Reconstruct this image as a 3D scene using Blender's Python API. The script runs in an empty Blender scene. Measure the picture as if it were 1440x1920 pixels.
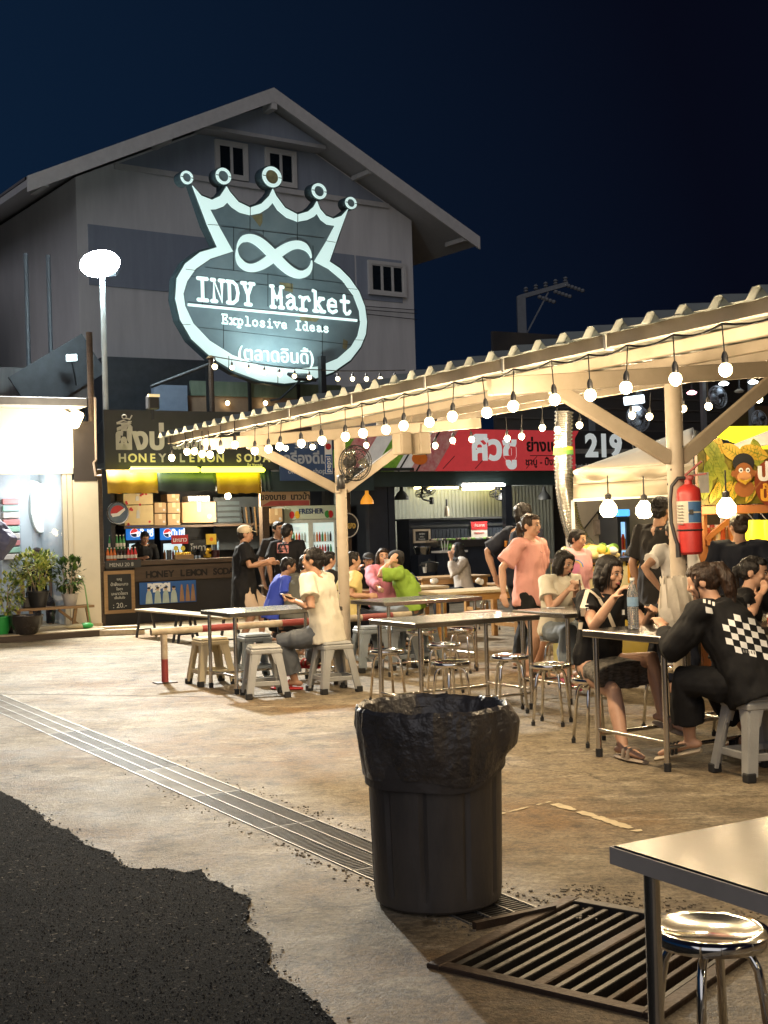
import bpy, bmesh, math, random
from mathutils import Vector, Matrix, noise
from mathutils.geometry import tessellate_polygon
R = random.Random(7)
PI = math.pi
V = Vector
sc = bpy.context.scene
col = sc.collection

# ------------------------------------------------------------------ camera, sky, exposure
EYE = V((0, 0, 1.55))
FPX = 2400.0
PITCH, ROLL = math.atan(30 / 2400), 0.03
cam = bpy.data.cameras.new('camera')
cam.sensor_fit = 'HORIZONTAL'; cam.sensor_width = 36; cam.lens = 36 * FPX / 1440
cam.clip_start = 0.05; cam.clip_end = 2000
cobj = bpy.data.objects.new('camera', cam); col.objects.link(cobj)
_F = V((0, math.cos(PITCH), math.sin(PITCH))); _U0 = V((0, -math.sin(PITCH), math.cos(PITCH))); _X = V((1, 0, 0))
_R = _X * math.cos(ROLL) - _U0 * math.sin(ROLL); _U = _X * math.sin(ROLL) + _U0 * math.cos(ROLL)
mw = Matrix((_R, _U, -_F)).transposed().to_4x4(); mw.translation = EYE
cobj.matrix_world = mw
sc.camera = cobj

world = bpy.data.worlds.new('World'); sc.world = world; world.use_nodes = True
wn = world.node_tree.nodes; wl = world.node_tree.links
bg = wn['Background']
tc = wn.new('ShaderNodeTexCoord'); dp = wn.new('ShaderNodeVectorMath'); dp.operation = 'DOT_PRODUCT'
dp.inputs[1].default_value = (-0.93, 0.30, -0.22)          # the glow of the town lies to the left, low
wl.new(tc.outputs['Generated'], dp.inputs[0])
rp = wn.new('ShaderNodeValToRGB')
rp.color_ramp.elements[0].position = 0.0; rp.color_ramp.elements[0].color = (0.0022, 0.0030, 0.0085, 1)
rp.color_ramp.elements[1].position = 0.62; rp.color_ramp.elements[1].color = (0.0045, 0.0165, 0.043, 1)
wl.new(dp.outputs['Value'], rp.inputs[0]); wl.new(rp.outputs[0], bg.inputs[0])
bg.inputs[1].default_value = 0.76

def sun(name, strength, color, angle, vec):
    l = bpy.data.lights.new(name, 'SUN'); l.energy = strength; l.color = color; l.angle = angle
    o = bpy.data.objects.new(name, l); col.objects.link(o); o.rotation_euler = V(vec).to_track_quat('-Z', 'Y').to_euler()
    return o
sun('added_fill', 0.58, (0.96, 0.94, 1.0), math.radians(70), (0.22, 0.8, -0.5))  # broad soft fill added from the camera side to lift dim fronts
sc.view_settings.view_transform = 'Standard'; sc.view_settings.look = 'None'
sc.view_settings.exposure = 0.3; sc.view_settings.gamma = 1; sc.view_settings.use_curve_mapping = False
sc.render.engine = 'CYCLES'
cy = sc.cycles
cy.use_denoising = True; cy.max_bounces = 6; cy.diffuse_bounces = 2; cy.glossy_bounces = 3; cy.transmission_bounces = 4
cy.transparent_max_bounces = 8; cy.sample_clamp_indirect = 3; cy.sample_clamp_direct = 0; cy.caustics_reflective = False; cy.caustics_refractive = False

# ------------------------------------------------------------------ pixel rays into the place
def ray(px, py):
    return _F + _R * ((px - 720) / FPX) + _U * ((960 - py) / FPX)
def P(px, py, y):
    d = ray(px, py); return EYE + d * (y / d.y)
def G(px, py, z=0.0):
    d = ray(px, py); return EYE + d * ((z - EYE.z) / d.z)
class Frame:
    """vertical plane: origin o on the ground, local x along ang, local y away, z up"""
    def __init__(s, o, ux, uy):
        s.o = V((o[0], o[1], 0)); u = V((ux, uy, 0)).normalized(); s.u = u; s.v = V((-u.y, u.x, 0)); s.rz = math.atan2(u.y, u.x)
    def pt(s, px, py, off=0.0):
        d = ray(px, py); t = (s.o + s.v * off - EYE).dot(s.v) / d.dot(s.v)
        w = EYE + d * t; return V(((w - s.o).dot(s.u), off, w.z))
    def w(s, x, y, z=0.0):
        return s.o + s.u * x + s.v * y + V((0, 0, z))
    def loc(s, p):
        q = V(p) - s.o; return V((q.dot(s.u), q.dot(s.v), q.z))
GRID = math.atan2(.49, .87)

# ------------------------------------------------------------------ materials
MATS = {}
def M(name, c=(.5, .5, .5), rough=.6, metal=0.0, var=.12, scale=6.0, bump=0.0, bscale=None, emit=0.0, ecol=None, trans=0.0, alpha=1.0, c2=None, stretch=None, spec=.5, coat=0, thin=None, wave=None):
    if name in MATS: return MATS[name]
    m = bpy.data.materials.new(name); m.use_nodes = True; MATS[name] = m
    n = m.node_tree.nodes; l = m.node_tree.links; b = n['Principled BSDF']
    b.inputs['Roughness'].default_value = rough; b.inputs['Metallic'].default_value = metal
    b.inputs['Specular IOR Level'].default_value = spec
    if trans: b.inputs['Transmission Weight'].default_value = trans
    if alpha < 1: b.inputs['Alpha'].default_value = alpha
    if coat: b.inputs['Coat Weight'].default_value = coat
    t = n.new('ShaderNodeTexCoord'); vec = t.outputs['Object']
    if stretch:
        mp = n.new('ShaderNodeMapping'); mp.inputs['Scale'].default_value = stretch; l.new(vec, mp.inputs[0]); vec = mp.outputs[0]
    nz = n.new('ShaderNodeTexNoise'); nz.inputs['Scale'].default_value = scale; nz.inputs['Detail'].default_value = 6; nz.inputs['Roughness'].default_value = .62
    l.new(vec, nz.inputs['Vector'])
    rmp = n.new('ShaderNodeValToRGB'); e = rmp.color_ramp.elements
    e[0].position = .3; e[1].position = .7
    if c2 is None:
        e[0].color = tuple(max(0, x * (1 - var)) for x in c) + (1,); e[1].color = tuple(min(1, x * (1 + var)) for x in c) + (1,)
    else:
        e[0].color = tuple(c) + (1,); e[1].color = tuple(c2) + (1,)
    l.new(nz.outputs[0], rmp.inputs[0]); l.new(rmp.outputs[0], b.inputs['Base Color'])
    if var and not metal and rough > .15:
        mr = n.new('ShaderNodeMapRange'); mr.inputs[3].default_value = max(.05, rough - .12); mr.inputs[4].default_value = min(1, rough + .12)
        l.new(nz.outputs[0], mr.inputs[0]); l.new(mr.outputs[0], b.inputs['Roughness'])
    if bump:
        n2 = n.new('ShaderNodeTexNoise'); n2.inputs['Scale'].default_value = bscale or scale * 4; n2.inputs['Detail'].default_value = 5; l.new(vec, n2.inputs['Vector'])
        bp = n.new('ShaderNodeBump'); bp.inputs['Strength'].default_value = bump; bp.inputs['Distance'].default_value = .02
        l.new(n2.outputs[0], bp.inputs['Height']); l.new(bp.outputs[0], b.inputs['Normal'])
    if emit:
        b.inputs['Emission Color'].default_value = tuple(ecol or c) + (1,); b.inputs['Emission Strength'].default_value = emit
    return m
CREAM = M('cream_paint', (.52, .44, .34), .5, c2=(.40, .33, .24), scale=3.5, bump=.08)
WHITEP = M('white_paint', (.72, .70, .66), .5, var=.07)
STEEL = M('stainless_steel', (.62, .60, .56), .22, 1, var=.12, scale=3)
TOPST = M('brushed_steel_top', (.40, .39, .37), .27, 1, var=.3, scale=1.6, bump=.06, bscale=3.5)
CHROME = M('chrome', (.78, .77, .74), .09, 1, var=.05)
BLACKP = M('black_plastic', (.022, .022, .024), .42, var=.2)
BLKMET = M('black_metal', (.025, .027, .03), .5, var=.2)
DGREEN = M('dark_green_paint', (.028, .048, .05), .55, var=.15)
NAVYW = M('dark_navy_panel', (.022, .028, .042), .5, var=.2)
WOOD = M('worn_wood', (.36, .22, .10), .55, c2=(.24, .14, .06), scale=3, stretch=(1, 9, 9), bump=.08)
WOODY = M('orange_wood', (.42, .22, .07), .5, c2=(.30, .15, .045), scale=3, stretch=(1, 8, 8), bump=.05)
DWOOD = M('dark_wood', (.085, .055, .035), .6, c2=(.05, .032, .02), scale=3, stretch=(1, 8, 8), bump=.1)
PALEW = M('pale_timber', (.55, .45, .30), .6, c2=(.40, .31, .19), scale=3, stretch=(8, 1, 8), bump=.08)
CARD = M('cardboard', (.44, .29, .15), .8, var=.1, scale=4)
CARDY = M('printed_cardboard', (.62, .48, .25), .75, var=.08)
TAPE = M('packing_tape', (.62, .50, .30), .3, var=.05)
RED = M('red_paint', (.50, .035, .03), .4, var=.15)
DRED = M('dark_red_paint', (.22, .025, .022), .5, var=.25, c2=(.30, .06, .05))
WHITEL = M('white_print', (.80, .80, .78), .5, var=.03)
BLACKL = M('black_print', (.015, .015, .015), .6, var=0)
YELLOW = M('yellow_cloth', (.46, .28, .02), .6, var=.12, bump=.05)
GREYST = M('grey_stool_plastic', (.36, .36, .34), .42, var=.08, bump=.12, bscale=55)
BLUEST = M('blue_grey_stool_plastic', (.25, .29, .32), .42, var=.08, bump=.12, bscale=55)
CREAMST = M('cream_stool_plastic', (.66, .55, .34), .4, var=.06)
RUBBER = M('rubber_foot', (.02, .02, .02), .7, var=.1)
SKIN = M('skin', (.50, .29, .19), .5, var=.07, scale=12, spec=.35)
SKIN2 = M('tan_skin', (.40, .22, .135), .5, var=.07, scale=12, spec=.35)
HAIR = M('black_hair', (.007, .006, .006), .42, c2=(.016, .012, .010), spec=.3, scale=30, stretch=(3, 3, .35), bump=.5, bscale=55)
HAIRB = M('brown_hair', (.011, .007, .005), .42, c2=(.040, .020, .011), spec=.3, scale=26, stretch=(3, 3, .3), bump=.5, bscale=50)
LIP = M('lips', (.36, .11, .10), .4, var=.05)
EYEM = M('dark_eye', (.012, .009, .008), .2, var=0)
EYEW = M('eye_white', (.55, .52, .49), .3, var=0)
GLASS = M('clear_glass', (.92, .95, .95), .04, trans=1.0, var=0)
CABLE = M('black_cable', (.012, .012, .012), .5, var=0)
BULBM = M('warm_bulb_glow', (1, .8, .5), .4, emit=9, ecol=(1, .80, .42), var=0)
BULBF = M('warm_bulb_glow_small', (1, .8, .5), .4, emit=7, ecol=(1, .80, .42), var=0)

# ------------------------------------------------------------------ objects and mesh builder
def tag(o, label=None, cat=None, group=None, kind=None):
    if label: o['label'] = label
    if cat: o['category'] = cat
    if group: o['group'] = group
    if kind: o['kind'] = kind
    return o
def thing(name, label, cat, loc=(0, 0, 0), rz=0.0, group=None):
    o = bpy.data.objects.new(name, None); col.objects.link(o)
    o.location = loc; o.rotation_euler = (0, 0, rz); o.empty_display_size = .1
    return tag(o, label, cat, group)
def copy_tree(o, parent=None):
    c = o.copy(); col.objects.link(c)
    if parent is not None: c.parent = parent
    for ch in list(o.children): copy_tree(ch, c)
    return c
def basis(d, up=None):
    d = V(d).normalized(); up = V(up) if up else V((0, 0, 1))
    if abs(d.dot(up)) > .98: up = V((0, 1, 0))
    a = up.cross(d).normalized(); return a, d.cross(a).normalized()
class MB:
    def __init__(s, T=None): s.v = []; s.f = []; s.m = []; s.mi = 0; s.T = T
    def add(s, vs, fs):
        b = len(s.v)
        s.v += [tuple(s.T @ V(p)) if s.T else tuple(p) for p in vs]
        for f in fs: s.f.append(tuple(i + b for i in f)); s.m.append(s.mi)
        return s
    def box(s, c, d, rz=0.0, rot=None, bev=0.0):
        hx, hy, hz = d[0] / 2, d[1] / 2, d[2] / 2
        m = rot if rot else Matrix.Rotation(rz, 3, 'Z'); c = V(c)
        if bev <= 0:
            vs = [c + m @ V((x * hx, y * hy, z * hz)) for x in (-1, 1) for y in (-1, 1) for z in (-1, 1)]
            return s.add(vs, [(0, 1, 3, 2), (4, 6, 7, 5), (0, 4, 5, 1), (2, 3, 7, 6), (0, 2, 6, 4), (1, 5, 7, 3)])
        vs = []; idx = {}
        for x in (-1, 1):
            for y in (-1, 1):
                for z in (-1, 1):
                    for k in range(3):
                        h = [hx - bev, hy - bev, hz - bev]; h[k] += bev
                        idx[x, y, z, k] = len(vs); vs.append(c + m @ V((x * h[0], y * h[1], z * h[2])))
        fs = []
        for k in range(3):
            i, j = (k + 1) % 3, (k + 2) % 3
            for sg in (-1, 1):
                q = []
                for a, b2 in ((-1, -1), (1, -1), (1, 1), (-1, 1)):
                    t = [0, 0, 0]; t[k] = sg; t[i] = a; t[j] = b2; q.append(idx[t[0], t[1], t[2], k])
                fs.append(tuple(q if sg > 0 else q[::-1]))
            for a in (-1, 1):
                for b2 in (-1, 1):
                    q = []
                    for t2, kk in ((-1, i), (1, i), (1, j), (-1, j)):
                        t = [0, 0, 0]; t[k] = t2; t[i] = a; t[j] = b2; q.append(idx[t[0], t[1], t[2], kk])
                    fs.append(tuple(q))
        for x in (-1, 1):
            for y in (-1, 1):
                for z in (-1, 1): fs.append(tuple(idx[x, y, z, k] for k in range(3)))
        return s.add(vs, fs)
    def bx(s, x0, x1, y0, y1, z0, z1, bev=0.0):
        return s.box(((x0 + x1) / 2, (y0 + y1) / 2, (z0 + z1) / 2), (abs(x1 - x0), abs(y1 - y0), abs(z1 - z0)), bev=bev)
    def bar(s, p0, p1, w, h, up=None, bev=0.0):
        p0, p1 = V(p0), V(p1); d = p1 - p0; a, b = basis(d, up)
        m = Matrix((a, d.normalized(), -b)).transposed() if False else Matrix((a, b, d.normalized())).transposed()
        return s.box((p0 + p1) / 2, (w, h, d.length), rot=m, bev=bev)
    def tube(s, pts, r, n=8, caps=True, flat=1.0, up=None, round_=False):
        pts = [V(p) for p in pts]; N = len(pts)
        rs = list(r) if hasattr(r, '__len__') else [r] * N
        if round_:
            d0 = (pts[0] - pts[1]).normalized(); d1 = (pts[-1] - pts[-2]).normalized()
            q = [pts[0] + d0 * rs[0] * .85, pts[0] + d0 * rs[0] * .5]; q2 = [pts[-1] + d1 * rs[-1] * .5, pts[-1] + d1 * rs[-1] * .85]
            rs = [rs[0] * .45, rs[0] * .86] + rs + [rs[-1] * .86, rs[-1] * .45]; pts = q + pts + q2; N = len(pts)
        vs = []; a = None
        for i in range(N):
            d = (pts[min(i + 1, N - 1)] - pts[max(i - 1, 0)])
            if d.length < 1e-9: d = V((0, 0, 1))
            d.normalize()
            if up is not None: a, b = basis(d, up)
            elif a is None: a, b = basis(d)
            else:
                a = a - d * a.dot(d)
                if a.length < 1e-6: a, b = basis(d)
                a.normalize(); b = d.cross(a)
            for k in range(n):
                t = 2 * PI * k / n; vs.append(pts[i] + a * (math.cos(t) * rs[i]) + b * (math.sin(t) * rs[i] * flat))
        fs = [(i * n + k, i * n + (k + 1) % n, (i + 1) * n + (k + 1) % n, (i + 1) * n + k) for i in range(N - 1) for k in range(n)]
        if caps: fs += [tuple(range(n))[::-1], tuple((N - 1) * n + k for k in range(n))]
        return s.add(vs, fs)
    def ell(s, c, r, n=12, m=8, rot=None):
        c = V(c); vs = []; rot = rot or Matrix.Identity(3)
        for i in range(1, m):
            ph = PI * i / m
            for k in range(n):
                t = 2 * PI * k / n; vs.append(c + rot @ V((math.sin(ph) * math.cos(t) * r[0], math.sin(ph) * math.sin(t) * r[1], math.cos(ph) * r[2])))
        top = len(vs); vs.append(c + rot @ V((0, 0, r[2]))); vs.append(c + rot @ V((0, 0, -r[2])))
        fs = [(i * n + k, (i + 1) * n + k, (i + 1) * n + (k + 1) % n, i * n + (k + 1) % n) for i in range(m - 2) for k in range(n)]
        fs += [(top, k, (k + 1) % n) for k in range(n)] + [(top + 1, (m - 2) * n + (k + 1) % n, (m - 2) * n + k) for k in range(n)]
        return s.add(vs, fs)
    def lathe(s, prof, n=16, c=(0, 0, 0), caps=True, rot=None, sx=1, sy=1):
        c = V(c); vs = []; N = len(prof); rot = rot or Matrix.Identity(3)
        for r, z in prof:
            for k in range(n):
                t = 2 * PI * k / n; vs.append(c + rot @ V((r * sx * math.cos(t), r * sy * math.sin(t), z)))
        fs = [(i * n + k, i * n + (k + 1) % n, (i + 1) * n + (k + 1) % n, (i + 1) * n + k) for i in range(N - 1) for k in range(n)]
        if caps: fs += [tuple(range(n))[::-1], tuple((N - 1) * n + k for k in range(n))]
        return s.add(vs, fs)
    def loft(s, secs, n=14):
        """secs: (center, right, fwd, a, b) ellipses, capped"""
        vs = []; N = len(secs)
        for c, r, f, a, b in secs:
            for k in range(n):
                t = 2 * PI * k / n; vs.append(V(c) + V(r) * (a * math.cos(t)) + V(f) * (b * math.sin(t)))
        fs = [(i * n + k, i * n + (k + 1) % n, (i + 1) * n + (k + 1) % n, (i + 1) * n + k) for i in range(N - 1) for k in range(n)]
        fs += [tuple(range(n))[::-1], tuple((N - 1) * n + k for k in range(n))]
        return s.add(vs, fs)
    def prism(s, poly, y0, y1, holes=(), sides=True):
        """polygon of (x,z) pulled from y0 (front) to y1"""
        loops = [list(poly)] + [list(h) for h in holes]
        flat = [p for lp in loops for p in lp]; n = len(flat)
        tris = tessellate_polygon([[V((p[0], p[1], 0)) for p in lp] for lp in loops])
        vs = [(p[0], y0, p[1]) for p in flat] + [(p[0], y1, p[1]) for p in flat]
        fs = []
        for t in tris:
            a, b, c = (V(flat[i]) for i in t)
            if (b - a).cross(c - a) < 0: t = (t[0], t[2], t[1])
            fs.append(tuple(t)); fs.append(tuple(i + n for i in t)[::-1])
        if sides:
            o = 0
            for lp in loops:
                k = len(lp)
                for i in range(k): fs.append((o + i, o + i + n, o + (i + 1) % k + n, o + (i + 1) % k))
                o += k
        return s.add(vs, fs)
    def mesh(s, name, mats):
        me = bpy.data.meshes.new(name); me.from_pydata(s.v, [], s.f)
        for m in (mats if isinstance(mats, (list, tuple)) else [mats]): me.materials.append(m)
        if s.mi or any(s.m): me.polygons.foreach_set('material_index', s.m)
        return me
    def build(s, name, mats, parent=None, smooth=None, loc=None, fix=True):
        me = s.mesh(name, mats)
        if fix:
            bm = bmesh.new(); bm.from_mesh(me); bmesh.ops.recalc_face_normals(bm, faces=bm.faces); bm.to_mesh(me); bm.free()
        if smooth:
            me.polygons.foreach_set('use_smooth', [True] * len(me.polygons)); me.set_sharp_from_angle(angle=math.radians(smooth))
        o = bpy.data.objects.new(name, me); col.objects.link(o)
        if parent is not None: o.parent = parent
        if loc: o.location = loc
        return o
def link_mesh(name, me, parent=None, loc=(0, 0, 0), rz=0.0):
    o = bpy.data.objects.new(name, me); col.objects.link(o); o.parent = parent; o.location = loc; o.rotation_euler = (0, 0, rz); return o
def text(s, size, mat, parent, loc, name='lettering', ext=.003, off=0.0, align='CENTER', sx=1.0, rot=(PI / 2, 0, 0), shear=0.0, space=1.0):
    c = bpy.data.curves.new('lettering_curve', 'FONT'); c.body = s; c.size = size; c.extrude = ext; c.offset = off; c.align_x = align; c.align_y = 'BOTTOM_BASELINE'
    c.resolution_u = 3; c.shear = shear; c.space_character = space; c.materials.append(mat)
    o = bpy.data.objects.new(name, c); col.objects.link(o); o.parent = parent; o.location = loc; o.rotation_euler = rot; o.scale = (sx, 1, 1); return o
SMOOTHED = []
def blob(mb, name, mat, parent, vox=.012, it=4, fold=0.0, fscale=6.0):
    o = mb.build(name, mat, parent, fix=True)
    r = o.modifiers.new('r', 'REMESH'); r.mode = 'VOXEL'; r.voxel_size = vox; r.use_smooth_shade = True
    if it:
        q = o.modifiers.new('s', 'SMOOTH'); q.factor = .5; q.iterations = it
    SMOOTHED.append((o, fold, fscale, mat)); return o
def finish():
    dg = bpy.context.evaluated_depsgraph_get()
    done = [bpy.data.meshes.new_from_object(o.evaluated_get(dg)) for o, _, _, _ in SMOOTHED]
    fonts = [(x, bpy.data.meshes.new_from_object(x.evaluated_get(dg))) for x in col.objects if x.type == 'FONT']
    for (o, fold, fs, mat), me in zip(SMOOTHED, done):
        if fold:
            off = V((R.random() * 50, R.random() * 50, R.random() * 50))
            nrm = [v.normal.copy() for v in me.vertices]; co = []
            for v, nn in zip(me.vertices, nrm):
                p = v.co * fs + off; q = V((p.x, p.y, p.z * .55))
                d = noise.noise(q) + .5 * noise.noise(q * 2.3)
                co += list(v.co + nn * (fold * (d * abs(d) * 2 + d * .5)))
            me.vertices.foreach_set('co', co)
        me.materials.clear(); me.materials.append(mat)
        me.polygons.foreach_set('use_smooth', [True] * len(me.polygons))
        o.modifiers.clear(); o.data = me
    for o, me in fonts:
        nm = o.name.split('.')[0]; par, mb_, kids = o.parent, o.matrix_basis.copy(), dict(o.items())
        bpy.data.objects.remove(o)
        n = bpy.data.objects.new(nm, me); col.objects.link(n); n.parent = par; n.matrix_basis = mb_
        for k, v in kids.items():
            if k in ('label', 'category', 'group', 'kind'): n[k] = v
def pointlight(name, loc, power, color, radius=.06, parent=None):
    l = bpy.data.lights.new(name, 'POINT'); l.energy = power; l.color = color; l.shadow_soft_size = radius
    o = bpy.data.objects.new(name, l); col.objects.link(o); o.location = loc
    if parent is not None: o.parent = parent
    return o
# ------------------------------------------------------------------ ground
def ground_mats():
    m = bpy.data.materials.new('stained_concrete'); m.use_nodes = True; n = m.node_tree.nodes; l = m.node_tree.links; b = n['Principled BSDF']
    t = n.new('ShaderNodeTexCoord')
    def nz(scale, det=6, rough=.6, stretch=None):
        x = n.new('ShaderNodeTexNoise'); x.inputs['Scale'].default_value = scale; x.inputs['Detail'].default_value = det; x.inputs['Roughness'].default_value = rough
        if stretch:
            mp = n.new('ShaderNodeMapping'); mp.inputs['Scale'].default_value = stretch; mp.inputs['Rotation'].default_value = (0, 0, .5); l.new(t.outputs['Object'], mp.inputs[0]); l.new(mp.outputs[0], x.inputs['Vector'])
        else: l.new(t.outputs['Object'], x.inputs['Vector'])
        return x
    def ramp(src, *stops):
        r = n.new('ShaderNodeValToRGB'); e = r.color_ramp.elements
        while len(e) < len(stops): e.new(.5)
        for i, (p, c) in enumerate(stops): e[i].position = p; e[i].color = tuple(c) + (1,) if len(c) == 3 else c
        l.new(src, r.inputs[0]); return r.outputs[0]
    def mix(fac, a, c, mode='MIX'):
        x = n.new('ShaderNodeMix'); x.data_type = 'RGBA'; x.blend_type = mode
        if isinstance(fac, float): x.inputs[0].default_value = fac
        else: l.new(fac, x.inputs[0])
        for i, q in ((6, a), (7, c)):
            if isinstance(q, tuple): x.inputs[i].default_value = q + (1,)
            else: l.new(q, x.inputs[i])
        return x.outputs[2]
    base = ramp(nz(.9, 8, .65).outputs[0], (.30, (.15, .115, .070)), (.5, (.265, .215, .140)), (.70, (.36, .305, .215)))
    stain = ramp(nz(.42, 5, .6).outputs[0], (.48, (0, 0, 0)), (.62, (1, 1, 1)))
    c = mix(stain, base, (.23, .135, .05))
    pale = ramp(nz(1.6, 8, .7, (1, 2.6, 1)).outputs[0], (.53, (0, 0, 0)), (.68, (1, 1, 1)))
    c = mix(pale, c, (.46, .40, .30))
    fine = ramp(nz(38, 6, .75).outputs[0], (.34, (.48, .46, .43)), (.60, (1.18, 1.16, 1.13)))
    c = mix(1.0, c, fine, 'MULTIPLY')
    dirt = ramp(nz(5.5, 8, .75).outputs[0], (.36, (.42, .39, .35)), (.52, (1.05, 1.04, 1.02)))
    c = mix(1.0, c, dirt, 'MULTIPLY')
    mid = ramp(nz(15, 10, .82, (1, 1.9, 1)).outputs[0], (.36, (.58, .56, .53)), (.50, (1, 1, 1)), (.66, (1.22, 1.2, 1.15)))
    c = mix(1.0, c, mid, 'MULTIPLY')
    spot = ramp(nz(3.1, 4, .5).outputs[0], (.66, (1, 1, 1)), (.70, (.50, .46, .40)))
    c = mix(1.0, c, spot, 'MULTIPLY')
    vo = n.new('ShaderNodeTexVoronoi'); vo.feature = 'DISTANCE_TO_EDGE'; vo.inputs['Scale'].default_value = .55
    wv = nz(2.2, 6); ad = n.new('ShaderNodeVectorMath'); ad.operation = 'MULTIPLY_ADD'; l.new(wv.outputs['Color'], ad.inputs[0]); ad.inputs[1].default_value = (.5, .5, .5); l.new(t.outputs['Object'], ad.inputs[2]); l.new(ad.outputs[0], vo.inputs['Vector'])
    crack = ramp(vo.outputs['Distance'], (0.0, (.30, .27, .24)), (.007, (1, 1, 1)))
    cm = ramp(nz(.7, 3).outputs[0], (.50, (0, 0, 0)), (.60, (1, 1, 1)))
    c = mix(1.0, c, mix(cm, (1.0, 1.0, 1.0), crack), 'MULTIPLY')
    l.new(c, b.inputs['Base Color'])
    rr = n.new('ShaderNodeMapRange'); rr.inputs[3].default_value = .42; rr.inputs[4].default_value = .85; l.new(nz(1.3, 6).outputs[0], rr.inputs[0]); l.new(rr.outputs[0], b.inputs['Roughness'])
    bp = n.new('ShaderNodeBump'); bp.inputs['Strength'].default_value = .8; bp.inputs['Distance'].default_value = .022
    h = n.new('ShaderNodeMath'); h.operation = 'ADD'; l.new(nz(9, 10, .7).outputs[0], h.inputs[0]); l.new(nz(70, 4, .7).outputs[0], h.inputs[1]); l.new(h.outputs[0], bp.inputs['Height']); l.new(bp.outputs[0], b.inputs['Normal'])
    # asphalt
    a = bpy.data.materials.new('asphalt'); a.use_nodes = True; n = a.node_tree.nodes; l = a.node_tree.links; b = n['Principled BSDF']; t = n.new('ShaderNodeTexCoord')
    vo = n.new('ShaderNodeTexVoronoi'); vo.inputs['Scale'].default_value = 95; l.new(t.outputs['Object'], vo.inputs['Vector'])
    sep = n.new('ShaderNodeSeparateColor'); l.new(vo.outputs['Color'], sep.inputs[0])
    c1 = ramp(nz(52, 9, .82).outputs[0], (.38, (.003, .003, .0035)), (.50, (.018, .018, .0185)), (.60, (.06, .058, .056)), (.70, (.20, .19, .175)))
    c1 = mix(ramp(sep.outputs[0], (.982, (0, 0, 0)), (.99, (1, 1, 1))), c1, (.22, .20, .17))
    big = ramp(nz(1.1, 6).outputs[0], (.35, (.7, .7, .72)), (.65, (1.35, 1.33, 1.3)))
    l.new(mix(1.0, c1, big, 'MULTIPLY'), b.inputs['Base Color']); b.inputs['Roughness'].default_value = .9; b.inputs['Specular IOR Level'].default_value = .06
    bp = n.new('ShaderNodeBump'); bp.inputs['Strength'].default_value = 1.0; bp.inputs['Distance'].default_value = .012
    h = n.new('ShaderNodeMath'); h.operation = 'MULTIPLY_ADD'; l.new(nz(52, 9, .82).outputs[0], h.inputs[0]); h.inputs[1].default_value = 2.5; l.new(nz(7, 5, .7).outputs[0], h.inputs[2])
    l.new(h.outputs[0], bp.inputs['Height']); l.new(bp.outputs[0], b.inputs['Normal'])
    return m, a
CONC, ASPH = ground_mats()
RUST = M('rusted_iron', (.032, .023, .017), .6, .5, c2=(.075, .045, .028), scale=9, bump=.25, bscale=40)
IRON = M('dark_grate_iron', (.030, .028, .026), .5, .6, c2=(.062, .054, .045), scale=7, bump=.15, bscale=40)
GALV = M('galvanised_steel', (.30, .285, .26), .5, .8, var=.2, scale=4)
GALVD = M('dirty_galvanised_steel', (.20, .185, .16), .55, .7, var=.25, scale=4)
PITD = M('drain_dirt', (.03, .026, .02), .9, var=.4)
def sheet(name, poly, z, mat, holes=(), depth=0.0, parent=None):
    loops = [list(poly)] + [list(h) for h in holes]; flat = [p for lp in loops for p in lp]; n = len(flat)
    tris = tessellate_polygon([[V((p[0], p[1], 0)) for p in lp] for lp in loops]); vs = [(p[0], p[1], z) for p in flat]; fs = []
    for t in tris:
        a, b, c = (V(flat[i]) for i in t)
        fs.append(tuple(t) if (b - a).cross(c - a) > 0 else (t[0], t[2], t[1]))
    if depth:
        vs += [(p[0], p[1], z - depth) for p in flat]; o = 0
        for lp in loops:
            k = len(lp)
            for i in range(k): fs.append((o + i, o + (i + 1) % k, o + (i + 1) % k + n, o + i + n))
            o += k
    mb = MB(); mb.add(vs, fs); return mb.build(name, mat, parent, fix=False)
CD = V((.504, -.864)).normalized(); CN = V((.864, .504)).normalized()        # drain channel: along and across
C0 = V((-.045, 5.555)); CW = .345                                         # a point on its road-side edge
def CH(t, s): p = C0 + CD * t + CN * s; return (p.x, p.y)
TE = .70; TS = -15.3
ch_hole = [CH(TS, 0), CH(TE, 0), CH(TE, CW), CH(TS, CW)]
PA = V((.62, .784)).normalized(); PB = V((.784, -.62)).normalized(); PC = V((.755, 4.63)); PLa, PLb = .92, .84
def PT(a, b): p = PC + PA * a + PB * b; return (p.x, p.y)
pit_hole = [PT(-PLa / 2, -PLb / 2), PT(-PLa / 2, PLb / 2), PT(PLa / 2, PLb / 2), PT(PLa / 2, -PLb / 2)]
g = sheet('ground', [(-260, -60), (260, -60), (260, 420), (-260, 420)], 0, CONC, [ch_hole, pit_hole], .0)
tag(g, kind='structure')
def trough(name, loop, d, mat, parent):
    vs = [(p[0], p[1], -.001) for p in loop] + [(p[0], p[1], -d) for p in loop]; k = len(loop)
    mb = MB(); mb.add(vs, [(i, (i + 1) % k, (i + 1) % k + k, i + k) for i in range(k)] + [tuple(range(k, 2 * k))]); return mb.build(name, mat, parent, fix=False)
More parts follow.
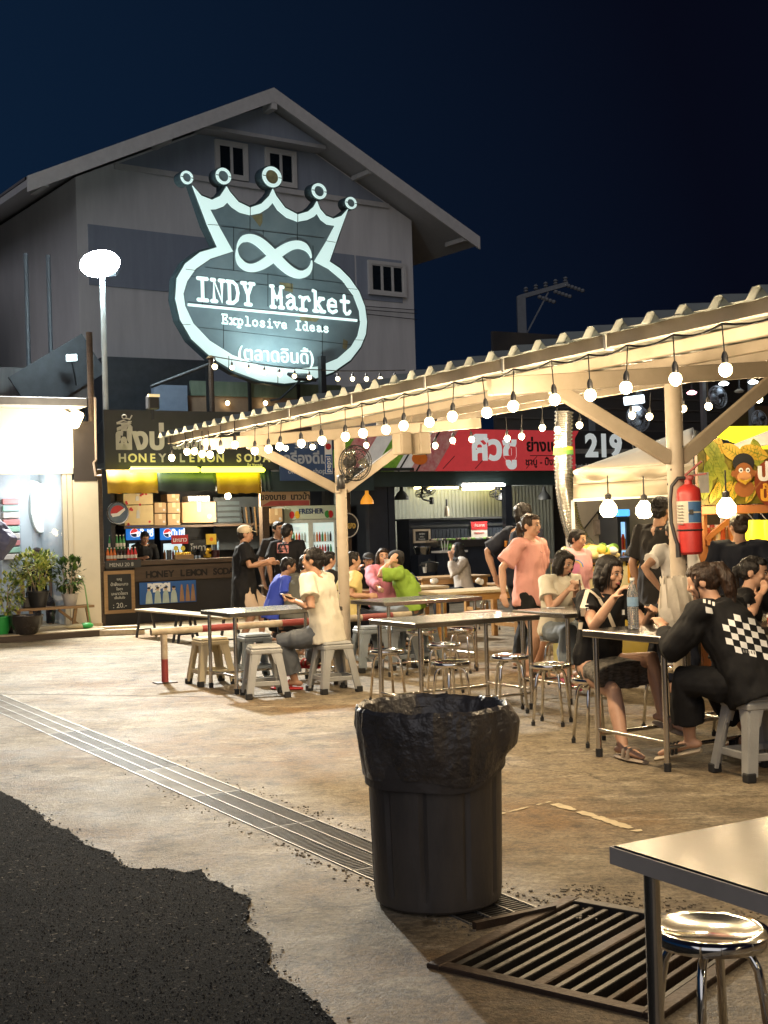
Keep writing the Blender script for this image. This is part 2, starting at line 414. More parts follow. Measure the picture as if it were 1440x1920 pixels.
# asphalt road with its ragged edge
edge = [(-260, 1270), (-90, 1400), (0, 1485), (40, 1507), (75, 1530), (98, 1552), (128, 1560), (160, 1588), (205, 1602), (232, 1630), (262, 1634), (300, 1632), (345, 1640), (378, 1634), (395, 1655), (418, 1661), (440, 1676), (468, 1690), (466, 1704), (464, 1722), (466, 1738), (478, 1752), (500, 1764), (508, 1778), (506, 1794), (498, 1810), (512, 1826), (540, 1850), (572, 1868), (600, 1888), (628, 1920), (700, 2010), (800, 2150), (900, 2400)]
ep = [G(*e).xy for e in edge]; jag = []
for i in range(len(ep) - 1):
    L = (ep[i + 1] - ep[i]).length; k = max(1, min(14, int(L / .035))) if 2 <= i else 3
    nrm = V((-(ep[i + 1] - ep[i]).y, (ep[i + 1] - ep[i]).x)).normalized()
    for j in range(k): jag.append(tuple(ep[i].lerp(ep[i + 1], j / k) + nrm * R.uniform(-1, 1) * (.009 if L < 2 else .0)))
jag.append(tuple(ep[-1]))
road = sheet('road', jag + [(2.2, -20), (-120, -20), (-120, 30)], .012, ASPH, (), .03)
tag(road, kind='structure')
# worn stones standing out of the asphalt, and crumbs broken off along its edge
chips = MB(); poly_ = jag + [(2.2, -20), (-120, -20), (-120, 30)]; rr_ = random.Random(3)
def inside(x, y, poly):
    c = False; j = len(poly) - 1
    for i in range(len(poly)):
        if (poly[i][1] > y) != (poly[j][1] > y) and x < (poly[j][0] - poly[i][0]) * (y - poly[i][1]) / (poly[j][1] - poly[i][1]) + poly[i][0]: c = not c
        j = i
    return c
k = 0
while k < 15000:
    x, y = rr_.uniform(-2.9, .1), 3.6 + 5.2 * rr_.random() ** 1.6
    if abs(x) > .32 * y + .1 or not inside(x, y, poly_): k += .3; continue
    k += 1; r = rr_.uniform(.0025, .0075); chips.mi = rr_.choice((0, 0, 0, 0, 1, 1, 2)) if rr_.random() > .012 else 3; z = .012 + r * .15; a = rr_.uniform(0, 6.28); c, s = math.cos(a) * r, math.sin(a) * r
    chips.add([(x + c, y + s, z - r * .4), (x - s, y + c * .8, z - r * .4), (x - c * .9, y - s, z - r * .4), (x + s, y - c, z - r * .4), (x + c * .2, y + s * .3, z + r * rr_.uniform(.3, .7))], [(0, 1, 4), (1, 2, 4), (2, 3, 4), (3, 0, 4)])
for i in range(420):
    q = jag[rr_.randrange(20, len(jag) - 20)]; x, y = q[0] + rr_.gauss(0, .028), q[1] + rr_.gauss(0, .028); r = rr_.uniform(.0015, .0045); z = .004 if not inside(x, y, poly_) else .014; chips.mi = rr_.choice((0, 1, 1)); chips.box((x, y, z + r * .2), (r * 2, r * 1.5, r * 1.2), rz=rr_.uniform(0, 3))
tag(chips.build('asphalt_chips', [M('asphalt_stone_dark', (.012, .012, .012), .8, var=.3), M('asphalt_stone', (.035, .034, .033), .75, var=.3), M('asphalt_stone_grey', (.085, .082, .078), .7, var=.3), M('asphalt_stone_pale', (.28, .26, .23), .6, var=.2)], None, fix=False), 'worn stones standing out of the asphalt and crumbs broken off along its edge', None, None, 'stuff')
# faded parking-bay lines painted on the concrete
PAINTL = M('faded_line_paint', (.55, .45, .28), .7, var=.25, scale=14)
def line(px, w, holes=.35):
    mb = MB()
    for (a, b) in zip(px[:-1], px[1:]):
        A, B = G(*a), G(*b); d = (B - A).normalized(); nn = V((-d.y, d.x, 0)); L = (B - A).length; k = int(L / .035); 
        for i in range(k):
            if R.random() < holes: continue
            t0, t1 = i * L / k, (i + 1.02) * L / k; w0, w1 = w * R.uniform(.5, 1) / 2, w * R.uniform(.35, 1) / 2
            q = [A + d * t0 - nn * w0, A + d * t1 - nn * w1, A + d * t1 + nn * w1, A + d * t0 + nn * w0]
            mb.add([(p.x, p.y, .004) for p in q], [(0, 1, 2, 3)])
    o = mb.build('painted_line', PAINTL, None, fix=False); return tag(o, kind='structure')
line([(1032, 1506), (1110, 1530), (1200, 1560)], .075, .18)
line([(938, 1527), (1032, 1504)], .03, .4)
def joint(px, w):
    mb = MB()
    for a, b in zip(px[:-1], px[1:]):
        A, B = G(*a), G(*b); k = 20
        for i in range(k): p, q = A.lerp(B, i / k), A.lerp(B, (i + 1) / k); j0, j1 = .012 * noise.noise(p * 3), .012 * noise.noise(q * 3); mb.add([(p.x, p.y - w + j0, .004), (q.x, q.y - w + j1, .004), (q.x, q.y + w + j1, .004), (p.x, p.y + w + j0, .004)], [(0, 1, 2, 3)])
    tag(mb.build('slab_joint', M('joint_dirt', (.05, .042, .03), .9, var=.3), None, fix=False), kind='structure')
joint([(-60, 1301), (210, 1304), (440, 1308)], .010); joint([(300, 1192), (700, 1216), (1250, 1290)], .012)
# drain channel
dr = thing('channel_drain', 'long shallow drain channel with galvanised grates crossing the concrete beside the asphalt', 'drain', (CH(-4, CW / 2)[0], CH(-4, CW / 2)[1], 0), math.atan2(CD.y, CD.x))
tr = trough('channel_bed', ch_hole, .16, PITD, None); tr.parent = dr; tr.matrix_parent_inverse = Matrix.Translation(dr.location) .__matmul__(Matrix.Rotation(dr.rotation_euler.z, 4, 'Z')).inverted()
pl = 1.0; mb = MB(); mb2 = MB()
for y in (-CW / 2 + .006, -CW / 6, CW / 6, CW / 2 - .006): mb.bx(0.006, pl - .006, y - .003, y + .003, -.022, .005)
mb2.bx(.003, .008, -CW / 2, CW / 2, -.02, .002); mb2.bx(pl - .008, pl - .003, -CW / 2, CW / 2, -.02, .002)
for i in range(41): mb2.bx(.02 + i * .024, .026 + i * .024, -CW / 2 + .012, CW / 2 - .012, -.02, .001)
me = mb.mesh('grate_rails', GALV); meb = mb2.mesh('grate_bars', GALVD); meb2 = mb2.mesh('grate_bars_dirty', IRON)
k = 0; t = TE - pl
while t > TS:
    o = link_mesh('grate_panel', me, dr, (t + 4, 0, 0)); b = link_mesh('cross_bars', meb if (k % 4 == 3 or t < -5.4) else meb2, o); k += 1; t -= pl  # far-left panels get lighter bars, the reflection there put into their colour
mb = MB(); mb.bx(4 + TE + .002, 4 + TE + .03, -CW / 2 - .02, CW / 2 + .02, -.05, .03); mb.build('end_plate', RUST, dr)
# square drain cover: frame and bars, each bar a part
dc = thing('drain_cover', 'square rusty iron drain cover of heavy parallel bars over a dark pit', 'drain cover', (PC.x, PC.y, 0), math.atan2(PA.y, PA.x))
mb = MB(); mb.T = None
po = trough('pit', pit_hole, .55, PITD, dc); po.matrix_parent_inverse = (Matrix.Translation(dc.location) @ Matrix.Rotation(dc.rotation_euler.z, 4, 'Z')).inverted()
for sy in (-1, 1):
    m = MB(); m.bx(-PLa / 2 - .03, PLa / 2 + .03, sy * PLb / 2 - .028, sy * PLb / 2 + .028, -.03, .020 if sy < 0 else .016, bev=.004); m.build('frame_bar', RUST, dc)
for sx in (-1, 1):
    m = MB(); m.bx(sx * PLa / 2 - .028, sx * PLa / 2 + .028, -PLb / 2 + .03, PLb / 2 - .03, -.03, .016, bev=.004); m.build('frame_bar', RUST if sx < 0 else IRON, dc)
m = MB(); m.bx(-PLa / 2 + .03, PLa / 2 - .03, -.012, .012, -.05, .008, bev=.003); bm_ = m.mesh('grate_bar', IRON); bm2_ = m.mesh('grate_bar_rusty', RUST)
nb = 12
for i in range(nb):
    y = -PLb / 2 + .052 + i * (PLb - .104) / (nb - 1); o = link_mesh('grate_bar', bm2_ if i in (1, 2, 6) else bm_, dc, (0, y, R.uniform(-.003, .003)), R.uniform(-.006, .006))
    if i == 6: o.scale = (1, 2.0, 1)
# loose grit along the drain edges and small stones by the pit
mb = MB()
for i in range(420):
    t = min(.9, .9 - abs(R.gauss(0, 2.2))); sd = R.choice((-.05, CW + .06)); s = sd + R.gauss(0, .03)
    if 0 < s < CW: continue
    p = CH(t, s); r = R.uniform(.002, .0055) * (1.3 if t > -.8 else 1)
    mb.box((p[0], p[1], r * .5), (r * 2, r * 1.4, r * 1.1), rz=R.uniform(0, 3))
for i in range(260):
    a = R.uniform(.38, .62); b = R.uniform(-.55, .3); p = PT(a + .1, b); r = R.uniform(.002, .0065); mb.box((p[0], p[1], r * .5), (r * 2, r * 1.5, r), rz=R.uniform(0, 3))
tag(mb.build('gravel', M('loose_grit', (.20, .165, .115), .9, var=.5, scale=30), None), 'loose grit and small stones along the edges of the drain', None, None, 'stuff')

# ------------------------------------------------------------------ house behind the market
HF = Frame(P(522, 990, 36), .819, .573)
ridge, eL, eR = HF.pt(512, 169), HF.pt(50, 335), HF.pt(898, 448)
wallm = M('house_white_wall', (.70, .68, .67), .8, c2=(.58, .565, .56), scale=1.2, bump=.05, stretch=(2.5, 1, .35)); bandm = M('house_grey_wall', (.30, .335, .40), .8, c2=(.24, .27, .33), scale=1.2, stretch=(2.5, 1, .35))
roofm = M('house_roof_tiles', (.16, .15, .15), .7, var=.15); boardm = M('barge_board_paint', (.56, .54, .52), .6, var=.08); soffm = M('soffit_board', (.44, .43, .43), .7, var=.06)
winf = M('white_window_frame', (.60, .58, .55), .5, var=.05); paned = M('dark_window_glass', (.012, .017, .022), .08, var=.2)
house = thing('house', 'tall gabled white and grey house standing in the dark behind the crown sign', 'house', HF.o, HF.rz)
wy = 1.0
wl_, wr_ = HF.pt(146, 500, wy).x, HF.pt(774, 500, wy).x
def roofz(x): return ridge.z - (ridge.z - eL.z) * (ridge.x - x) / (ridge.x - eL.x) if x < ridge.x else ridge.z - (ridge.z - eR.z) * (x - ridge.x) / (eR.x - ridge.x)
D = 11.0
mb = MB(); mb.prism([(wl_, 0), (wr_, 0), (wr_, roofz(wr_) - .3), (ridge.x, ridge.z - .3), (wl_, roofz(wl_) - .3)], wy, wy + D - 2); mb.build('wall', wallm, house)
def band(px0, py0, py1, px1, pxz, name='wall_band', mat=bandm, pr=.03):
    z0, z1 = HF.pt(pxz, py1, wy).z, HF.pt(pxz, py0, wy).z; x0, x1 = HF.pt(px0, py0, wy).x, HF.pt(px1, py0, wy).x
    m = MB(); m.bx(max(x0, wl_ + .02), min(x1, wr_ - .02), wy - pr, wy + .02, z0, z1); return m.build(name, mat, house)
zg = HF.pt(205, 309, wy).z
mb = MB(); gl = [x for x in (wl_ + .25, wr_ - .25)]
xl = ridge.x - (ridge.z - .36 - zg) / ((ridge.z - eL.z) / (ridge.x - eL.x)); xr = ridge.x + (ridge.z - .36 - zg) / ((ridge.z - eR.z) / (eR.x - ridge.x))
mb.prism([(max(xl, wl_ + .05), zg), (min(xr, wr_ - .05), zg), (ridge.x, ridge.z - .36)], wy - .03, wy + .02); mb.build('wall_band', bandm, house)
m = MB(); m.bx(max(xl, wl_), min(xr, wr_), wy - .09, wy - .035, zg - .1, zg + .05); m.build('moulding', boardm, house)
zt = HF.pt(700, 483, wy).z; zb = HF.pt(700, 560, wy).z
m = MB(); m.bx(wl_ + .3, wr_ - .02 - 2.2, wy - .03, wy + .02, zb - .35, zt); m.build('wall_band', bandm, house)
m = MB(); m.bx(wr_ - 2.15, wr_ - .45, wy - .025, wy + .02, zb - .05, zt); m.build('wall_band', bandm, house)
m = MB(); m.bx(wl_ + .5, wr_ - 3, wy - .028, wy + .02, zb - 3.6, zb - 2.4); m.build('wall_band', bandm, house)
# roof slabs, barge boards, soffit, small pent at the top of the gable
for a, b in ((ridge, eL), (ridge, eR)):
    mb = MB(); d = V((b.x - a.x, 0, b.z - a.z)); nn = V((-d.z, 0, d.x)).normalized(); nn = nn if nn.z > 0 else -nn
    q = [V((a.x, 0, a.z)), V((b.x, 0, b.z))]; vs = []
    for y in (.02, D):
        for p in q: vs += [(p.x + nn.x * 0, y, p.z - .02), (p.x, y, p.z - .2)]
    mb.add(vs, [(0, 2, 6, 4), (1, 3, 7, 5), (0, 1, 3, 2), (4, 5, 7, 6), (2, 3, 7, 6), (0, 1, 5, 4)]); mb.mi = 0
    mb.build('roof', soffm, house)
    ty = 26; mb2 = MB()
    for i in range(ty):
        c0 = q[0].lerp(q[1], i / ty); c1 = q[0].lerp(q[1], (i + 1.05) / ty)
        mb2.bar((c0.x, D / 2, c0.z + .0), (c1.x, D / 2, c1.z + .03), D - .2, .035, up=(0, 1, 0)) if False else mb2.add([(c0.x, .1, c0.z + .03), (c1.x, .1, c1.z + .07), (c1.x, D, c1.z + .07), (c0.x, D, c0.z + .03), (c1.x, .1, c1.z), (c1.x, D, c1.z)], [(0, 1, 2, 3), (1, 4, 5, 2)])
    o = mb2.build('roof_tiles', roofm, house, fix=False); tag(o, kind='stuff')
    mb = MB(); up = V((0, 0, 1))
    mb.add([(p.x, y, p.z + dz) for p in q for y in (-.06, .0) for dz in (-.34, .06)], [(0, 1, 5, 4), (2, 3, 7, 6), (0, 2, 6, 4), (1, 3, 7, 5), (0, 1, 3, 2), (4, 5, 7, 6)])
    mb.build('barge_board', boardm, house)
    for tt in (.45, .93):
        c = q[0].lerp(q[1], tt); m = MB(); m.bx(c.x - .07, c.x + .07, .02, wy, c.z - .36, c.z - .22); m.build('purlin_end', boardm, house)
pz = HF.pt(585, 285, .5).z
px_l, px_r = ridge.x - 1.75, ridge.x + 1.75
mb = MB(); mb.prism([(px_l - .2, roofz(px_l) - .34), (px_r + .2, roofz(px_r) - .34), (ridge.x, ridge.z - .34)], .45, wy - .04); mb.build('gable_pent', bandm, house)
m = MB(); m.bx(px_l - .25, px_r + .25, .40, wy - .04, roofz(px_l) - .44, roofz(px_l) - .335); m.build('pent_sill', soffm, house)
m = MB(); m.bx(ridge.x - .09, ridge.x + .09, -.05, .45, ridge.z - .55, ridge.z - .30); m.build('ridge_end', boardm, house)
def hwin(x0, y0, x1, y1, n=2):
    a, b = HF.pt(x0, y0, wy), HF.pt(x1, y1, wy); zc1 = (HF.pt(x0, y0, wy).z + HF.pt(x1, y0 + (x1 - x0) * .14, wy).z) / 2; X0, X1, Z0, Z1 = a.x, b.x, b.z, a.z; e = .11
    mb = MB(); mb.prism([(X0, Z0), (X1, Z0), (X1, Z1), (X0, Z1)], wy - .12, wy - .032, [[(X0 + e, Z0 + e), (X1 - e, Z0 + e), (X1 - e, Z1 - e), (X0 + e, Z1 - e)]])
    w = mb.build('window', winf, house)
    for i in range(n):
        u0, u1 = X0 + e + (X1 - X0 - 2 * e) * i / n, X0 + e + (X1 - X0 - 2 * e) * (i + 1) / n
        m = MB(); m.bx(u0 + .03, u1 - .03, wy - .07, wy - .04, Z0 + e + .03, Z1 - e - .03); m.build('pane', paned, w)
        m = MB(); m.prism([(u0, Z0 + e), (u1, Z0 + e), (u1, Z1 - e), (u0, Z1 - e)], wy - .1, wy - .05, [[(u0 + .04, Z0 + e + .04), (u1 - .04, Z0 + e + .04), (u1 - .04, Z1 - e - .04), (u0 + .04, Z1 - e - .04)]]); m.build('sash', winf, w)
hwin(400, 262, 463, 342); hwin(494, 277, 554, 355); hwin(687, 488, 759, 559, 3)
m = MB(); m.bx(wl_ + 1.2, wl_ + 2.9, wy - .05, wy + .01, zb - 3.3, zb - 2.45); m.build('shutter', boardm, house)
for i in range(3):
    a, b = HF.pt(688, 556 + i * 7, -.5), HF.pt(776, 552 + i * 7, -.5); m = MB(); m.tube([V((wr_ - 2.6, wy - .1, a.z)), V((wr_ + .02, wy - .1, a.z + R.uniform(-.05, .05)))], .012, 4); m.build('cable', CABLE, house)
# low wing to the left of the house, only a dark side seen
hs = thing('side_building', 'dark low wing with a sloping roof beside the tall gabled house', 'building', HF.w(wl_ - 5.2, 4.2), HF.rz)
m = MB(); m.bx(-3.6, 3.2, 0, 6, 0, roofz(wl_) - 2.6); m.build('wall', bandm, hs)
m = MB(); m.add([(-4, -.6, roofz(wl_) - 3.0), (3.3, -.6, roofz(wl_) - 2.5), (3.3, 7, roofz(wl_) - 1.2), (-4, 7, roofz(wl_) - 1.6), (-4, -.6, roofz(wl_) - 2.85), (3.3, -.6, roofz(wl_) - 2.35), (3.3, 7, roofz(wl_) - 1.05), (-4, 7, roofz(wl_) - 1.45)], [(0, 1, 2, 3), (4, 5, 6, 7), (0, 1, 5, 4), (1, 2, 6, 5), (2, 3, 7, 6), (3, 0, 4, 7)]); m.build('roof', roofm, hs)

# ------------------------------------------------------------------ the crown sign
SF = Frame(P(508, 990, 26), .79, .61)
def Z2(x, y): p = SF.pt(300 + x / 3.4286, 280 + y / 3.4286); return (p.x, p.z)
outer = [(205, 235), (262, 300), (330, 326), (385, 300), (425, 240), (445, 275), (500, 340), (575, 376), (650, 350), (700, 300), (722, 255), (742, 300), (800, 378), (880, 420), (950, 400), (985, 370), (1005, 335), (1025, 385), (1062, 428), (1110, 447), (1165, 428), (1205, 385), (1145, 550), (1085, 722), (1150, 765), (1215, 830), (1275, 915), (1312, 1010), (1326, 1110), (1318, 1190), (1285, 1270), (1220, 1355), (1110, 1432), (960, 1487), (800, 1506), (640, 1488), (480, 1430), (330, 1340), (200, 1220), (128, 1095), (97, 960), (106, 830), (160, 735), (255, 662), (365, 630), (300, 485)]
inner = [(318, 388), (358, 386), (402, 370), (430, 342), (460, 375), (510, 408), (575, 425), (640, 412), (690, 380), (722, 343), (752, 392), (810, 440), (880, 467), (945, 455), (985, 435), (1005, 414), (1030, 455), (1070, 485), (1120, 492), (1062, 600), (988, 722), (1080, 770), (1170, 845), (1240, 940), (1278, 1040), (1285, 1120), (1268, 1200), (1225, 1270), (1140, 1345), (1020, 1395), (850, 1415), (640, 1392), (460, 1322), (315, 1230), (210, 1120), (158, 1010), (146, 930), (170, 850), (225, 770), (320, 705), (465, 658), (385, 515)]
po = [Z2(*p) for p in outer]; pi_ = [Z2(*p) for p in inner]
sign = thing('crown_sign', 'large lit crown-topped oval market sign with white lettering and an infinity loop', 'sign', SF.o, SF.rz)
GLOW = M('lit_acrylic', (.40, .46, .45), .4, emit=.55, ecol=(.74, 1, .95), var=.06, scale=1.2)
GLOWT = M('lit_letter_acrylic', (.22, .26, .25), .4, emit=1.05, ecol=(.76, 1, .95), var=0)
PANELM = M('sign_panel_dark', (.12, .165, .19), .4, c2=(.20, .255, .28), scale=1.1, bump=.04)
SIDEM = M('sign_side_metal', (.06, .085, .09), .4, .4, var=.15)
PATCH = M('peeled_ochre_patch', (.20, .17, .09), .6, var=.3)
def grow(poly, d):
    n = len(poly); out = []
    ar = sum(poly[i][0] * poly[(i + 1) % n][1] - poly[(i + 1) % n][0] * poly[i][1] for i in range(n)); sg = 1 if ar > 0 else -1
    for i in range(n):
        a, b, c = V(poly[i - 1]), V(poly[i]), V(poly[(i + 1) % n]); t = ((b - a).normalized() + (c - b).normalized())
        if t.length < .3: t = (c - a)
        t.normalize(); out.append((b.x + sg * t.y * d, b.y - sg * t.x * d))
    return out
mb = MB(); mb.prism(grow(po, .045), 0, .2); mb.build('sign_box', SIDEM, sign)
mb = MB(); mb.prism(po, -.03, -.004, [pi_]); mb.build('border', GLOW, sign)
mb = MB(); mb.prism(grow(pi_, -.015), -.018, -.003); pan = mb.build('panel', PANELM, sign)
def inpoly(p, poly):
    c = False; j = len(poly) - 1
    for i in range(len(poly)):
        if (poly[i][1] > p[1]) != (poly[j][1] > p[1]) and p[0] < (poly[j][0] - poly[i][0]) * (p[1] - poly[i][1]) / (poly[j][1] - poly[i][1]) + poly[i][0]: c = not c
        j = i
    return c
sm = MB(); SEAM = M('panel_seam', (.018, .026, .03), .6, var=.1)
def seam(a, b, inside=True):
    A, B = V(Z2(*a)), V(Z2(*b)); k = 24
    for i in range(k):
        p, q = A.lerp(B, i / k), A.lerp(B, (i + 1) / k)
        if inpoly((p + q) / 2, grow(pi_, -.03)): sm.bar((p.x, -.0195, p.y), (q.x, -.0195, q.y), .014, .006)
for y0 in (505, 780, 850, 1015, 1170): seam((120, y0 - 40), (1330, y0 + 100))
for x, y0, y1 in ((470, 500, 780), (575, 380, 530), (880, 430, 590), (690, 800, 1010), (405, 1050, 1300), (1040, 1130, 1370), (660, 520, 560), (270, 860, 1000), (980, 620, 840), (840, 860, 900)): seam((x, y0), (x, y1))
tag(sm.build('seam', SEAM, sign), kind='stuff')
sm = MB()
for a, b in (((575, 370), (575, 430)), ((880, 415), (880, 470)), ((300, 485), (372, 490)), ((1062, 590), (1122, 600)), ((160, 772), (222, 780)), ((122, 1125), (190, 1128)), ((1195, 895), (1262, 902)), ((1250, 1226), (1310, 1228)), ((437, 1330), (437, 1420)), ((752, 1405), (752, 1505)), ((1045, 1395), (1062, 1455))):
    A, B = Z2(*a), Z2(*b); sm.bar((A[0], -.031, A[1]), (B[0], -.031, B[1]), .014, .008)
tag(sm.build('border_joint', SEAM, sign), kind='stuff')
for q in ([(585, 430), (655, 415), (655, 470), (640, 500)], [(760, 855), (850, 865), (850, 920), (800, 910), (790, 890)], [(890, 1050), (1030, 1080), (1000, 1110), (900, 1100)], [(1175, 1220), (1205, 1235), (1195, 1290), (1170, 1280)]):
    mb = MB(); mb.prism([Z2(*p) for p in q], -.0215, -.0185); mb.build('peeled_patch', PATCH, sign)
for (x, y, r) in ((170, 182, 40), (405, 173, 49), (717, 178, 62), (1020, 270, 47), (1225, 346, 36)):
    cx, cz = Z2(x, y); rr = (Z2(x + r, y)[0] - Z2(x - r, y)[0]) / 2; rv = (Z2(x, y - r)[1] - Z2(x, y + r)[1]) / 2 * 1.08
    circ = lambda f: [(cx + rr * f * math.cos(2 * PI * i / 28), cz + rv * f * math.sin(2 * PI * i / 28)) for i in range(28)]
    mb = MB(); mb.prism(circ(1.1), 0, .24); ball = mb.build('crown_ball', SIDEM, sign)
    mb = MB(); mb.prism(circ(.98), -.03, -.003, [circ(.66)]); mb.build('ring', GLOW, ball)
    mb = MB(); mb.prism(circ(.64), -.016, -.003); mb.build('ball_face', PATCH if r == 62 else PANELM, ball)
    mb = MB()
    for sx in (-1, 1): mb.bx(cx + sx * rr * .64, cx + sx * rr, -.0335, -.029, cz - .007, cz + .007)
    tag(mb.build('ring_joint', SEAM, ball), kind='stuff')
    if r in (49, 62, 47): mb = MB(); mb.bar((cx, .17, cz - rv), (cx, .17, cz - rv - .18), .06, .12); mb.build('ball_neck', SIDEM, ball)
# infinity loop: ribbon of varying width, split where it crosses itself
def ribbon(t0, t1, k, yy):
    L_, R_ = [], []
    for i in range(k + 1):
        t = t0 + (t1 - t0) * i / k
        f = lambda t: V((728 + 240 * math.cos(t) / (1 + .18 * math.sin(t) ** 2), 690 + 30 * math.cos(t) - 98 * math.sin(2 * t) / (1 + .05 * math.sin(t) ** 2)))
        p = f(t); d = (f(t + .01) - f(t - .01)).normalized(); nn = V((-d.y, d.x)); w = 17 + 15 * abs(math.sin(t)) ** 1.5
        w *= min(1, .12 + 1.3 * min(i, k - i) / (k * .22)); L_.append(Z2(*(p + nn * w))); R_.append(Z2(*(p - nn * w)))
    mb = MB(); mb.prism(L_ + R_[::-1], yy - .03, yy); return mb.build('infinity_loop', GLOW, sign)
ribbon(.10, PI + .12, 40, -.02); ribbon(PI - .12 + .22, 2 * PI + .02, 40, -.024)
# typewriter lettering, drawn as strokes with slab feet
TW = {
 'I': [[(.5, 0), (.5, 1)], [(.15, 0), (.85, 0)], [(.15, 1), (.85, 1)]],
 'N': [[(.2, 0), (.2, 1), (.8, 0), (.8, 1)], [(.02, 0), (.38, 0)], [(.02, 1), (.25, 1)], [(.62, 1), (.98, 1)]],
 'D': [[(.22, 0), (.22, 1)], [(.05, 0), (.5, 0), (.78, .15), (.88, .5), (.78, .85), (.5, 1), (.05, 1)]],
 'Y': [[(.5, 0), (.5, .45), (.18, 1)], [(.5, .45), (.82, 1)], [(.28, 0), (.72, 0)], [(.02, 1), (.36, 1)], [(.64, 1), (.98, 1)]],
 'M': [[(.16, 0), (.16, 1), (.5, .35), (.84, 1), (.84, 0)], [(.0, 0), (.34, 0)], [(.66, 0), (1, 0)], [(0, 1), (.2, 1)], [(.8, 1), (1, 1)], [(.16, .5), (.84, .5)]],
 'E': [[(.22, 0), (.22, 1)], [(.05, 0), (.86, 0), (.86, .25)], [(.05, 1), (.82, 1), (.82, .78)], [(.22, .52), (.6, .52)], [(.6, .4), (.6, .64)]],
 'a': [[(.2, .56), (.45, .66), (.72, .56), (.74, .12), (.95, .02)], [(.72, .38), (.38, .36), (.15, .2), (.25, .02), (.5, 0), (.74, .16)]],
 'r': [[(.3, 0), (.3, .62), (.08, .62)], [(.3, .42), (.5, .6), (.75, .64), (.85, .5)], [(.08, 0), (.58, 0)]],
 'k': [[(.22, 0), (.22, 1), (.05, 1)], [(.22, .28), (.72, .64)], [(.4, .38), (.8, 0)], [(.05, 0), (.38, 0)], [(.62, 0), (.97, 0)], [(.55, .64), (.9, .64)]],
 'e': [[(.14, .34), (.86, .34), (.78, .56), (.5, .66), (.22, .56), (.14, .33), (.22, .1), (.5, 0), (.84, .1)]],
 't': [[(.4, .9), (.4, .12), (.55, 0), (.75, .02), (.88, .14)], [(.12, .62), (.78, .62)]],
 'x': [[(.15, .64), (.85, 0)], [(.85, .64), (.15, 0)], [(0, 0), (.34, 0)], [(.66, 0), (1, 0)], [(0, .64), (.32, .64)], [(.68, .64), (1, .64)]],
 'p': [[(.22, -.3), (.22, .64), (.05, .64)], [(.22, .5), (.5, .66), (.8, .52), (.86, .3), (.75, .06), (.5, 0), (.22, .12)], [(.03, -.3), (.5, -.3)]],
 'l': [[(.25, 1), (.5, 1), (.5, 0)], [(.15, 0), (.88, 0)]],
 'o': [[(.5, 0), (.2, .1), (.12, .33), (.2, .56), (.5, .66), (.8, .56), (.88, .33), (.8, .1), (.5, 0)]],
 's': [[(.8, .5), (.7, .62), (.4, .65), (.2, .52), (.35, .37), (.7, .3), (.84, .15), (.65, 0), (.35, 0), (.16, .14)]],
 'i': [[(.25, .64), (.5, .64), (.5, 0)], [(.15, 0), (.88, 0)], [(.47, .88), (.5, .92)]],
 'v': [[(.15, .64), (.5, 0), (.85, .64)], [(0, .64), (.34, .64)], [(.66, .64), (1, .64)]],
 'd': [[(.55, 1), (.75, 1), (.75, 0), (.95, 0)], [(.75, .5), (.48, .66), (.2, .54), (.12, .32), (.24, .06), (.5, 0), (.75, .14)]],
}
def typewriter(s, x0, x1, zl, h, r, parent, mat, y=-.03, lift=0):
    w = (x1 - x0) / len(s)
    for i, ch in enumerate(s):
        if ch == ' ': continue
        mb = MB(); yy = y
        for k, st in enumerate(TW[ch]):
            mb.tube([(x0 + (i + .06 + .86 * p[0]) * w, y - .002 * k, zl + p[1] * h) for p in st], r, 6, flat=.35, up=(0, 1, 0), round_=True)
        mb.build('letter', mat, parent, smooth=60, fix=False)
xa, za = Z2(222, 975); xb, _ = Z2(1232, 1060); _, zc = Z2(232, 828)
typewriter('INDY Market', xa, xb, za + .03, (zc - za) * .93, .039, sign, GLOWT)
xa, za = Z2(390, 1122); xb, _ = Z2(1085, 1180); _, zc = Z2(390, 1062)
typewriter('Explosive Ideas', xa, xb, za + .01, (zc - za) * .95, .020, sign, GLOWT)
a, b = Z2(175, 1000), Z2(1262, 1106); mb = MB(); mb.bx(a[0], b[0], -.04, -.018, a[1] - .025, a[1] + .025); mb.build('rule', GLOWT, sign)
c = Z2(745, 1330); text('(ตลาดอินดี้)', .40, GLOWT, sign, (c[0], -.03, c[1] - .12), ext=.012, off=.002)
def bg_post(px, y0, y1, d, name, label, cat, r, mat):
    t = P(px, y0, d); b = P(px, y1, d); m = MB(); m.bx(-r, r, -r, r, 0, t.z); o = m.build(name, mat, None, loc=(t.x, t.y, 0)); return tag(o, label, cat)
p = SF.pt(603, 668, -.35); w = SF.w(p.x, p.y); m = MB(); m.bx(-.06, .06, -.06, .06, 0, p.z); o = m.build('black_post', BLKMET, None, loc=(w.x, w.y, 0)); o.rotation_euler.z = SF.rz; tag(o, 'square black post standing in front of the crown sign at its lower right', 'post')
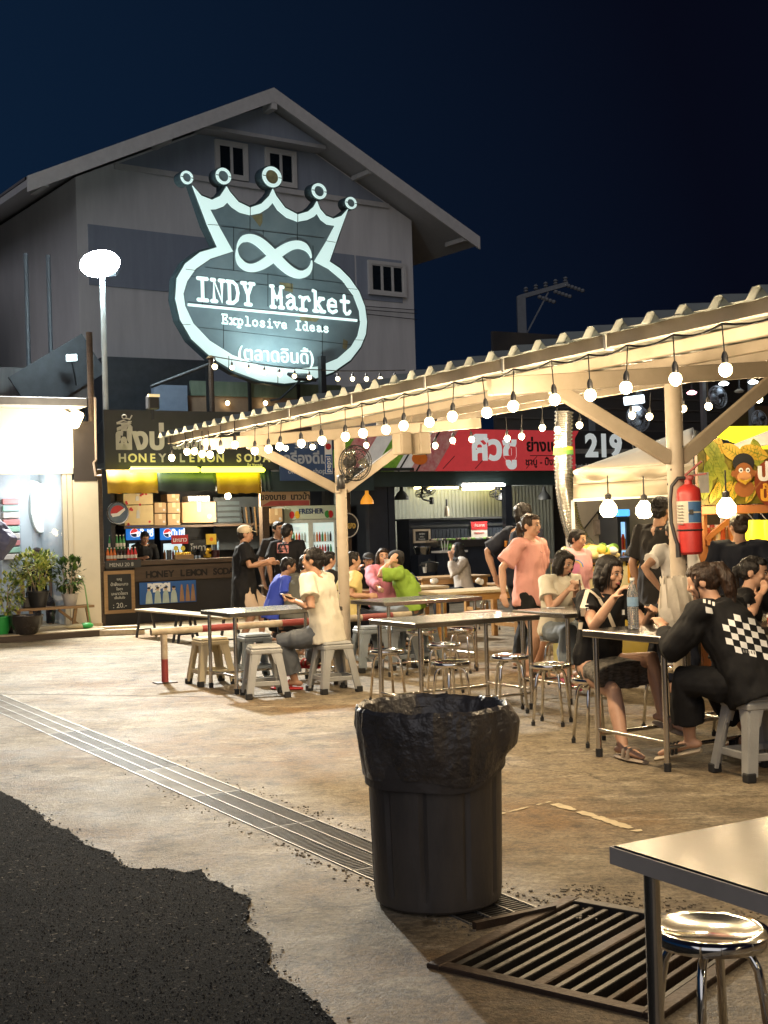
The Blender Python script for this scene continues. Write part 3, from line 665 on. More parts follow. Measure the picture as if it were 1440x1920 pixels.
# the floodlight that washes the lower part of the sign
p = SF.pt(566, 707, -1.15); w = SF.w(p.x, p.y, p.z)
fl = thing('sign_floodlight', 'flat black floodlight aimed up at the bottom of the crown sign', 'floodlight', w, SF.rz)
m = MB(); m.box((0, 0, 0), (.5, .34, .06), rot=Matrix.Rotation(.45, 3, 'X'), bev=.01); m.build('housing', BLKMET, fl)
m = MB(); m.bar((0, 0, -.03), (0, .8, -.35), .03, .03); m.bar((0, .8, -.35), (0, 1.15, -.35), .03, .03); m.build('arm', BLKMET, fl)
l = bpy.data.lights.new('sign_flood', 'SPOT'); l.energy = 240; l.color = (.78, 1, .96); l.spot_size = 2.2; l.spot_blend = .8; l.shadow_soft_size = .1
o = bpy.data.objects.new('flood_lamp', l); col.objects.link(o); o.parent = fl; o.location = (0, -.05, .10); o.rotation_euler = V((0, .75, 1.0)).to_track_quat('-Z', 'Y').to_euler()
# ------------------------------------------------------------------ pergola with the corrugated roof
PG = Frame((.7, 8.5), .48, -.88)         # local x runs towards the camera's right, local y away under the roof
XF, XN, YD = -6.32, 6.6, 3.45
SL = .078
CORR = M('corrugated_roof_sheet', (.40, .43, .40), .42, .35, var=.15, scale=2, bump=.04)
pg = thing('canopy', 'long open canopy with cream beams and a corrugated sheet roof over the tables', 'canopy', PG.o, PG.rz)
def rz_(y): return 2.47 + SL * y           # centre of the rafters
def pbar(p0, p1, w, h, name, up=(0, 0, 1), mat=CREAM, par=None):
    m = MB(); m.bar(p0, p1, w, h, up=up, bev=.006); return m.build(name, mat, par or pg)
pbar((XF, 0, 2.585), (XN, 0, 2.585), .05, .088, 'fascia')
for x in (-3.1, -1.9, -.75, .25, 1.3):
    m = MB(); m.bx(x - .012, x + .012, -.031, .03, 2.535, 2.636); m.build('fascia_joint', WHITEP, pg)
for y in (.85, 1.75, 2.6, YD): pbar((XF, y, rz_(y) + .105), (XN, y, rz_(y) + .105), .05, .08, 'purlin')
POSTX = (-5.4, 0.0, 5.4)
for x in POSTX:
    pbar((x, .03, rz_(0)), (x, YD, rz_(YD)), .07, .12, 'rafter')
    m = MB(); m.tube([(x, 1.62, 0), (x, 1.62, rz_(1.62) - .05)], .062, 20); po = m.build('post', CREAM, pg, smooth=40)
    m = MB()
    for i in range(9): a = R.uniform(0, 6.28); z = R.uniform(.6, 2.3); c = V((x + .062 * math.cos(a), 1.62 + .062 * math.sin(a), z)); m.ell(c, (.006, .006, .009), 6, 4)
    m.build('screw_hole', BLKMET, po)
    for sg in (-1, 1):
        pbar((x + .003, 1.62 + sg * .055, 1.99), (x + .003, 1.62 + sg * 1.08, rz_(1.62 + sg * 1.08) - .03), .05, .10, 'brace', up=(1, 0, 0) if False else (0, 0, 1))
# roof sheets, trapezoid ribs of .26 m, each sheet a part
pit_ = .26; prof = [(0, 0), (.05, .052), (.10, .052), (.15, 0)]
ns = 4; W = pit_ * ns
x = XF - .02; k = 0
while x < XN:
    vs = []; pts = []
    for i in range(ns):
        for (a, h) in prof: pts.append((x + i * pit_ + a, h))
    pts.append((x + ns * pit_ + .02, 0.0)); dz = .004 * (k % 2)
    e0 = -.10 - R.uniform(0, .03)
    for (y, jj) in ((e0, 0), (YD * .5, 0), (YD + .18, 0)):
        for (a, h) in pts: vs.append((a, y, rz_(y) + .155 + h + dz + R.uniform(-.002, .002)))
    n = len(pts); fs = [(j * n + i, j * n + i + 1, (j + 1) * n + i + 1, (j + 1) * n + i) for j in range(2) for i in range(n - 1)]
    m = MB(); m.add(vs, fs); o = m.build('roof_sheet', CORR, pg, fix=False)
    s_ = o.modifiers.new('t', 'SOLIDIFY'); s_.thickness = .003
    x += W; k += 1
# pale foam closures in the rib ends along the front edge
CL = M('rib_end_filler', (.56, .62, .60), .7, var=.08)
fm = MB(); x = XF - .02
while x < XN - .3:
    fm.prism([(x + .003, rz_(0) + .150), (x + .05, rz_(0) + .2), (x + .10, rz_(0) + .2), (x + .147, rz_(0) + .150)], -.05, -.04); x += pit_
tag(fm.build('rib_end_filler', CL, pg), kind='stuff')
# wiring, boxes and pipe on the far rafter
def boxes():
    f = lambda px, py: PG.loc(P(px, py, 13.0))
    for px in (754, 789):
        p = f(px, 832); m = MB(); m.bx(p.x - .10, p.x + .10, p.y - .06, p.y + .06, p.z - .11, p.z + .11, bev=.01)
        o = thing('junction_box', 'cream electrical box hanging under the canopy, ' + ('left one of the pair beside the far post' if px < 770 else 'right one of the pair with the cable loops'), 'electrical box', PG.w(0, 0), PG.rz, 'electrical boxes under the canopy')
        m.build('box', CREAM, o); m = MB(); m.bx(p.x - .085, p.x + .085, p.y - .067, p.y - .058, p.z - .09, p.z + .09); m.build('lid', CREAM, o)
        m = MB(); m.tube([(p.x, p.y, p.z + .1), (p.x + .02, p.y, p.z + .2), (p.x + .15, p.y + .02, p.z + .22), (p.x + .2, p.y + .02, p.z + .3)], .012, 6); m.build('conduit', CREAM, o, smooth=60)
boxes()
# ------------------------------------------------------------------ string lights
def bulb_proto(r, drop, mat, watts=0):
    t = thing('string_bulb', '', 'light bulb')
    m = MB(); m.ell((0, 0, -drop), (r, r, r * 1.04), 14, 9); m.build('globe', mat, t, smooth=80)
    m = MB(); m.lathe([(r * .42, -drop + r * .75), (r * .5, -drop + r * 1.2), (r * .5, -drop + r * 2.0), (r * .32, -drop + r * 2.5), (.006, -drop + r * 2.7)], 10); m.build('socket', BLACKP, t, smooth=40)
    m = MB(); m.tube([(0, 0, -drop + r * 2.6), (.002, 0, 0)], .004, 5); m.build('cord', CABLE, t)
    if watts: pointlight('bulb_light', (0, 0, -drop - r - .02), watts, (1, .76, .47), .025, t)
    return t
BP = bulb_proto(.035, .235, BULBM, 23); used = [False]
def bulb(loc, label, group, proto=BP, first=used, sc_=1.0):
    o = proto if not first[0] else copy_tree(proto); first[0] = True
    o.location = loc; o.scale = (sc_,) * 3; o.rotation_euler = (R.gauss(0, .05), R.gauss(0, .05), R.uniform(0, 6)); o['label'] = label; o['group'] = group; return o
ORD = 'first second third fourth fifth sixth seventh eighth ninth tenth eleventh twelfth thirteenth fourteenth fifteenth sixteenth seventeenth eighteenth nineteenth twentieth'.split() + ['twenty-' + q for q in ('first', 'second', 'third')]
front = [(1357, 683), (1265, 698), (1178, 705), (1105, 718), (1036, 732), (964, 741), (906, 753), (852, 760), (804, 772), (759, 780), (719, 790), (680, 802), (648, 808), (600, 812), (564, 817), (529, 826), (504, 830), (479, 836), (441, 834), (415, 843), (392, 852), (380, 851), (361, 846), (347, 847), (320, 858)]
wire = []
for i, (px, py) in enumerate(front):
    p = PG.pt(px, py, -.05); x = p.x; top = 2.535 - R.uniform(0, .012); wire.append((x, top))
    lab = {0: 'glowing round bulb on the front string right of the near post', 1: 'glowing round bulb on the front string directly above the near post', 11: 'glowing round bulb on the front string just right of the far fan', 24: 'last glowing round bulb hanging below the far end of the canopy edge'}.get(i, 'glowing round bulb on the front canopy string, %s leftwards from the near post' % ORD[i - 2])
    bulb(PG.w(x, -.05, top if i < 18 else p.z + .235), lab, 'front string bulbs')
for i in range(9):
    x = wire[0][0] + .46 * (i + 1); bulb(PG.w(x, -.05, 2.53), 'glowing round bulb on the front canopy string, %s beyond the right frame edge' % ORD[i], 'front string bulbs'); wire.insert(0, (x, 2.53))
wr = thing('light_string', 'black cable of the light string along the front edge of the canopy', 'cable', PG.o, PG.rz)
pts = []
ws = sorted(wire)
for a, b in zip(ws[:-1], ws[1:]):
    for j in range(5): t = j / 5; pts.append((a[0] + (b[0] - a[0]) * t, -.05, a[1] + (b[1] - a[1]) * t - .028 * math.sin(PI * t) * min(1, (b[0] - a[0]) * 3)))
pts.append((ws[-1][0], -.05, ws[-1][1])); m = MB(); m.tube(pts, .0065, 5); m.build('cable', CABLE, wr, smooth=60)
# back row of bulbs, hung from the rear purlin
back = [(1018, 802), (1046, 806), (1089, 797), (980, 818), (950, 822), (882, 824), (1427, 748), (1327, 762), (1280, 766), (1221, 781), (1180, 779), (852, 826), (818, 835)]
BL = ['left of the silver duct', 'in front of the silver duct', 'right of the silver duct', 'above the red sign near its black writing', 'above the white Thai letters of the red sign', 'at the left of the white Thai letters', 'at the right edge beside the brace', 'beside the round hall fan', 'touching the near post on its right', 'left of the near post', 'beside the left hall fan', 'over the meat picture of the red sign', 'right of the cream electrical boxes']
for i, (px, py) in enumerate(back):
    yy = YD - .1 if i not in (6, 7, 8, 9, 10) else YD + .3
    p = PG.pt(px, py, yy); bulb(PG.w(p.x, yy, p.z + .235), 'small glowing bulb on the back string, ' + BL[i], 'back string bulbs')
for i, (px, py) in enumerate([(537, 840), (588, 838), (687, 835)]):
    p = P(px, py, 16.2); bulb((p.x, p.y, p.z + .235), 'glowing bulb hung before the blue banner, ' + ('over its left end', 'over its right end', 'just right of the far fan')[i], 'bulbs near the blue banner')
# ------------------------------------------------------------------ string at the crown sign
p0, p1 = P(398, 668, 20.5), P(760, 694, 20.5)
BQ = bulb_proto(.045, .16, BULBF); uq = [False]; m = MB(); pts = []
for i, px in enumerate((403, 434, 466, 495, 523, 552, 579, 633, 661, 686, 712, 740)):
    t = (px - 398) / 362; q = p0.lerp(p1, t); q.z -= .10 * math.sin(PI * t); pts.append(q)
    bulb(q, 'little glowing bulb before the crown sign foot, %s from the left' % ORD[i], 'bulbs at the crown sign', BQ, uq, .8 if i else 1.0)
m.tube([p0] + pts + [p1], .008, 4); tag(m.build('light_string', CABLE, None), 'thin dark cable carrying little bulbs past the foot of the crown sign', 'cable')
# ------------------------------------------------------------------ wall fan on the far post
def fan(name, label, loc, rz, r=.2, tilt=.1, mats=None, group=None, arm=.2, blades=3):
    t = thing(name, label, 'fan', loc, rz, group); bm_, cm = mats or (BLKMET, CHROME)
    rot = Matrix.Rotation(tilt, 3, 'X')
    m = MB()
    for yy, k in ((-.10, .55), (-.085, .8), (-.05, 1), (0, 1), (.045, .85), (.06, .45)):
        m.tube([rot @ V((r * k * math.cos(a * PI / 14), yy, r * k * math.sin(a * PI / 14))) for a in range(29)], .0035 if k < 1 else .0055, 4, caps=False)
    for i in range(30):
        a = i * 2 * PI / 30; c, s = math.cos(a), math.sin(a)
        m.tube([rot @ V((r * k * c, yy, r * k * s)) for yy, k in ((-.105, .2), (-.10, .55), (-.085, .8), (-.05, 1), (0, 1), (.045, .85), (.06, .45), (.062, .2))], .0022, 3, caps=False)
    m.build('guard', bm_, t, smooth=60, fix=False)
    m = MB()
    for i in range(blades):
        a0 = i * 2 * PI / blades; vs = []
        for k in range(5):
            rr = r * (.2 + .17 * k); w = .5 * math.sin(.5 + k * .55)
            for sg in (-1, 1): a = a0 + sg * w; vs.append(rot @ V((rr * math.cos(a), -.02 + sg * .022, rr * math.sin(a))))
        m.add(vs, [(2 * k, 2 * k + 1, 2 * k + 3, 2 * k + 2) for k in range(4)])
    o = m.build('blade', cm, t, smooth=80, fix=False); o.modifiers.new('t', 'SOLIDIFY').thickness = .004; tag(o, kind='stuff')
    m = MB(); m.lathe([(.0, .0), (.055, .01), (.062, .04), (.06, .10), (.045, .14), (.015, .15)], 14, rot=rot @ Matrix.Rotation(-PI / 2, 3, 'X'), c=rot @ V((0, .03, 0))); m.build('motor', BLACKP, t, smooth=50)
    m = MB(); m.tube([rot @ V((0, .10, -.03)), (0, .12, -.10), (0, .07, -.17), (arm * .5, .02, -.2), (arm, .0, -.2)], .02, 8, round_=True); m.bx(arm - .03, arm + .03, -.045, .045, -.28, -.13, bev=.01); m.build('bracket', BLACKP, t, smooth=50)
    return t
pA = PG.w(POSTX[0], 1.62)
q = P(664, 868, pA.y - .22)
fan('wall_fan', 'black wall fan with wire guard seen from behind on the far canopy post', q, .55, .19, .12, arm=-.17)
m = MB(); q2 = P(633, 916, pA.y - .1); m.box(q2, (.055, .05, .10), bev=.006); sb = m.build('switch_box', CREAM, None); tag(sb, 'small cream switch box with a black toggle on the far canopy post', 'switch box')
m = MB(); m.box(q2 + V((0, -.028, 0)), (.022, .012, .05)); m.build('switch', BLACKP, sb)
# ------------------------------------------------------------------ fire extinguisher on the near post
pB = PG.w(POSTX[1], 1.62)
q = P(1292, 950, pB.y - .12)
fe = thing('fire_extinguisher', 'red fire extinguisher with black hose strapped to the near cream post', 'extinguisher', (q.x + .0, q.y, 0), -.3)
zt, zb2 = P(1290, 908, q.y).z, P(1300, 1040, q.y).z; r = .086; h = zt - zb2
m = MB(); m.lathe([(.0, zb2), (r * .8, zb2 + .003), (r, zb2 + .02), (r, zt - .07), (r * .93, zt - .035), (r * .6, zt - .008), (.028, zt), (.026, zt + .03), (0, zt + .032)], 28); m.build('cylinder', RED, fe, smooth=40)
LABM = M('extinguisher_label', (.62, .58, .48), .5, var=.06); BLUEL = M('blue_label_print', (.05, .14, .32), .5, var=.05)
def wrap(a0, a1, z0, z1, rr, mat, name, par, seg=10):
    m = MB(); vs = []
    for i in range(seg + 1):
        a = a0 + (a1 - a0) * i / seg
        for z in (z0, z1): vs.append((rr * math.cos(a), rr * math.sin(a), z))
    m.add(vs, [(2 * i, 2 * i + 2, 2 * i + 3, 2 * i + 1) for i in range(seg)]); return m.build(name, mat, par, smooth=80, fix=False)
lz0, lz1 = zb2 + h * .45, zb2 + h * .76
lb = wrap(-PI * .95, -PI * .08, lz0, lz1, r + .0015, LABM, 'label', fe)
wrap(-PI * .5, -PI * .09, lz1 - .075, lz1 - .005, r + .0025, BLUEL, 'blue_print', lb); wrap(-PI * .5, -PI * .09, lz0 + .004, lz0 + .07, r + .0025, BLUEL, 'blue_print', lb)
m = MB()
for i in range(7): m.box((-.058, -.078 - .0 * i, lz1 - .03 - i * .022), (.05, .004, .006), rot=Matrix.Rotation(-.62, 3, 'Z'))
m.build('small_print', M('faint_grey_print', (.25, .23, .2), .6, var=0), lb)
m = MB(); m.box((.02, -.093, (lz0 + lz1) / 2), (.03, .004, .035)); m.build('emblem', BLACKL, lb)
m = MB(); m.tube([(0, 0, zt + .02), (0, 0, zt + .055)], .024, 10); m.bar((-.02, 0, zt + .055), (.13, -.02, zt + .07), .022, .012); m.bar((-.02, 0, zt + .065), (.10, -.03, zt + .16), .022, .012); m.ell((.02, -.03, zt + .045), (.022, .012, .022), 10, 6); m.build('valve_handle', DRED, fe, smooth=40)
m = MB(); m.tube([(-.01, 0, zt + .045), (-.07, -.02, zt + .045), (-.115, -.03, zt - .01), (-.128, -.03, zt - .12), (-.125, -.035, zt - .27), (-.10, -.05, zt - .38), (-.085, -.055, zt - .43)], .014, 8, round_=True); m.build('hose', BLACKP, fe, smooth=60)
m = MB(); m.tube([(-.085, -.055, zt - .42), (-.08, -.055, zt - .52)], [.016, .02], 10); m.build('nozzle', BLACKP, fe, smooth=40)
m = MB(); m.tube([((r + .004) * math.cos(a), (r + .004) * math.sin(a), zb2 + h * .35) for a in [i * PI / 8 for i in range(17)]], .006, 4, caps=False); m.build('strap', BLKMET, fe)
# ------------------------------------------------------------------ street flood lamp on its pole
q = P(188, 500, 22.95)
pb = P(184, 700, 22.95)
lp = thing('street_lamp', 'bright white floodlight on a tall pale pole behind the white shop', 'street lamp', (q.x, q.y, 0))
m = MB(); m.tube([(.03, 0, 0), (.03, 0, pb.z), (.03, 0, q.z - .2)], [.055, .052, .045], 10); m.build('pole', M('pale_pole_paint', (.55, .58, .55), .5), lp, smooth=50)
LAMPM = M('cool_floodlight_glow', (1, 1, 1), .4, emit=260, ecol=(.72, .93, 1), var=0)
m = MB(); m.box((0, .10, q.z + .02), (.60, .2, .34), rot=Matrix.Rotation(-.5, 3, 'X'), bev=.03); m.build('housing', BLKMET, lp)
m = MB(); rt = Matrix.Rotation(-.5, 3, 'X'); m.ell(V((0, .06, q.z + .0)) + rt @ V((0, -.10, 0)), (.36, .12, .30), 20, 12, rot=rt); m.build('lens', LAMPM, lp)
l = bpy.data.lights.new('flood_glow', 'SPOT'); l.energy = 6800; l.color = (1.0, .97, .88); l.spot_size = 2.35; l.spot_blend = .3; l.shadow_soft_size = .2
o = bpy.data.objects.new('flood_glow', l); col.objects.link(o); o.parent = lp; o.location = (.05, -.55, q.z - .2); o.rotation_euler = V((.20, -.88, -.42)).to_track_quat('-Z', 'Y').to_euler()
q = P(135, 671, 25); o = thing('distant_floodlight', 'small white floodlight above the dark roofs at left', 'floodlight', (q.x, q.y, q.z)); 
m = MB(); m.box((0, 0, 0), (.24, .06, .16), bev=.02); m.build('housing', BLKMET, o); m = MB(); m.box((0, -.035, 0), (.2, .01, .12)); m.build('lens', M('small_floodlight_glow', (1, 1, 1), .4, emit=16, ecol=(.75, .95, 1), var=0), o)
m = MB(); m.bar((0, 0, -.08), (0, .3, -.5), .03, .03); m.build('arm', BLKMET, o)
# ------------------------------------------------------------------ row of shops behind the tables
RW = Frame((-4.9, 22.3), .87, .49)
def rz0(o): return RW.rz
def panel(fr, x0, y0, x1, y1, off, th, name, mat, parent, bev=0.0, lift=0.0):
    """box whose front face covers the photo rectangle on plane off of frame fr"""
    xm = (x0 + x1) / 2; a, b = fr.pt(x0, (y0 + y1) / 2, off).x, fr.pt(x1, (y0 + y1) / 2, off).x; zt, zb_ = fr.pt(xm, y0, off).z, fr.pt(xm, y1, off).z
    m = MB(); m.bx(a, b, off, off + th, zb_, zt, bev=bev); return m.build(name, mat, parent)
def rect(fr, x0, y0, x1, y1, off):
    xm = (x0 + x1) / 2; return fr.pt(x0, (y0 + y1) / 2, off).x, fr.pt(x1, (y0 + y1) / 2, off).x, fr.pt(xm, y1, off).z, fr.pt(xm, y0, off).z
def rthing(name, label, cat, fr=None, group=None): fr = fr or RW; return thing(name, label, cat, fr.o, fr.rz, group)
def fthing(fr, px, py, off, name, label, cat, group=None):
    p = fr.pt(px, py, off); w = fr.w(p.x, p.y, p.z); return thing(name, label, cat, w, fr.rz, group)
def lamp_mat(name, c, s): return M(name, c, .4, emit=s, ecol=c, var=0)
SIGNK = M('charcoal_sign_vinyl', (.04, .042, .044), .55, var=.12)
LETC = M('pale_sign_letters', (.55, .53, .47), .5, var=.05); LETY = M('yellow_lit_letters', (.66, .60, .24), .4, emit=.18, ecol=(.9, .85, .3), var=0)
NEON = lamp_mat('yellow_green_tube', (.85, 1, .05), 7)
hs = rthing('drink_stall', 'dark wooden honey lemon soda stall with charcoal sign and yellow awning', 'stall')
x0, x1, _, _ = rect(RW, 190, 0, 522, 0, 0)
m = MB(); m.bx(x0 - .05, x1, 2.4, 2.5, 0, 3.4); m.build('back_wall', M('stall_dark_wall', (.03, .03, .034), .7), hs)
m = MB(); m.bx(x0 - .05, x0 + .02, .1, 2.4, 0, 3.4); m.build('side_wall', M('stall_dark_wall'), hs)
m = MB(); m.bx(x0 - .1, x1 + .2, -.1, 2.6, 2.75, 2.85); m.build('ceiling', BLKMET, hs)
for px, w in ((186, .13), (497, .15)): p = RW.pt(px, 1000, -.05); m = MB(); m.bx(p.x - w / 2, p.x + w / 2, -.1, .05, 0, 2.72, bev=.01); m.build('post', DWOOD, hs)
sb = panel(RW, 196, 771, 522, 881, -.12, .08, 'sign_board', SIGNK, hs)
a, b, z0, z1 = rect(RW, 196, 771, 522, 881, -.12)
p = RW.pt(215, 841, -.125); text('ผึ้งบ่', .52, LETC, hs, (p.x, -.128, p.z), off=.022, align='LEFT')
p = RW.pt(322, 841, -.125); text('แองมะนาว', .30, LETC, hs, (p.x, -.128, p.z), off=.012, align='LEFT')
p, q = RW.pt(222, 866, -.125), RW.pt(503, 866, -.125)
for i, ch in enumerate('HONEY LEMON SODA'):
    if ch != ' ': text(ch, .205, LETC if i in (0, 4, 6) else LETY, hs, (p.x + (q.x - p.x) * (i + .4) / 15.6, -.128, p.z), off=.006, sx=1.0)
p = RW.pt(478, 874, -.125); text('By Vareda', .075, LETY, hs, (p.x, -.128, p.z))
m = MB(); c = RW.pt(233, 788, -.125); m.tube([(c.x - .14, -.128, c.z - .05), (c.x - .02, -.128, c.z - .0), (c.x + .12, -.128, c.z - .05), (c.x - .14, -.128, c.z - .06)], .016, 5, flat=.4, up=(0, 1, 0))
m.tube([(c.x + .0 + .04 * math.cos(t * .6), -.13, c.z + .06 + .035 * math.sin(t * .6)) for t in range(11)], .011, 5, flat=.4, up=(0, 1, 0)); m.tube([(c.x + .02, -.129, c.z + .04), (c.x + .10, -.129, c.z + .02), (c.x + .14, -.129, c.z + .09)], .014, 5, flat=.4, up=(0, 1, 0)); m.tube([(c.x + .06, -.131, c.z - .02), (c.x + .13, -.131, c.z - .02)], .014, 5, flat=.4, up=(0, 1, 0)); tag(m.build('bee_logo', LETC, hs), kind='stuff')
for i, (pa, pb, col_) in enumerate(((201, 295, YELLOW), (295, 406, DGREEN), (406, 489, YELLOW), (489, 510, DGREEN))):
    a, b, z0, z1 = rect(RW, pa, 884, pb, 925 - 4 * (i % 2), -.35); m = MB(); vs = []; K = 14
    for r_, (y, z) in enumerate(((-.30, z1 + .03), (-.36, (z0 + z1) / 2), (-.38, z0))):
        for k in range(K + 1): t = k / K; vs.append((a + (b - a) * t, y + .010 * math.sin(t * 17 + r_ + i) * r_, z + .004 * math.sin(t * 23 + i) * r_))
    m.add(vs, [(r_ * (K + 1) + k, r_ * (K + 1) + k + 1, (r_ + 1) * (K + 1) + k + 1, (r_ + 1) * (K + 1) + k) for r_ in range(2) for k in range(K)]); o = m.build('awning', col_, hs, smooth=80, fix=False); o.modifiers.new('t', 'SOLIDIFY').thickness = .004
for i, (pa, pb) in enumerate(((247, 371), (380, 493))):
    t = rthing('light_tube', 'glowing yellow green tube light beneath the soda sign, ' + ('left of the two' if i == 0 else 'right of the two'), 'tube light', group='yellow green tubes')
    a, b, z0, z1 = rect(RW, pa, 876, pb, 887, -.42); zc_ = (z0 + z1) / 2; m = MB(); m.tube([(a, -.42, zc_), (b, -.42, zc_)], .042, 10, round_=True); m.build('tube', NEON, t, smooth=60); m = MB(); m.bx(a, b, -.40, -.36, zc_ + .035, zc_ + .07); m.build('fitting', WHITEP, t)
# counter
COUNTW = M('counter_dark_front', (.022, .02, .02), .6, var=.2)
a, b, _, zt = rect(RW, 196, 1053, 452, 1165, -.05)
m = MB(); m.bx(a, b, -.05, .45, .0, 1.02); m.build('counter', COUNTW, hs); m = MB(); m.bx(a - .03, b + .05, -.12, .5, 1.02, 1.10, bev=.008); m.build('counter_top', DWOOD, hs)
m = MB(); m.bx(RW.pt(252, 1075, -.1).x, b, -.1, -.055, .73, 1.0, bev=.006); m.build('counter_board', DWOOD, hs)
p, q = RW.pt(275, 1084, -.11), RW.pt(440, 1084, -.11)
for i, ch in enumerate('HONEY LEMON SODA'):
    if ch != ' ': text(ch, .16, M('burnt_letters', (.012, .009, .007), .8, var=0), hs, (p.x + (q.x - p.x) * (i + .4) / 16, -.104, .80), off=.006)
m = MB(); m.bx(a, RW.pt(262, 1050, -.1).x, -.16, -.13, .99, 1.13); m.build('price_board', BLKMET, hs); p = RW.pt(228, 1050, -.17); text('MENU 20 ฿', .09, M('chalk_writing', (.45, .45, .42), .8, var=.1), hs, (p.x, -.165, 1.02))
CHALK = M('chalk_writing'); CHB = M('chalkboard', (.02, .021, .022), .75, var=.2)
def chalkboard(fr, px0, py0, px1, py1, off, label, lines, frm, tilt=0):
    t = rthing('chalkboard', label, 'chalkboard', fr); a, b, z0, z1 = rect(fr, px0, py0, px1, py1, off); e = (b - a) * .11
    m = MB(); m.prism([(a, z0), (b, z0), (b, z1), (a, z1)], off - .03, off, [[(a + e, z0 + e), (b - e, z0 + e), (b - e, z1 - e), (a + e, z1 - e)]]); m.build('frame', frm, t)
    m = MB(); m.bx(a + e, b - e, off - .015, off - .003, z0 + e, z1 - e); m.build('board', CHB, t)
    H = z1 - z0 - 2 * e
    for (s, fy, fs) in lines: text(s, H * fs, CHALK, t, ((a + b) / 2, off - .017, z0 + e + H * fy), off=.001)
    return t
chalkboard(RW, 195, 1070, 252, 1150, -.16, 'wood framed chalkboard with a handwritten menu leaning on the soda counter', [('เมนู', .83, .10), ('น้ำผึ้งมะนาว', .68, .11), ('โซดา', .55, .10), ('มะนาวโซดา', .42, .11), ('เย็นชื่นใจ', .31, .09), (': 20.-', .06, .2)], WOOD)
def poster(fr, x0, y0, x1, y1, off, name, label, cat, mat, th=.015):
    p = fr.pt((x0 + x1) / 2, y1, off); t = thing(name, label, cat, fr.w(p.x, p.y, 0), fr.rz); a, b, z0, z1 = rect(fr, x0, y0, x1, y1, off); w = (b - a) / 2
    m = MB(); m.bx(-w, w, 0, th, z0, z1); m.build('sheet', mat, t); return t, w, z0, z1
def flat(t, pts, mat, name, y=-.003, th=.003):
    m = MB(); m.prism(pts, y - th, y); return m.build(name, mat, t)
def disc(cx, cz, rx, rz_=None, n=20, a0=0, a1=2 * PI): rz_ = rz_ or rx; return [(cx + rx * math.cos(a0 + (a1 - a0) * i / n), cz + rz_ * math.sin(a0 + (a1 - a0) * i / n)) for i in range(n if a1 - a0 > 6 else n + 1)]
PBLUE = M('deep_blue_print', (.02, .10, .33), .5, var=.12); PRED = M('bright_red_print', (.50, .03, .035), .5, var=.06); PWHITE = WHITEL
def logo(t, cx, cz, r, y):
    flat(t, disc(cx, cz, r, n=24), M('lit_white_letters', (.9, .9, .9), .4, emit=1.0, ecol=(1, 1, 1), var=0), 'logo', y); flat(t, disc(cx, cz, r * .93, n=16, a0=.25, a1=PI + .1) , M('lit_red_print', (.8, .05, .05), .4, emit=.7, ecol=(.9, .06, .05), var=0), 'logo_red', y - .003)
    flat(t, disc(cx, cz, r * .93, n=16, a0=PI + .25, a1=2 * PI - .1) , PBLUE, 'logo_blue', y - .003)
t, w, z0, z1 = poster(RW, 263, 1090, 369, 1131, -.13, 'banner', 'blue drinks banner with five pale figures fixed below the soda counter', 'banner', PBLUE)
text('PEPSI', .20, PWHITE, t, (-.17, -.004, z1 - .17), off=.012, sx=.95)
FIG = M('pale_figure_print', (.42, .50, .44), .6, var=.15); FIGB = M('brown_figure_print', (.30, .17, .09), .6, var=.2)
for i, fx in enumerate((-.36, -.20, -.05, .10)):
    flat(t, [(fx - .065, z0 + .01), (fx + .065, z0 + .01), (fx + .05, z0 + .17), (fx + .03, z0 + .23), (fx - .03, z0 + .23), (fx - .05, z0 + .17)], FIG, 'figure', -.009); flat(t, disc(fx, z0 + .26, .03), M('beige_print', (.55, .42, .30), .6), 'figure', -.012); flat(t, disc(fx, z0 + .285, .03, .02), BLACKL, 'figure', -.015)
for fx in (.25, .36, .46): flat(t, [(fx - .045, z0 + .02), (fx + .045, z0 + .02), (fx + .03, z0 + .2), (fx + .012, z0 + .32), (fx - .012, z0 + .32), (fx - .03, z0 + .2)], FIGB, 'bottle_print', -.009)
# round drinks disc on the left, boxes on the shelf
p = RW.pt(221, 962, -.1); t = thing('round_sign', 'round metal drinks sign with red and blue halves at the stall corner', 'sign', RW.w(p.x, p.y, p.z), RW.rz); r = .185
m = MB(); m.tube([(r * math.cos(i * PI / 14), 0, r * math.sin(i * PI / 14)) for i in range(29)], .018, 6, caps=False); m.build('rim', CHROME, t, smooth=60)
m = MB(); m.prism(disc(0, 0, r, n=28), -.005, .02); m.build('face', M('muted_blue_print', (.05, .08, .18), .4, c2=(.12, .18, .22), scale=4), t)
flat(t, disc(.0, .0, r * .72, n=16, a0=.5, a1=PI + .35), PRED, 'logo_red', -.006); flat(t, [(-.13, -.01), (-.02, .0), (.12, .09), (.13, .05), (.02, -.05), (-.1, -.07)], PWHITE, 'logo_band', -.01)
p = RW.pt(300, 985, .9); zs = p.z
m = MB(); m.bx(RW.pt(226, 985, .9).x, RW.pt(470, 985, .9).x, .7, 1.4, zs - .05, zs - .005); m.build('shelf', DWOOD, hs)
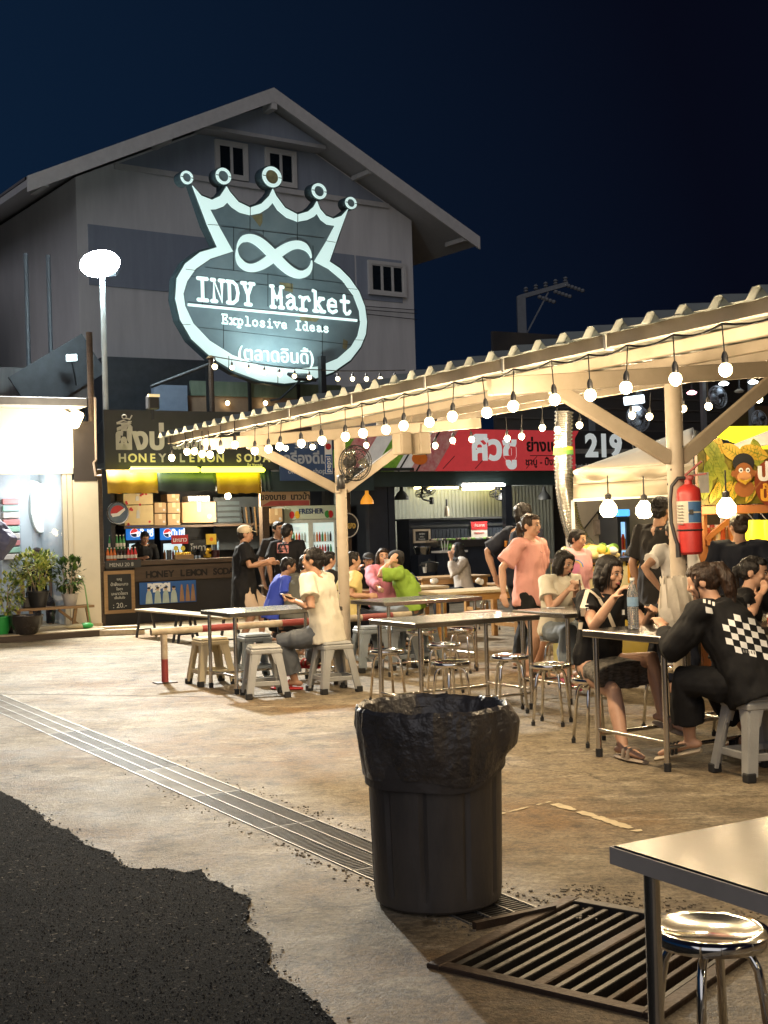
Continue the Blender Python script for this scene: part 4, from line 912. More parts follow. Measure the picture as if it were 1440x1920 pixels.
def box_(px0, py0, px1, py1, off, depth, label, mat, marks=1):
    a, b, z0, z1 = rect(RW, px0, py0, px1, py1, off); t = thing('cardboard_box', label, 'box', RW.w((a + b) / 2, off, z0), RW.rz, 'boxes on the stall shelf'); w, h = (b - a) / 2 - .003, z1 - z0 - .003
    m = MB(); m.bx(-w, w, 0, depth, 0, h, bev=.006); m.build('carton', mat, t); m = MB(); m.bx(-.03, .03, -.003, .0, h * .55, h); m.build('tape', TAPE, t)
    if marks == 1: flat(t, disc(w * .6, h * .3, h * .1), M('brown_print', (.2, .1, .05), .7), 'print')
    if marks == 2:
        flat(t, [(-w * .2, h * .35), (w * .05, h * .35), (w * .0, h * .75), (-w * .15, h * .75)], M('brown_print'), 'print')
        for k in range(6): flat(t, disc(w * R.uniform(-.9, .9), h * (.85 if k % 2 else .12) + R.uniform(-.03, .03), .022), PRED, 'print')
    return t
box_(231, 925, 287, 946, .72, .4, 'wide flat printed carton topmost at the left of the stall shelf', CARDY, 2)
box_(233, 947, 288, 985, .72, .4, 'large yellow printed carton with red spots under the wide flat one', CARDY, 2)
box_(289, 942, 312, 962, .72, .35, 'small brown box with shiny tape, upper one beside the printed carton', CARD)
box_(289, 963, 312, 985, .72, .35, 'small brown box, lower one beside the printed carton', CARD)
box_(313, 926, 337, 941, .72, .35, 'small brown box topmost of the three box stack', CARD)
box_(314, 942, 338, 962, .72, .35, 'small brown box in the middle of the three box stack', CARD)
box_(314, 963, 338, 985, .72, .35, 'small brown box at the bottom of the three box stack', CARD)
t = box_(341, 941, 405, 980, .72, .5, 'big open brown carton with white packs on top at the right of the shelf', CARD)
a, b, z0, z1 = rect(RW, 345, 933, 395, 941, .74)
for i in range(8): m = MB(); x = -.2 + i * .055; m.box((x, .12 + R.uniform(0, .02), z1 - t.location.z - .02), (.05, .3, .1), rot=Matrix.Rotation(R.uniform(-.1, .1), 3, 'Y'), bev=.005); m.build('pack', WHITEP, t)
# drink fridges, lit headers
HEADM = M('lit_blue_header', (.03, .22, .62), .4, emit=.55, ecol=(.03, .25, .85), var=.25, scale=3); LITW = M('lit_white_letters', (.9, .9, .9), .4, emit=1.0, ecol=(1, 1, 1), var=0); LITR = M('lit_red_print', (.8, .05, .05), .4, emit=.7, ecol=(.9, .06, .05), var=0)
FRGL = M('lit_fridge_inside', (.7, .8, .8), .5, emit=.75, ecol=(.72, .95, 1), var=.2, scale=5)
def fridge(fr, px0, px1, yh0, yh1, off, label, header, txt, inner=FRGL, base=0, bodym=None, ndoor=1):
    a, b, zh0, zh1 = rect(fr, px0, yh0, px1, yh1, off); w = (b - a) / 2; t = thing('drink_fridge', label, 'fridge', fr.w((a + b) / 2, off, 0), fr.rz, 'glass door fridges'); bodym = bodym or NAVYW
    m = MB(); m.bx(-w, w, .04, .6, .05, zh1); m.build('cabinet', bodym, t)
    hd = MB(); hd.bx(-w, w, -.02, .05, zh0, zh1, bev=.012); hd.build('header', header, t)
    for d in range(ndoor):
        u0, u1 = -w + 2 * w * d / ndoor, -w + 2 * w * (d + 1) / ndoor; e = .05
        m = MB(); m.prism([(u0, .12), (u1, .12), (u1, zh0 - .01), (u0, zh0 - .01)], -.0, .045, [[(u0 + e, .2), (u1 - e, .2), (u1 - e, zh0 - .07), (u0 + e, zh0 - .07)]]); dr_ = m.build('door', bodym, t)
        m = MB(); m.bx(u0 + e, u1 - e, .03, .037, .2, zh0 - .07); m.build('inside', inner, dr_)
        m = MB()
        for k in range(5):
            zz = .3 + k * (zh0 - .5) / 5; m.bx(u0 + e, u1 - e, .008, .028, zz, zz + .012)
        tag(m.build('shelf_edges', WHITEP, dr_), kind='stuff')
        m = MB(); mm = [M('green_drink', (.05, .25, .08), .3), M('red_drink', (.45, .04, .03), .3), M('orange_drink', (.6, .22, .03), .3), M('dark_drink', (.03, .015, .01), .3), M('clear_drink', (.5, .6, .6), .2)]
        for k in range(5):
            zz = .312 + k * (zh0 - .5) / 5; n_ = max(3, int((u1 - u0 - 2 * e) / .065))
            for j in range(n_):
                m.mi = R.randrange(5); x = u0 + e + .03 + j * (u1 - u0 - 2 * e - .05) / n_; m.lathe([(.024, zz), (.024, zz + .12), (.009, zz + .17), (.009, zz + .19)], 6, c=(x, .018, 0), sy=.4)
        tag(m.build('bottles', mm, dr_), kind='stuff')
        m = MB(); m.bx(u1 - .03, u1 - .015, -.03, .0, .8, 1.2); m.build('handle', CHROME, dr_)
    return t, w, zh0, zh1
for px0, px1, lab in ((237, 289, 'left lit fridge with blue header behind the seller'), (301, 346, 'second lit fridge with blue header to the right of the seller')):
    t, w, h0, h1 = fridge(RW, px0, px1, 986, 1012, 1.9, 'dark drinks fridge, ' + lab, HEADM, '')
    logo(t, -w * .45, (h0 + h1) / 2, .085, -.022); text('เป๊ปซี่', .17, LITW, t, (w * .3, -.028, (h0 + h1) / 2 - .07), off=.004)
# things on the counter
BOT = [M('orange_soda', (.62, .16, .04), .2), M('cola', (.03, .012, .01), .2), M('red_soda', (.55, .03, .03), .2), M('green_bottle', (.06, .28, .08), .2), M('bottle_cap', (.7, .68, .6), .4), M('bottle_print', (.75, .7, .6), .5)]
def bottle(x, y, z, k, label, group, h=.22):
    t = thing('bottle', label, 'bottle', RW.w(x, y, z), RW.rz, group); m = MB(); m.lathe([(.028, 0), (.03, .01), (.03, h * .55), (.012, h * .85), (.012, h * .93)], 10); m.build('body', BOT[k], t, smooth=50)
    m = MB(); m.lathe([(.014, h * .92), (.014, h)], 8); m.build('cap', BOT[4], t); m = MB(); m.lathe([(.0312, h * .22), (.0312, h * .45)], 10, caps=False); m.build('band', BOT[5], t)
p0 = RW.pt(203, 1050, .0).x
names = ['orange', 'orange', 'orange', 'cola', 'cola', 'cola', 'red', 'red', 'red']
for i in range(9): bottle(p0 + i * .062, .02, 1.10, [0, 0, 0, 1, 1, 1, 2, 2, 2][i], '%s soda bottle, %s of its three in the front row on the soda counter' % (names[i], ('first', 'second', 'third')[i % 3]), 'front row of soda bottles', .25)
m = MB(); m.bx(p0 - .02, p0 + .5, .10, .34, 1.10, 1.30); o = m.build('bottle_crate', DWOOD, None); o.location = RW.o; o.rotation_euler.z = RW.rz; tag(o, 'dark wooden crate raising the green bottles at the left end of the counter', 'crate')
for i in range(5): bottle(p0 + .10 + i * .062, .2, 1.302, 3, 'green bottle, %s from the left in the raised back row on the counter' % ('first', 'second', 'third', 'fourth', 'last')[i], 'raised row of green bottles', .27)
def card(px0, py0, px1, py1, off, label, mat, txt=None, tm=None, size=.1, name='card', cat='card'):
    t, w, z0, z1 = poster(RW, px0, py0, px1, py1, off, name, label, cat, mat)
    if txt: text(txt, size, tm, t, (0, -.003, (z0 + z1) / 2 - size * .36), off=.002)
    return t, w, z0, z1
card(322, 1003, 353, 1020, .0, 'red sign with white writing standing on the soda counter', PRED, 'มะนาว', PWHITE, .11, 'counter_sign', 'sign')
card(355, 1012, 389, 1041, .05, 'black handwritten menu board tilted on the soda counter', CHB, 'โซดา', CHALK, .16, 'menu_board', 'menu board')
t, w, z0, z1 = card(387, 1001, 406, 1021, .0, 'yellow square card with an orange flower hanging over the counter', M('yellow_card', (.75, .52, .06), .5)); flat(t, disc(0, (z0 + z1) / 2, .035), M('orange_print', (.75, .2, .03), .5), 'flower')
for i, px in enumerate((330, 343)):
    p = RW.pt(px, 1028, .05); t = thing('paper_pick', 'round yellow paper lemon on a stick, ' + ('left' if i == 0 else 'right') + ' one of two on the counter', 'decoration', RW.w(p.x, .05, 1.1), RW.rz)
    m = MB(); m.prism(disc(0, p.z - 1.1, .045), -.006, .006); m.build('lemon_slice', M('lemon_yellow', (.7, .58, .08), .5), t); m = MB(); m.tube([(0, 0, 0), (0, 0, p.z - 1.14)], .004, 5); m.build('stick', WOOD, t)
p = RW.pt(391, 1046, .1); t = thing('lemon_net', 'heap of yellow lemons beside the drink dispenser on the soda counter', 'lemons', RW.w(p.x, .12, 1.1), RW.rz); m = MB()
for i in range(14): m.ell((R.uniform(-.09, .09), R.uniform(-.06, .06), .04 + (i // 5) * .055), (.04, .04, .038), 8, 6)
tag(m.build('lemons', M('lemon_skin', (.72, .45, .04), .4, bump=.1), t, smooth=80), kind='stuff')
p = RW.pt(404, 1045, .08); t = thing('drink_dispenser', 'clear dispenser of red drink near the right end of the soda counter', 'dispenser', RW.w(p.x, .08, 1.1), RW.rz)
m = MB(); m.lathe([(.07, .0), (.07, .14)], 14); m.build('drink', M('red_drink'), t); m = MB(); m.lathe([(.075, .0), (.075, .34), (.03, .37)], 14); m.build('jar', GLASS, t, smooth=50)
for i, (px, mm, lab) in enumerate(((318, 'dark steel canister', BLKMET), (345, 'wooden tray of lemons', WOOD), (366, 'glass tumbler', GLASS), (373, 'second glass tumbler', GLASS))):
    p = RW.pt(px, 1050, .0); t = thing('counter_jar' if i != 1 else 'tray', (mm + ' standing on the soda counter ' + ('beside the menu board' if i > 1 else 'near the seller')), 'jar' if i != 1 else 'tray', RW.w(p.x, .02, 1.1), RW.rz)
    if i == 1:
        m = MB(); m.bx(-.17, .17, -.06, .06, 0, .08, bev=.005); m.build('tray', lab, t); m = MB()
        for k in range(7): m.ell((-.13 + k * .043, R.uniform(-.02, .02), .1), (.03, .03, .03), 7, 5)
        tag(m.build('lemons', M('lemon_skin'), t, smooth=80), kind='stuff')
    else: m = MB(); m.lathe([(.045, 0), (.05, .17), (.045, .17)], 12); m.build('vessel', lab, t, smooth=50)
pl_ = P(427, 930, RW.w(RW.pt(427, 930, .2).x, .2).y); t = thing('pendant_bulb', 'bare glowing bulb hanging inside the soda stall on the right', 'light bulb', pl_)
m = MB(); m.ell((0, 0, 0), (.06, .06, .06), 12, 8); m.build('globe', BULBM, t, smooth=80); m = MB(); m.lathe([(.03, .05), (.03, .1), (.006, .12), (.005, .4)], 8); m.build('socket', BLACKP, t)
# dark rack of hooks and tools at the right of the stall
t = rthing('tool_rack', 'dark rack with hanging baskets and utensils at the right of the soda stall', 'rack'); a, b, z0, z1 = rect(RW, 402, 932, 488, 1030, 1.3)
m = MB(); m.bx(a, b, 1.3, 1.36, z0, z1); m.build('board', M('dark_grey_rack', (.05, .06, .07), .5), t)
m = MB()
for i in range(8):
    for j in range(5): x = a + .05 + i * (b - a - .5) / 8; z = z1 - .15 - j * .11; m.bx(x, x + .06, 1.26, 1.30, z, z + .07)
tag(m.build('cells', M('grey_cells', (.09, .12, .14), .5), t), kind='stuff')
for i in range(5): x = b - .05 - i * .09; m = MB(); m.tube([(x, 1.25, z1 - .2), (x + .02, 1.2, z1 - .55 - R.random() * .3)], .018, 6); m.build('utensil', WOOD if i % 2 else CHROME, t)

# ------------------------------------------------------------------ stall with the blue banner
ms = rthing('snack_stall', 'dark snack stall between the soda stall and the red restaurant', 'stall')
a, b, _, _ = rect(RW, 500, 0, 700, 0, 0)
m = MB(); m.bx(a + .1, b + .3, 2.6, 2.7, 0, 3.6); m.build('back_wall', NAVYW, ms)
m = MB(); m.bx(a, b + .4, -.35, 2.6, RW.pt(560, 884, -.3).z, RW.pt(560, 884, -.3).z + .06); m.build('roof', BLKMET, ms)
a2, b2, z0, z1 = rect(RW, 508, 884, 700, 921, -.3); m = MB(); m.bx(a2, b2, -.33, -.3, z0, z1); m.build('valance', DGREEN, ms)
p = RW.pt(650, 1000, .5); m = MB(); m.bx(p.x - .05, p.x + .05, .4, .5, 0, 2.5); m.build('post', DWOOD, ms)
t, w, z0, z1 = poster(RW, 526, 822, 626, 901, -.5, 'blue_banner', 'blue vinyl drinks banner with Thai writing above the snack stall', 'banner', M('blue_vinyl', (.045, .085, .19), .5, var=.1))
text('ร้านค้า', .19, M('pale_blue_print', (.40, .45, .52), .5), t, (0, -.004, z1 - .18), off=.005); text('เครื่องดื่ม', .27, M('pale_blue_print'), t, (-.06, -.004, z0 + .32), off=.008); text('one one shop', .14, M('pale_blue_print'), t, (0, -.004, z0 + .13), off=.002)
flat(t, [(w - .17, z0 + .12), (w - .02, z0 + .12), (w - .02, z1 - .02), (w - .17, z1 - .02)], PWHITE, 'strip'); flat(t, [(w - .16, z0 + .13), (w - .03, z0 + .13), (w - .03, z1 - .3), (w - .16, z1 - .3)], PBLUE, 'strip_field', -.007); flat(t, disc(w - .095, z1 - .15, .06), PRED, 'logo', -.008)
text('pepsi', .15, PWHITE, t, (w - .06, -.012, z0 + .3), rot=(PI / 2, -PI / 2, 0), off=.002)
t, w, z0, z1 = poster(RW, 489, 922, 582, 949, -.2, 'fruit_sign', 'beige and red sign with dark Thai lettering under the green valance', 'sign', M('beige_sign', (.42, .33, .2), .6, c2=(.40, .25, .16), scale=2), .04)
flat(t, [(-w + .02, z0 + .01), (w - .02, z0 + .01), (w - .02, z0 + .10), (-w + .2, z0 + .10)], M('dull_red_print', (.36, .07, .06), .6, var=.2), 'red_band'); text('ของบาย  นาวบ้า', .16, BLACKL, t, (.0, -.004, z0 + .12), off=.004)
t, w, h0, h1 = fridge(RW, 533, 630, 948, 974, 1.1, 'white two door display fridge with FRESHER header in the snack stall', M('fresh_header', (.62, .66, .55), .5, c2=(.45, .58, .50), scale=3), '', M('white_fridge_inside', (.6, .72, .7), .5, emit=.4, ecol=(.8, 1, .97), var=.25, scale=3), bodym=M('white_fridge_metal', (.55, .58, .55), .4), ndoor=2)
text('FRESHER', .14, M('navy_print', (.03, .06, .15), .5), t, (.0, -.025, (h0 + h1) / 2 - .02), off=.004)
for (x, mm) in ((-.42, PRED), (-.30, M('lemon_skin')), (.36, M('green_bottle')), (.44, PRED)): flat(t, disc(x, (h0 + h1) / 2 - .04, .055, .075), mm, 'fruit_print', -.022)
box_(506, 953, 530, 981, .9, .3, 'brown carton wedged beside the white display fridge', CARD)
m = MB(); p = RW.pt(518, 981, .9); m.bx(p.x - .25, p.x + .2, .88, 1.3, p.z - .04, p.z - .002); m.build('shelf', DWOOD, ms)
# orange pendant and round neon plate
def pendant(fr, px, py, off, mat, label, r=.13, glow=None, group='pendant lamps'):
    t = fthing(fr, px, py, off, 'pendant_lamp', label, 'pendant lamp', group); m = MB(); m.lathe([(r, -.1), (r * .95, -.04), (r * .6, .04), (r * .28, .09), (r * .25, .17), (.012, .19), (.008, .5)], 16, caps=False); o = m.build('shade', mat, t, smooth=50)
    m = MB(); m.ell((0, 0, -.05), (.04, .04, .045), 10, 7); m.build('bulb', glow or M('dim_bulb', (.6, .55, .45), .3), t, smooth=80); return t
pendant(RW, 688, 935, -.25, M('orange_lit_shade', (.8, .33, .03), .4, emit=.45, ecol=(1, .4, .04), var=.05), 'orange pendant lamp hanging in the dark doorway right of the far post', glow=BULBM)
p = RW.pt(652, 985, .35); t = thing('round_neon_plate', 'round black plate with golden lettering hanging behind the far post', 'sign', RW.w(p.x, p.y, p.z), RW.rz)
m = MB(); m.prism(disc(0, 0, .23, n=26), 0, .03); m.build('plate', BLACKP, t); m = MB(); m.tube([(.235 * math.cos(i * PI / 14), 0, .235 * math.sin(i * PI / 14)) for i in range(29)], .012, 6, caps=False); m.build('rim', LETC, t)
text('เฮง', .17, M('gold_print', (.6, .42, .12), .4), t, (.06, -.004, -.06), off=.006)
t = rthing('side_door', 'dark panelled door with pale frame right of the round plate', 'door'); a, b, z0, z1 = rect(RW, 655, 945, 692, 1090, 1.6); m = MB(); m.bx(a, b, 1.6, 1.65, 0, z1); dp_ = m.build('panel', M('dark_door', (.035, .03, .035), .5), t)
for i in range(5): x = a + (b - a) * (i + .5) / 5; m = MB(); m.bx(x - .04, x + .04, 1.585, 1.6, .1, z1 - .05); m.build('plank', M('dark_door'), dp_)
m = MB(); m.bx(b, b + .07, 1.58, 1.66, 0, z1 + .3); m.bx(a - .3, b, 1.58, 1.66, z1, z1 + .28); m.build('frame', M('pale_blue_frame', (.35, .42, .44), .5), t)

# ------------------------------------------------------------------ red grill restaurant
gs = rthing('grill_restaurant', 'dark restaurant front with red meat-picture sign and lit corrugated back wall', 'restaurant')
a, b, _, _ = rect(RW, 696, 0, 1075, 0, 0)
CORW = M('white_corrugated_wall', (.46, .50, .46), .5, var=.06)
m = MB(); m.add([(a + .6 + i * .05, 3.3 + (.02 if i % 2 else 0), z) for z in (.0, 3.1) for i in range(120)], [(i, i + 1, i + 121, i + 120) for i in range(119)]); m.build('back_wall', CORW, gs)
m = MB(); m.bx(a, b + 3, -.3, 3.4, 3.0, 3.1); m.build('ceiling', M('pale_ceiling', (.3, .3, .28), .7), gs)
for px0, px1 in ((693, 728), (730, 740), (950, 962)):
    c0, c1, _, _ = rect(RW, px0, 1000, px1, 1000, 0); m = MB(); m.bx(c0, c1, 0, .14, 0, 2.6); m.build('post', NAVYW, gs)
c0, c1, z0, z1 = rect(RW, 640, 884, 1075, 911, -.1); m = MB(); m.bx(c0, c1 + 1.5, -.12, .2, z0, z1); m.build('beam', DGREEN, gs)
m = MB(); m.bx(a + .05, RW.pt(738, 1000, .2).x, .12, 3.2, 0, 2.6); m.build('side_wall', NAVYW, gs)
# sign
sx0, sx1, z0, z1 = rect(RW, 640, 805, 1200, 884, -.3); z0 = RW.pt(760, 884, -.3).z; z1 = RW.pt(900, 805, -.3).z; SG = M('brightened_red_vinyl', (.50, .055, .06), .5, var=.1, emit=.22, ecol=(.9, .07, .08))  # vinyl glows a little to lighten the sign, no lamp inside
rs = MB(); rs.bx(sx0, sx1 + 1.3, -.3, -.22, z0, z1); rs.build('sign_board', M('black_sign_vinyl', (.022, .022, .024), .5), gs)
H = z1 - z0; pg_ = lambda px: RW.pt(px, 845, -.3).x
def slant(xa, xb, mat, name, y=-.304): m = MB(); m.prism([(xa - .30, z0 + .004), (xb - .30, z0 + .004), (xb + .30, z1 - .004), (xa + .30, z1 - .004)], y - .003, y + .003); return m.build(name, mat, gs)
slant(pg_(800) + .1, pg_(1072) - .1, SG, 'red_field'); m = MB(); m.prism([(pg_(1060), z0 + .004), (pg_(1078), z0 + .004), (pg_(1078), z1 - .004), (pg_(1060), z1 - .004)], -.3055, -.299); m.build('red_field', SG, gs)
MEAT = M('marbled_meat_print', (.55, .10, .14), .5, c2=(.70, .45, .45), scale=9); SAL = M('salad_print', (.10, .35, .03), .5, c2=(.35, .62, .10), scale=10); PLT = M('white_plate_print', (.66, .68, .68), .5, emit=.08, ecol=(1, 1, 1))  # white plates glow faintly like the red vinyl, to lighten them
for (x, w_, mm, nm) in ((648, .62, SAL, 'salad_picture'), (682, .85, MEAT, 'meat_picture'), (718, .75, PLT, 'plate_picture'), (752, .85, SAL, 'salad_picture'), (787, .72, PLT, 'plate_picture'), (818, .80, MEAT, 'meat_picture')):
    X = pg_(x); slant(X - w_ * .42, X + w_ * .30, mm, nm, -.307 - .0001 * x / 10)
m = MB(); m.prism(disc(pg_(785), z0 + .25, .18, .12), -.332, -.328); m.build('sauce_picture', M('orange_print'), gs)
for x in (735, 770, 803): X = pg_(x); slant(X - .02, X + .02, BLACKL, 'divider', -.322)
for x, o_ in ((845, .0), (905, -.15), (1000, .1)): X = pg_(x); m = MB(); m.bar((X - .2, -.309, z0 + .05), (X + .08, -.309, z0 + .3), .008, .012); m.build('scratch', BLACKL, gs)
LITS = M('brightened_white_brush', (.72, .78, .78), .5, emit=.25, ecol=(.9, 1, 1), var=.05)  # letters brightened by a slight glow of their own
p = RW.pt(927, 861, -.3); text('ศิวชู', .68, LITS, gs, (p.x, -.313, p.z), off=.030, ext=.006)
p = RW.pt(1024, 846, -.3); text('ย่างเนย', .34, BLACKL, gs, (p.x, -.313, p.z), off=.01); m = MB(); m.bx(p.x - .42, p.x + .4, -.312, -.308, p.z - .10, p.z - .085); m.build('rule', BLACKL, gs)
p = RW.pt(1022, 872, -.3); text('ชาบู - ปิ้งย่าง', .20, BLACKL, gs, (p.x, -.313, p.z), off=.004)
p = RW.pt(1132, 855, -.3); text('219', .66, LITS, gs, (p.x, -.313, p.z + .0), off=.028, ext=.006); p = RW.pt(1105, 878, -.3); text('"บุฟเฟ่ต์" จัดเต็ม', .12, PWHITE, gs, (p.x, -.313, p.z))
p = RW.pt(1180, 835, -.3)
for k in range(5): m = MB(); m.bar((p.x + .05, -.315, p.z + .2), (p.x + .05 + .3 * math.cos(.4 - k * .45), -.315, p.z + .2 + .3 * math.sin(.4 - k * .45)), .01, .02); m.build('spark', LETC, gs)
# kitchen island inside
ki = rthing('kitchen_island', 'dark beadboard serving island with shelf rail inside the red restaurant', 'counter'); a, b, z0, z1 = rect(RW, 768, 972, 965, 1100, .9)
m = MB(); m.bx(a, b + .6, .9, 1.4, 0, z1 - .02); m.build('front', NAVYW, ki)
m = MB()
for i in range(int((b + .6 - a) / .09)): m.bx(a + i * .09, a + i * .09 + .075, .885, .9, .05, z1 - .22)
tag(m.build('beadboard', NAVYW, ki), kind='stuff')
m = MB(); m.bx(a - .03, b + .65, .84, 1.42, z1 - .02, z1 + .02); m.build('top_shelf', BLKMET, ki); m = MB(); m.bx(a, b + .6, .88, .9, z1 - .17, z1 - .12); m.build('rail', BLKMET, ki)
chalkboard(RW, 774, 992, 806, 1018, .86, 'small white framed chalkboard on the dark island of the restaurant', [('OPEN', .62, .26), ('menu', .36, .2), ('ร้านอาหาร', .1, .2)], CREAM)
t, w, z0, z1 = poster(RW, 884, 978, 914, 1008, .86, 'notice', 'tilted notice with red head and white body on the dark island', 'notice', M('notice_white', (.68, .60, .55), .5)); flat(t, [(-w, (z0 + z1) / 2), (w, (z0 + z1) / 2), (w, z1), (-w, z1)], PRED, 'red_head'); text('ประกาศ', .09, PWHITE, t, (0, -.008, z1 - .11)); text('ห้ามนำอาหาร', .05, PRED, t, (0, -.004, z0 + .08))
t = rthing('salad_bar', 'steel salad bar full of small ingredients beside the dark island', 'salad bar'); a, b, z0, z1 = rect(RW, 826, 1008, 985, 1024, .25); m = MB(); m.bx(a, b, .25, .85, z0, z1 - .03); m.build('tray', STEEL, t); m = MB(); m.bx(a, b, .3, .8, 0, z0); m.build('cabinet', NAVYW, t); m = MB()
for i in range(160): m.mi = R.randrange(4); m.ell((R.uniform(a, b), R.uniform(.27, .8), z1 - .02), (R.uniform(.03, .06),) * 2 + (.03,), 5, 4)
tag(m.build('ingredients', [M('pale_food', (.6, .5, .4), .5), M('salad_print'), M('dark_food', (.1, .06, .05), .5), M('grey_food', (.4, .4, .4), .4)], t), kind='stuff')
p = RW.pt(793, 1040, .5); t = thing('steel_basin', 'round steel basin on a stand below the small chalkboard', 'basin', RW.w(p.x, p.y, p.z), RW.rz); m = MB(); m.lathe([(.15, 0), (.2, .16), (.19, .16), (.14, .02)], 18); m.build('bowl', STEEL, t, smooth=50); m = MB(); m.bx(-.2, .2, -.15, .15, -p.z, -.002); m.build('stand', NAVYW, t)
p = RW.pt(850, 1032, .0); t = thing('garnish_tray', 'white tray with green herbs and spoons beside the island', 'tray', RW.w(p.x, p.y, p.z), RW.rz); m = MB(); m.bx(-.4, .25, -.15, .2, -.04, 0); m.build('tray', WHITEP, t); m = MB(); m.bx(-.3, .2, -.1, .15, -p.z, -.04); m.build('stand', NAVYW, t)
m = MB()
for i in range(60): c = V((R.uniform(-.1, .2), R.uniform(-.1, .1), R.uniform(.02, .12))); m.box(c, (.05, .03, .004), rot=Matrix.Rotation(R.uniform(0, 3), 3, 'X') @ Matrix.Rotation(R.uniform(0, 3), 3, 'Z'))
tag(m.build('herbs', SAL, t), kind='stuff')
for i in range(3): m = MB(); m.tube([(-.25 + i * .05, 0, 0), (-.28 + i * .08, 0, .2)], .01, 5); m.build('spoon', WHITEP, t)
for px, lab in ((753, 'left'), (946, 'middle'), (1020, 'right')): pendant(RW, px, 928, .8, BLKMET, 'grey pendant lamp in the restaurant, ' + {'left': 'beside the navy column', 'middle': 'near the white tube light', 'right': 'beside the silver duct'}[lab], .15)
TUBEW = lamp_mat('white_tube_glow', (1, .97, .88), 14); COVE = lamp_mat('warm_cove_glow', (1, .80, .30), 10)
for (xa, xb, y, off, mt, lab) in ((868, 945, 910, -.16, TUBEW, 'white tube light fixed under the dark beam of the restaurant'), (778, 858, 915, 3.1, COVE, 'warm strip light high on the back wall, left one'), (868, 948, 917, 3.1, COVE, 'warm strip light high on the back wall, right one')):
    t = rthing('strip_light', lab, 'strip light', group='restaurant strip lights'); a = RW.pt(xa, y, off); b = RW.pt(xb, y, off); m = MB(); m.tube([(a.x, off, a.z), (b.x, off, a.z)], .028, 8, round_=True); m.build('tube', mt, t); m = MB(); m.bx(a.x, b.x, off + .02, off + .05, a.z + .0, a.z + .05); m.build('fitting', WHITEP, t)
for i, px in enumerate((797, 935)):
    p = RW.pt(px, 921, 1.4); fan('ceiling_fan', 'dark orbit fan hanging from the restaurant ceiling, ' + ('left of the strip lights' if i == 0 else 'beside the right pendant'), RW.w(p.x, p.y, p.z), RW.rz + .3, .22, 1.25, group='restaurant fans')
p = RW.pt(838, 968, 1.2); t = thing('sauce_bottle', 'tall dark sauce bottle standing on the island shelf', 'bottle', RW.w(p.x, p.y, p.z), RW.rz); m = MB(); m.lathe([(.05, 0), (.055, .02), (.05, .14), (.018, .22), (.015, .34)], 12); m.build('body', M('pale_ceramic', (.5, .42, .32), .4), t, smooth=50); m = MB(); m.lathe([(.02, .22), (.02, .36)], 8); m.build('neck', BLACKP, t)
pointlight('restaurant_lamp', (0, 0, 0), 150, (1, .93, .78), .15, gs).location = (RW.pt(860, 950, 2.2).x, .55, 2.3)
pointlight('soda_stall_lamp', (0, 0, 0), 140, (1, .85, .6), .1, hs).location = (RW.pt(427, 930, .2).x, .0, 2.1)
# ------------------------------------------------------------------ white shop at the left edge
LS = Frame((-4.79, 21.5), .87, .49)
ws = rthing('white_shop', 'bright cream container shop with glass front lit at the left edge', 'shop', LS)
SHOPW = M('cream_shop_wall', (.70, .64, .50), .6, var=.05, bump=.03, scale=3); SHOPF = M('cream_door_frame', (.66, .60, .48), .5, var=.04); SHOPI = M('pale_blue_interior', (.68, .76, .80), .6, var=.03)
L0 = LS.pt(-60, 1000).x
def lsb(x0, y0, x1, y1, off, th, name, mat, par=ws, bev=0.0): return panel(LS, x0, y0, x1, y1, off, th, name, mat, par, bev)
a, b, z0, z1 = rect(LS, -60, 764, 137, 878, 0); m = MB(); m.bx(a, b, 0, .08, z0, z1); m.build('upper_wall', SHOPW, ws)
a, b, z0, z1 = rect(LS, 138, 900, 187, 1168, 0); m = MB(); m.bx(a, b, 0, .08, .1, z1); m.build('wall', SHOPW, ws)
a, b, z0, z1 = rect(LS, -80, 744, 162, 764, -.5); m = MB(); m.bx(a, b, -.55, 3, z0 + .03, z1, bev=.01); m.build('roof', M('shop_roof_grey', (.36, .34, .32), .5), ws)
for x0, x1 in ((120, 128), (129, 138)): lsb(x0, 884, x1, 1172, -.02, .1, 'door_frame', SHOPF)
a, b, z0, z1 = rect(LS, -60, 878, 137, 889, -.03); m = MB(); m.bx(a, b, -.04, .08, z0, z1); m.build('lintel', SHOPF, ws)
m = MB(); m.bx(L0, LS.pt(120, 1000, 1.6).x + .8, 1.6, 1.65, .1, 2.9); m.build('back_wall', SHOPI, ws)
m = MB(); m.bx(LS.pt(122, 1000).x, LS.pt(122, 1000).x + .06, .1, 1.6, .1, 2.9); m.build('side_wall', SHOPI, ws)
m = MB(); m.bx(L0, LS.pt(135, 1000).x, .08, 1.6, 2.75, 2.82); m.build('ceiling', WHITEP, ws); m = MB(); m.bx(L0, LS.pt(187, 1000).x, -.02, 1.65, .02, .10); m.build('floor', PALEW, ws)
m = MB(); m.bx(LS.pt(60, 1000, .04).x, LS.pt(121, 1000, .04).x, .04, .046, .12, LS.pt(60, 889, .04).z); m.build('glass', M('shop_glass', (.95, .97, .97), .02, trans=1, var=0), ws)
lsb(99, 892, 106, 1150, .8, .05, 'door_rail', M('aluminium_rail', (.45, .48, .5), .35, .6)); lsb(110, 892, 113, 1150, .6, .04, 'door_rail', M('aluminium_rail'))
a, b, z0, z1 = rect(LS, 138, 790, 181, 902, -.02); m = MB(); m.bx(a, b, -.02, .3, z0, z1); m.build('dark_panel', M('dark_brown_panel', (.035, .028, .026), .5), ws)
pointlight('shop_lamp', (0, 0, 0), 26, (.95, .98, 1), .3, ws).location = (LS.pt(60, 900, .7).x, .8, 2.25)
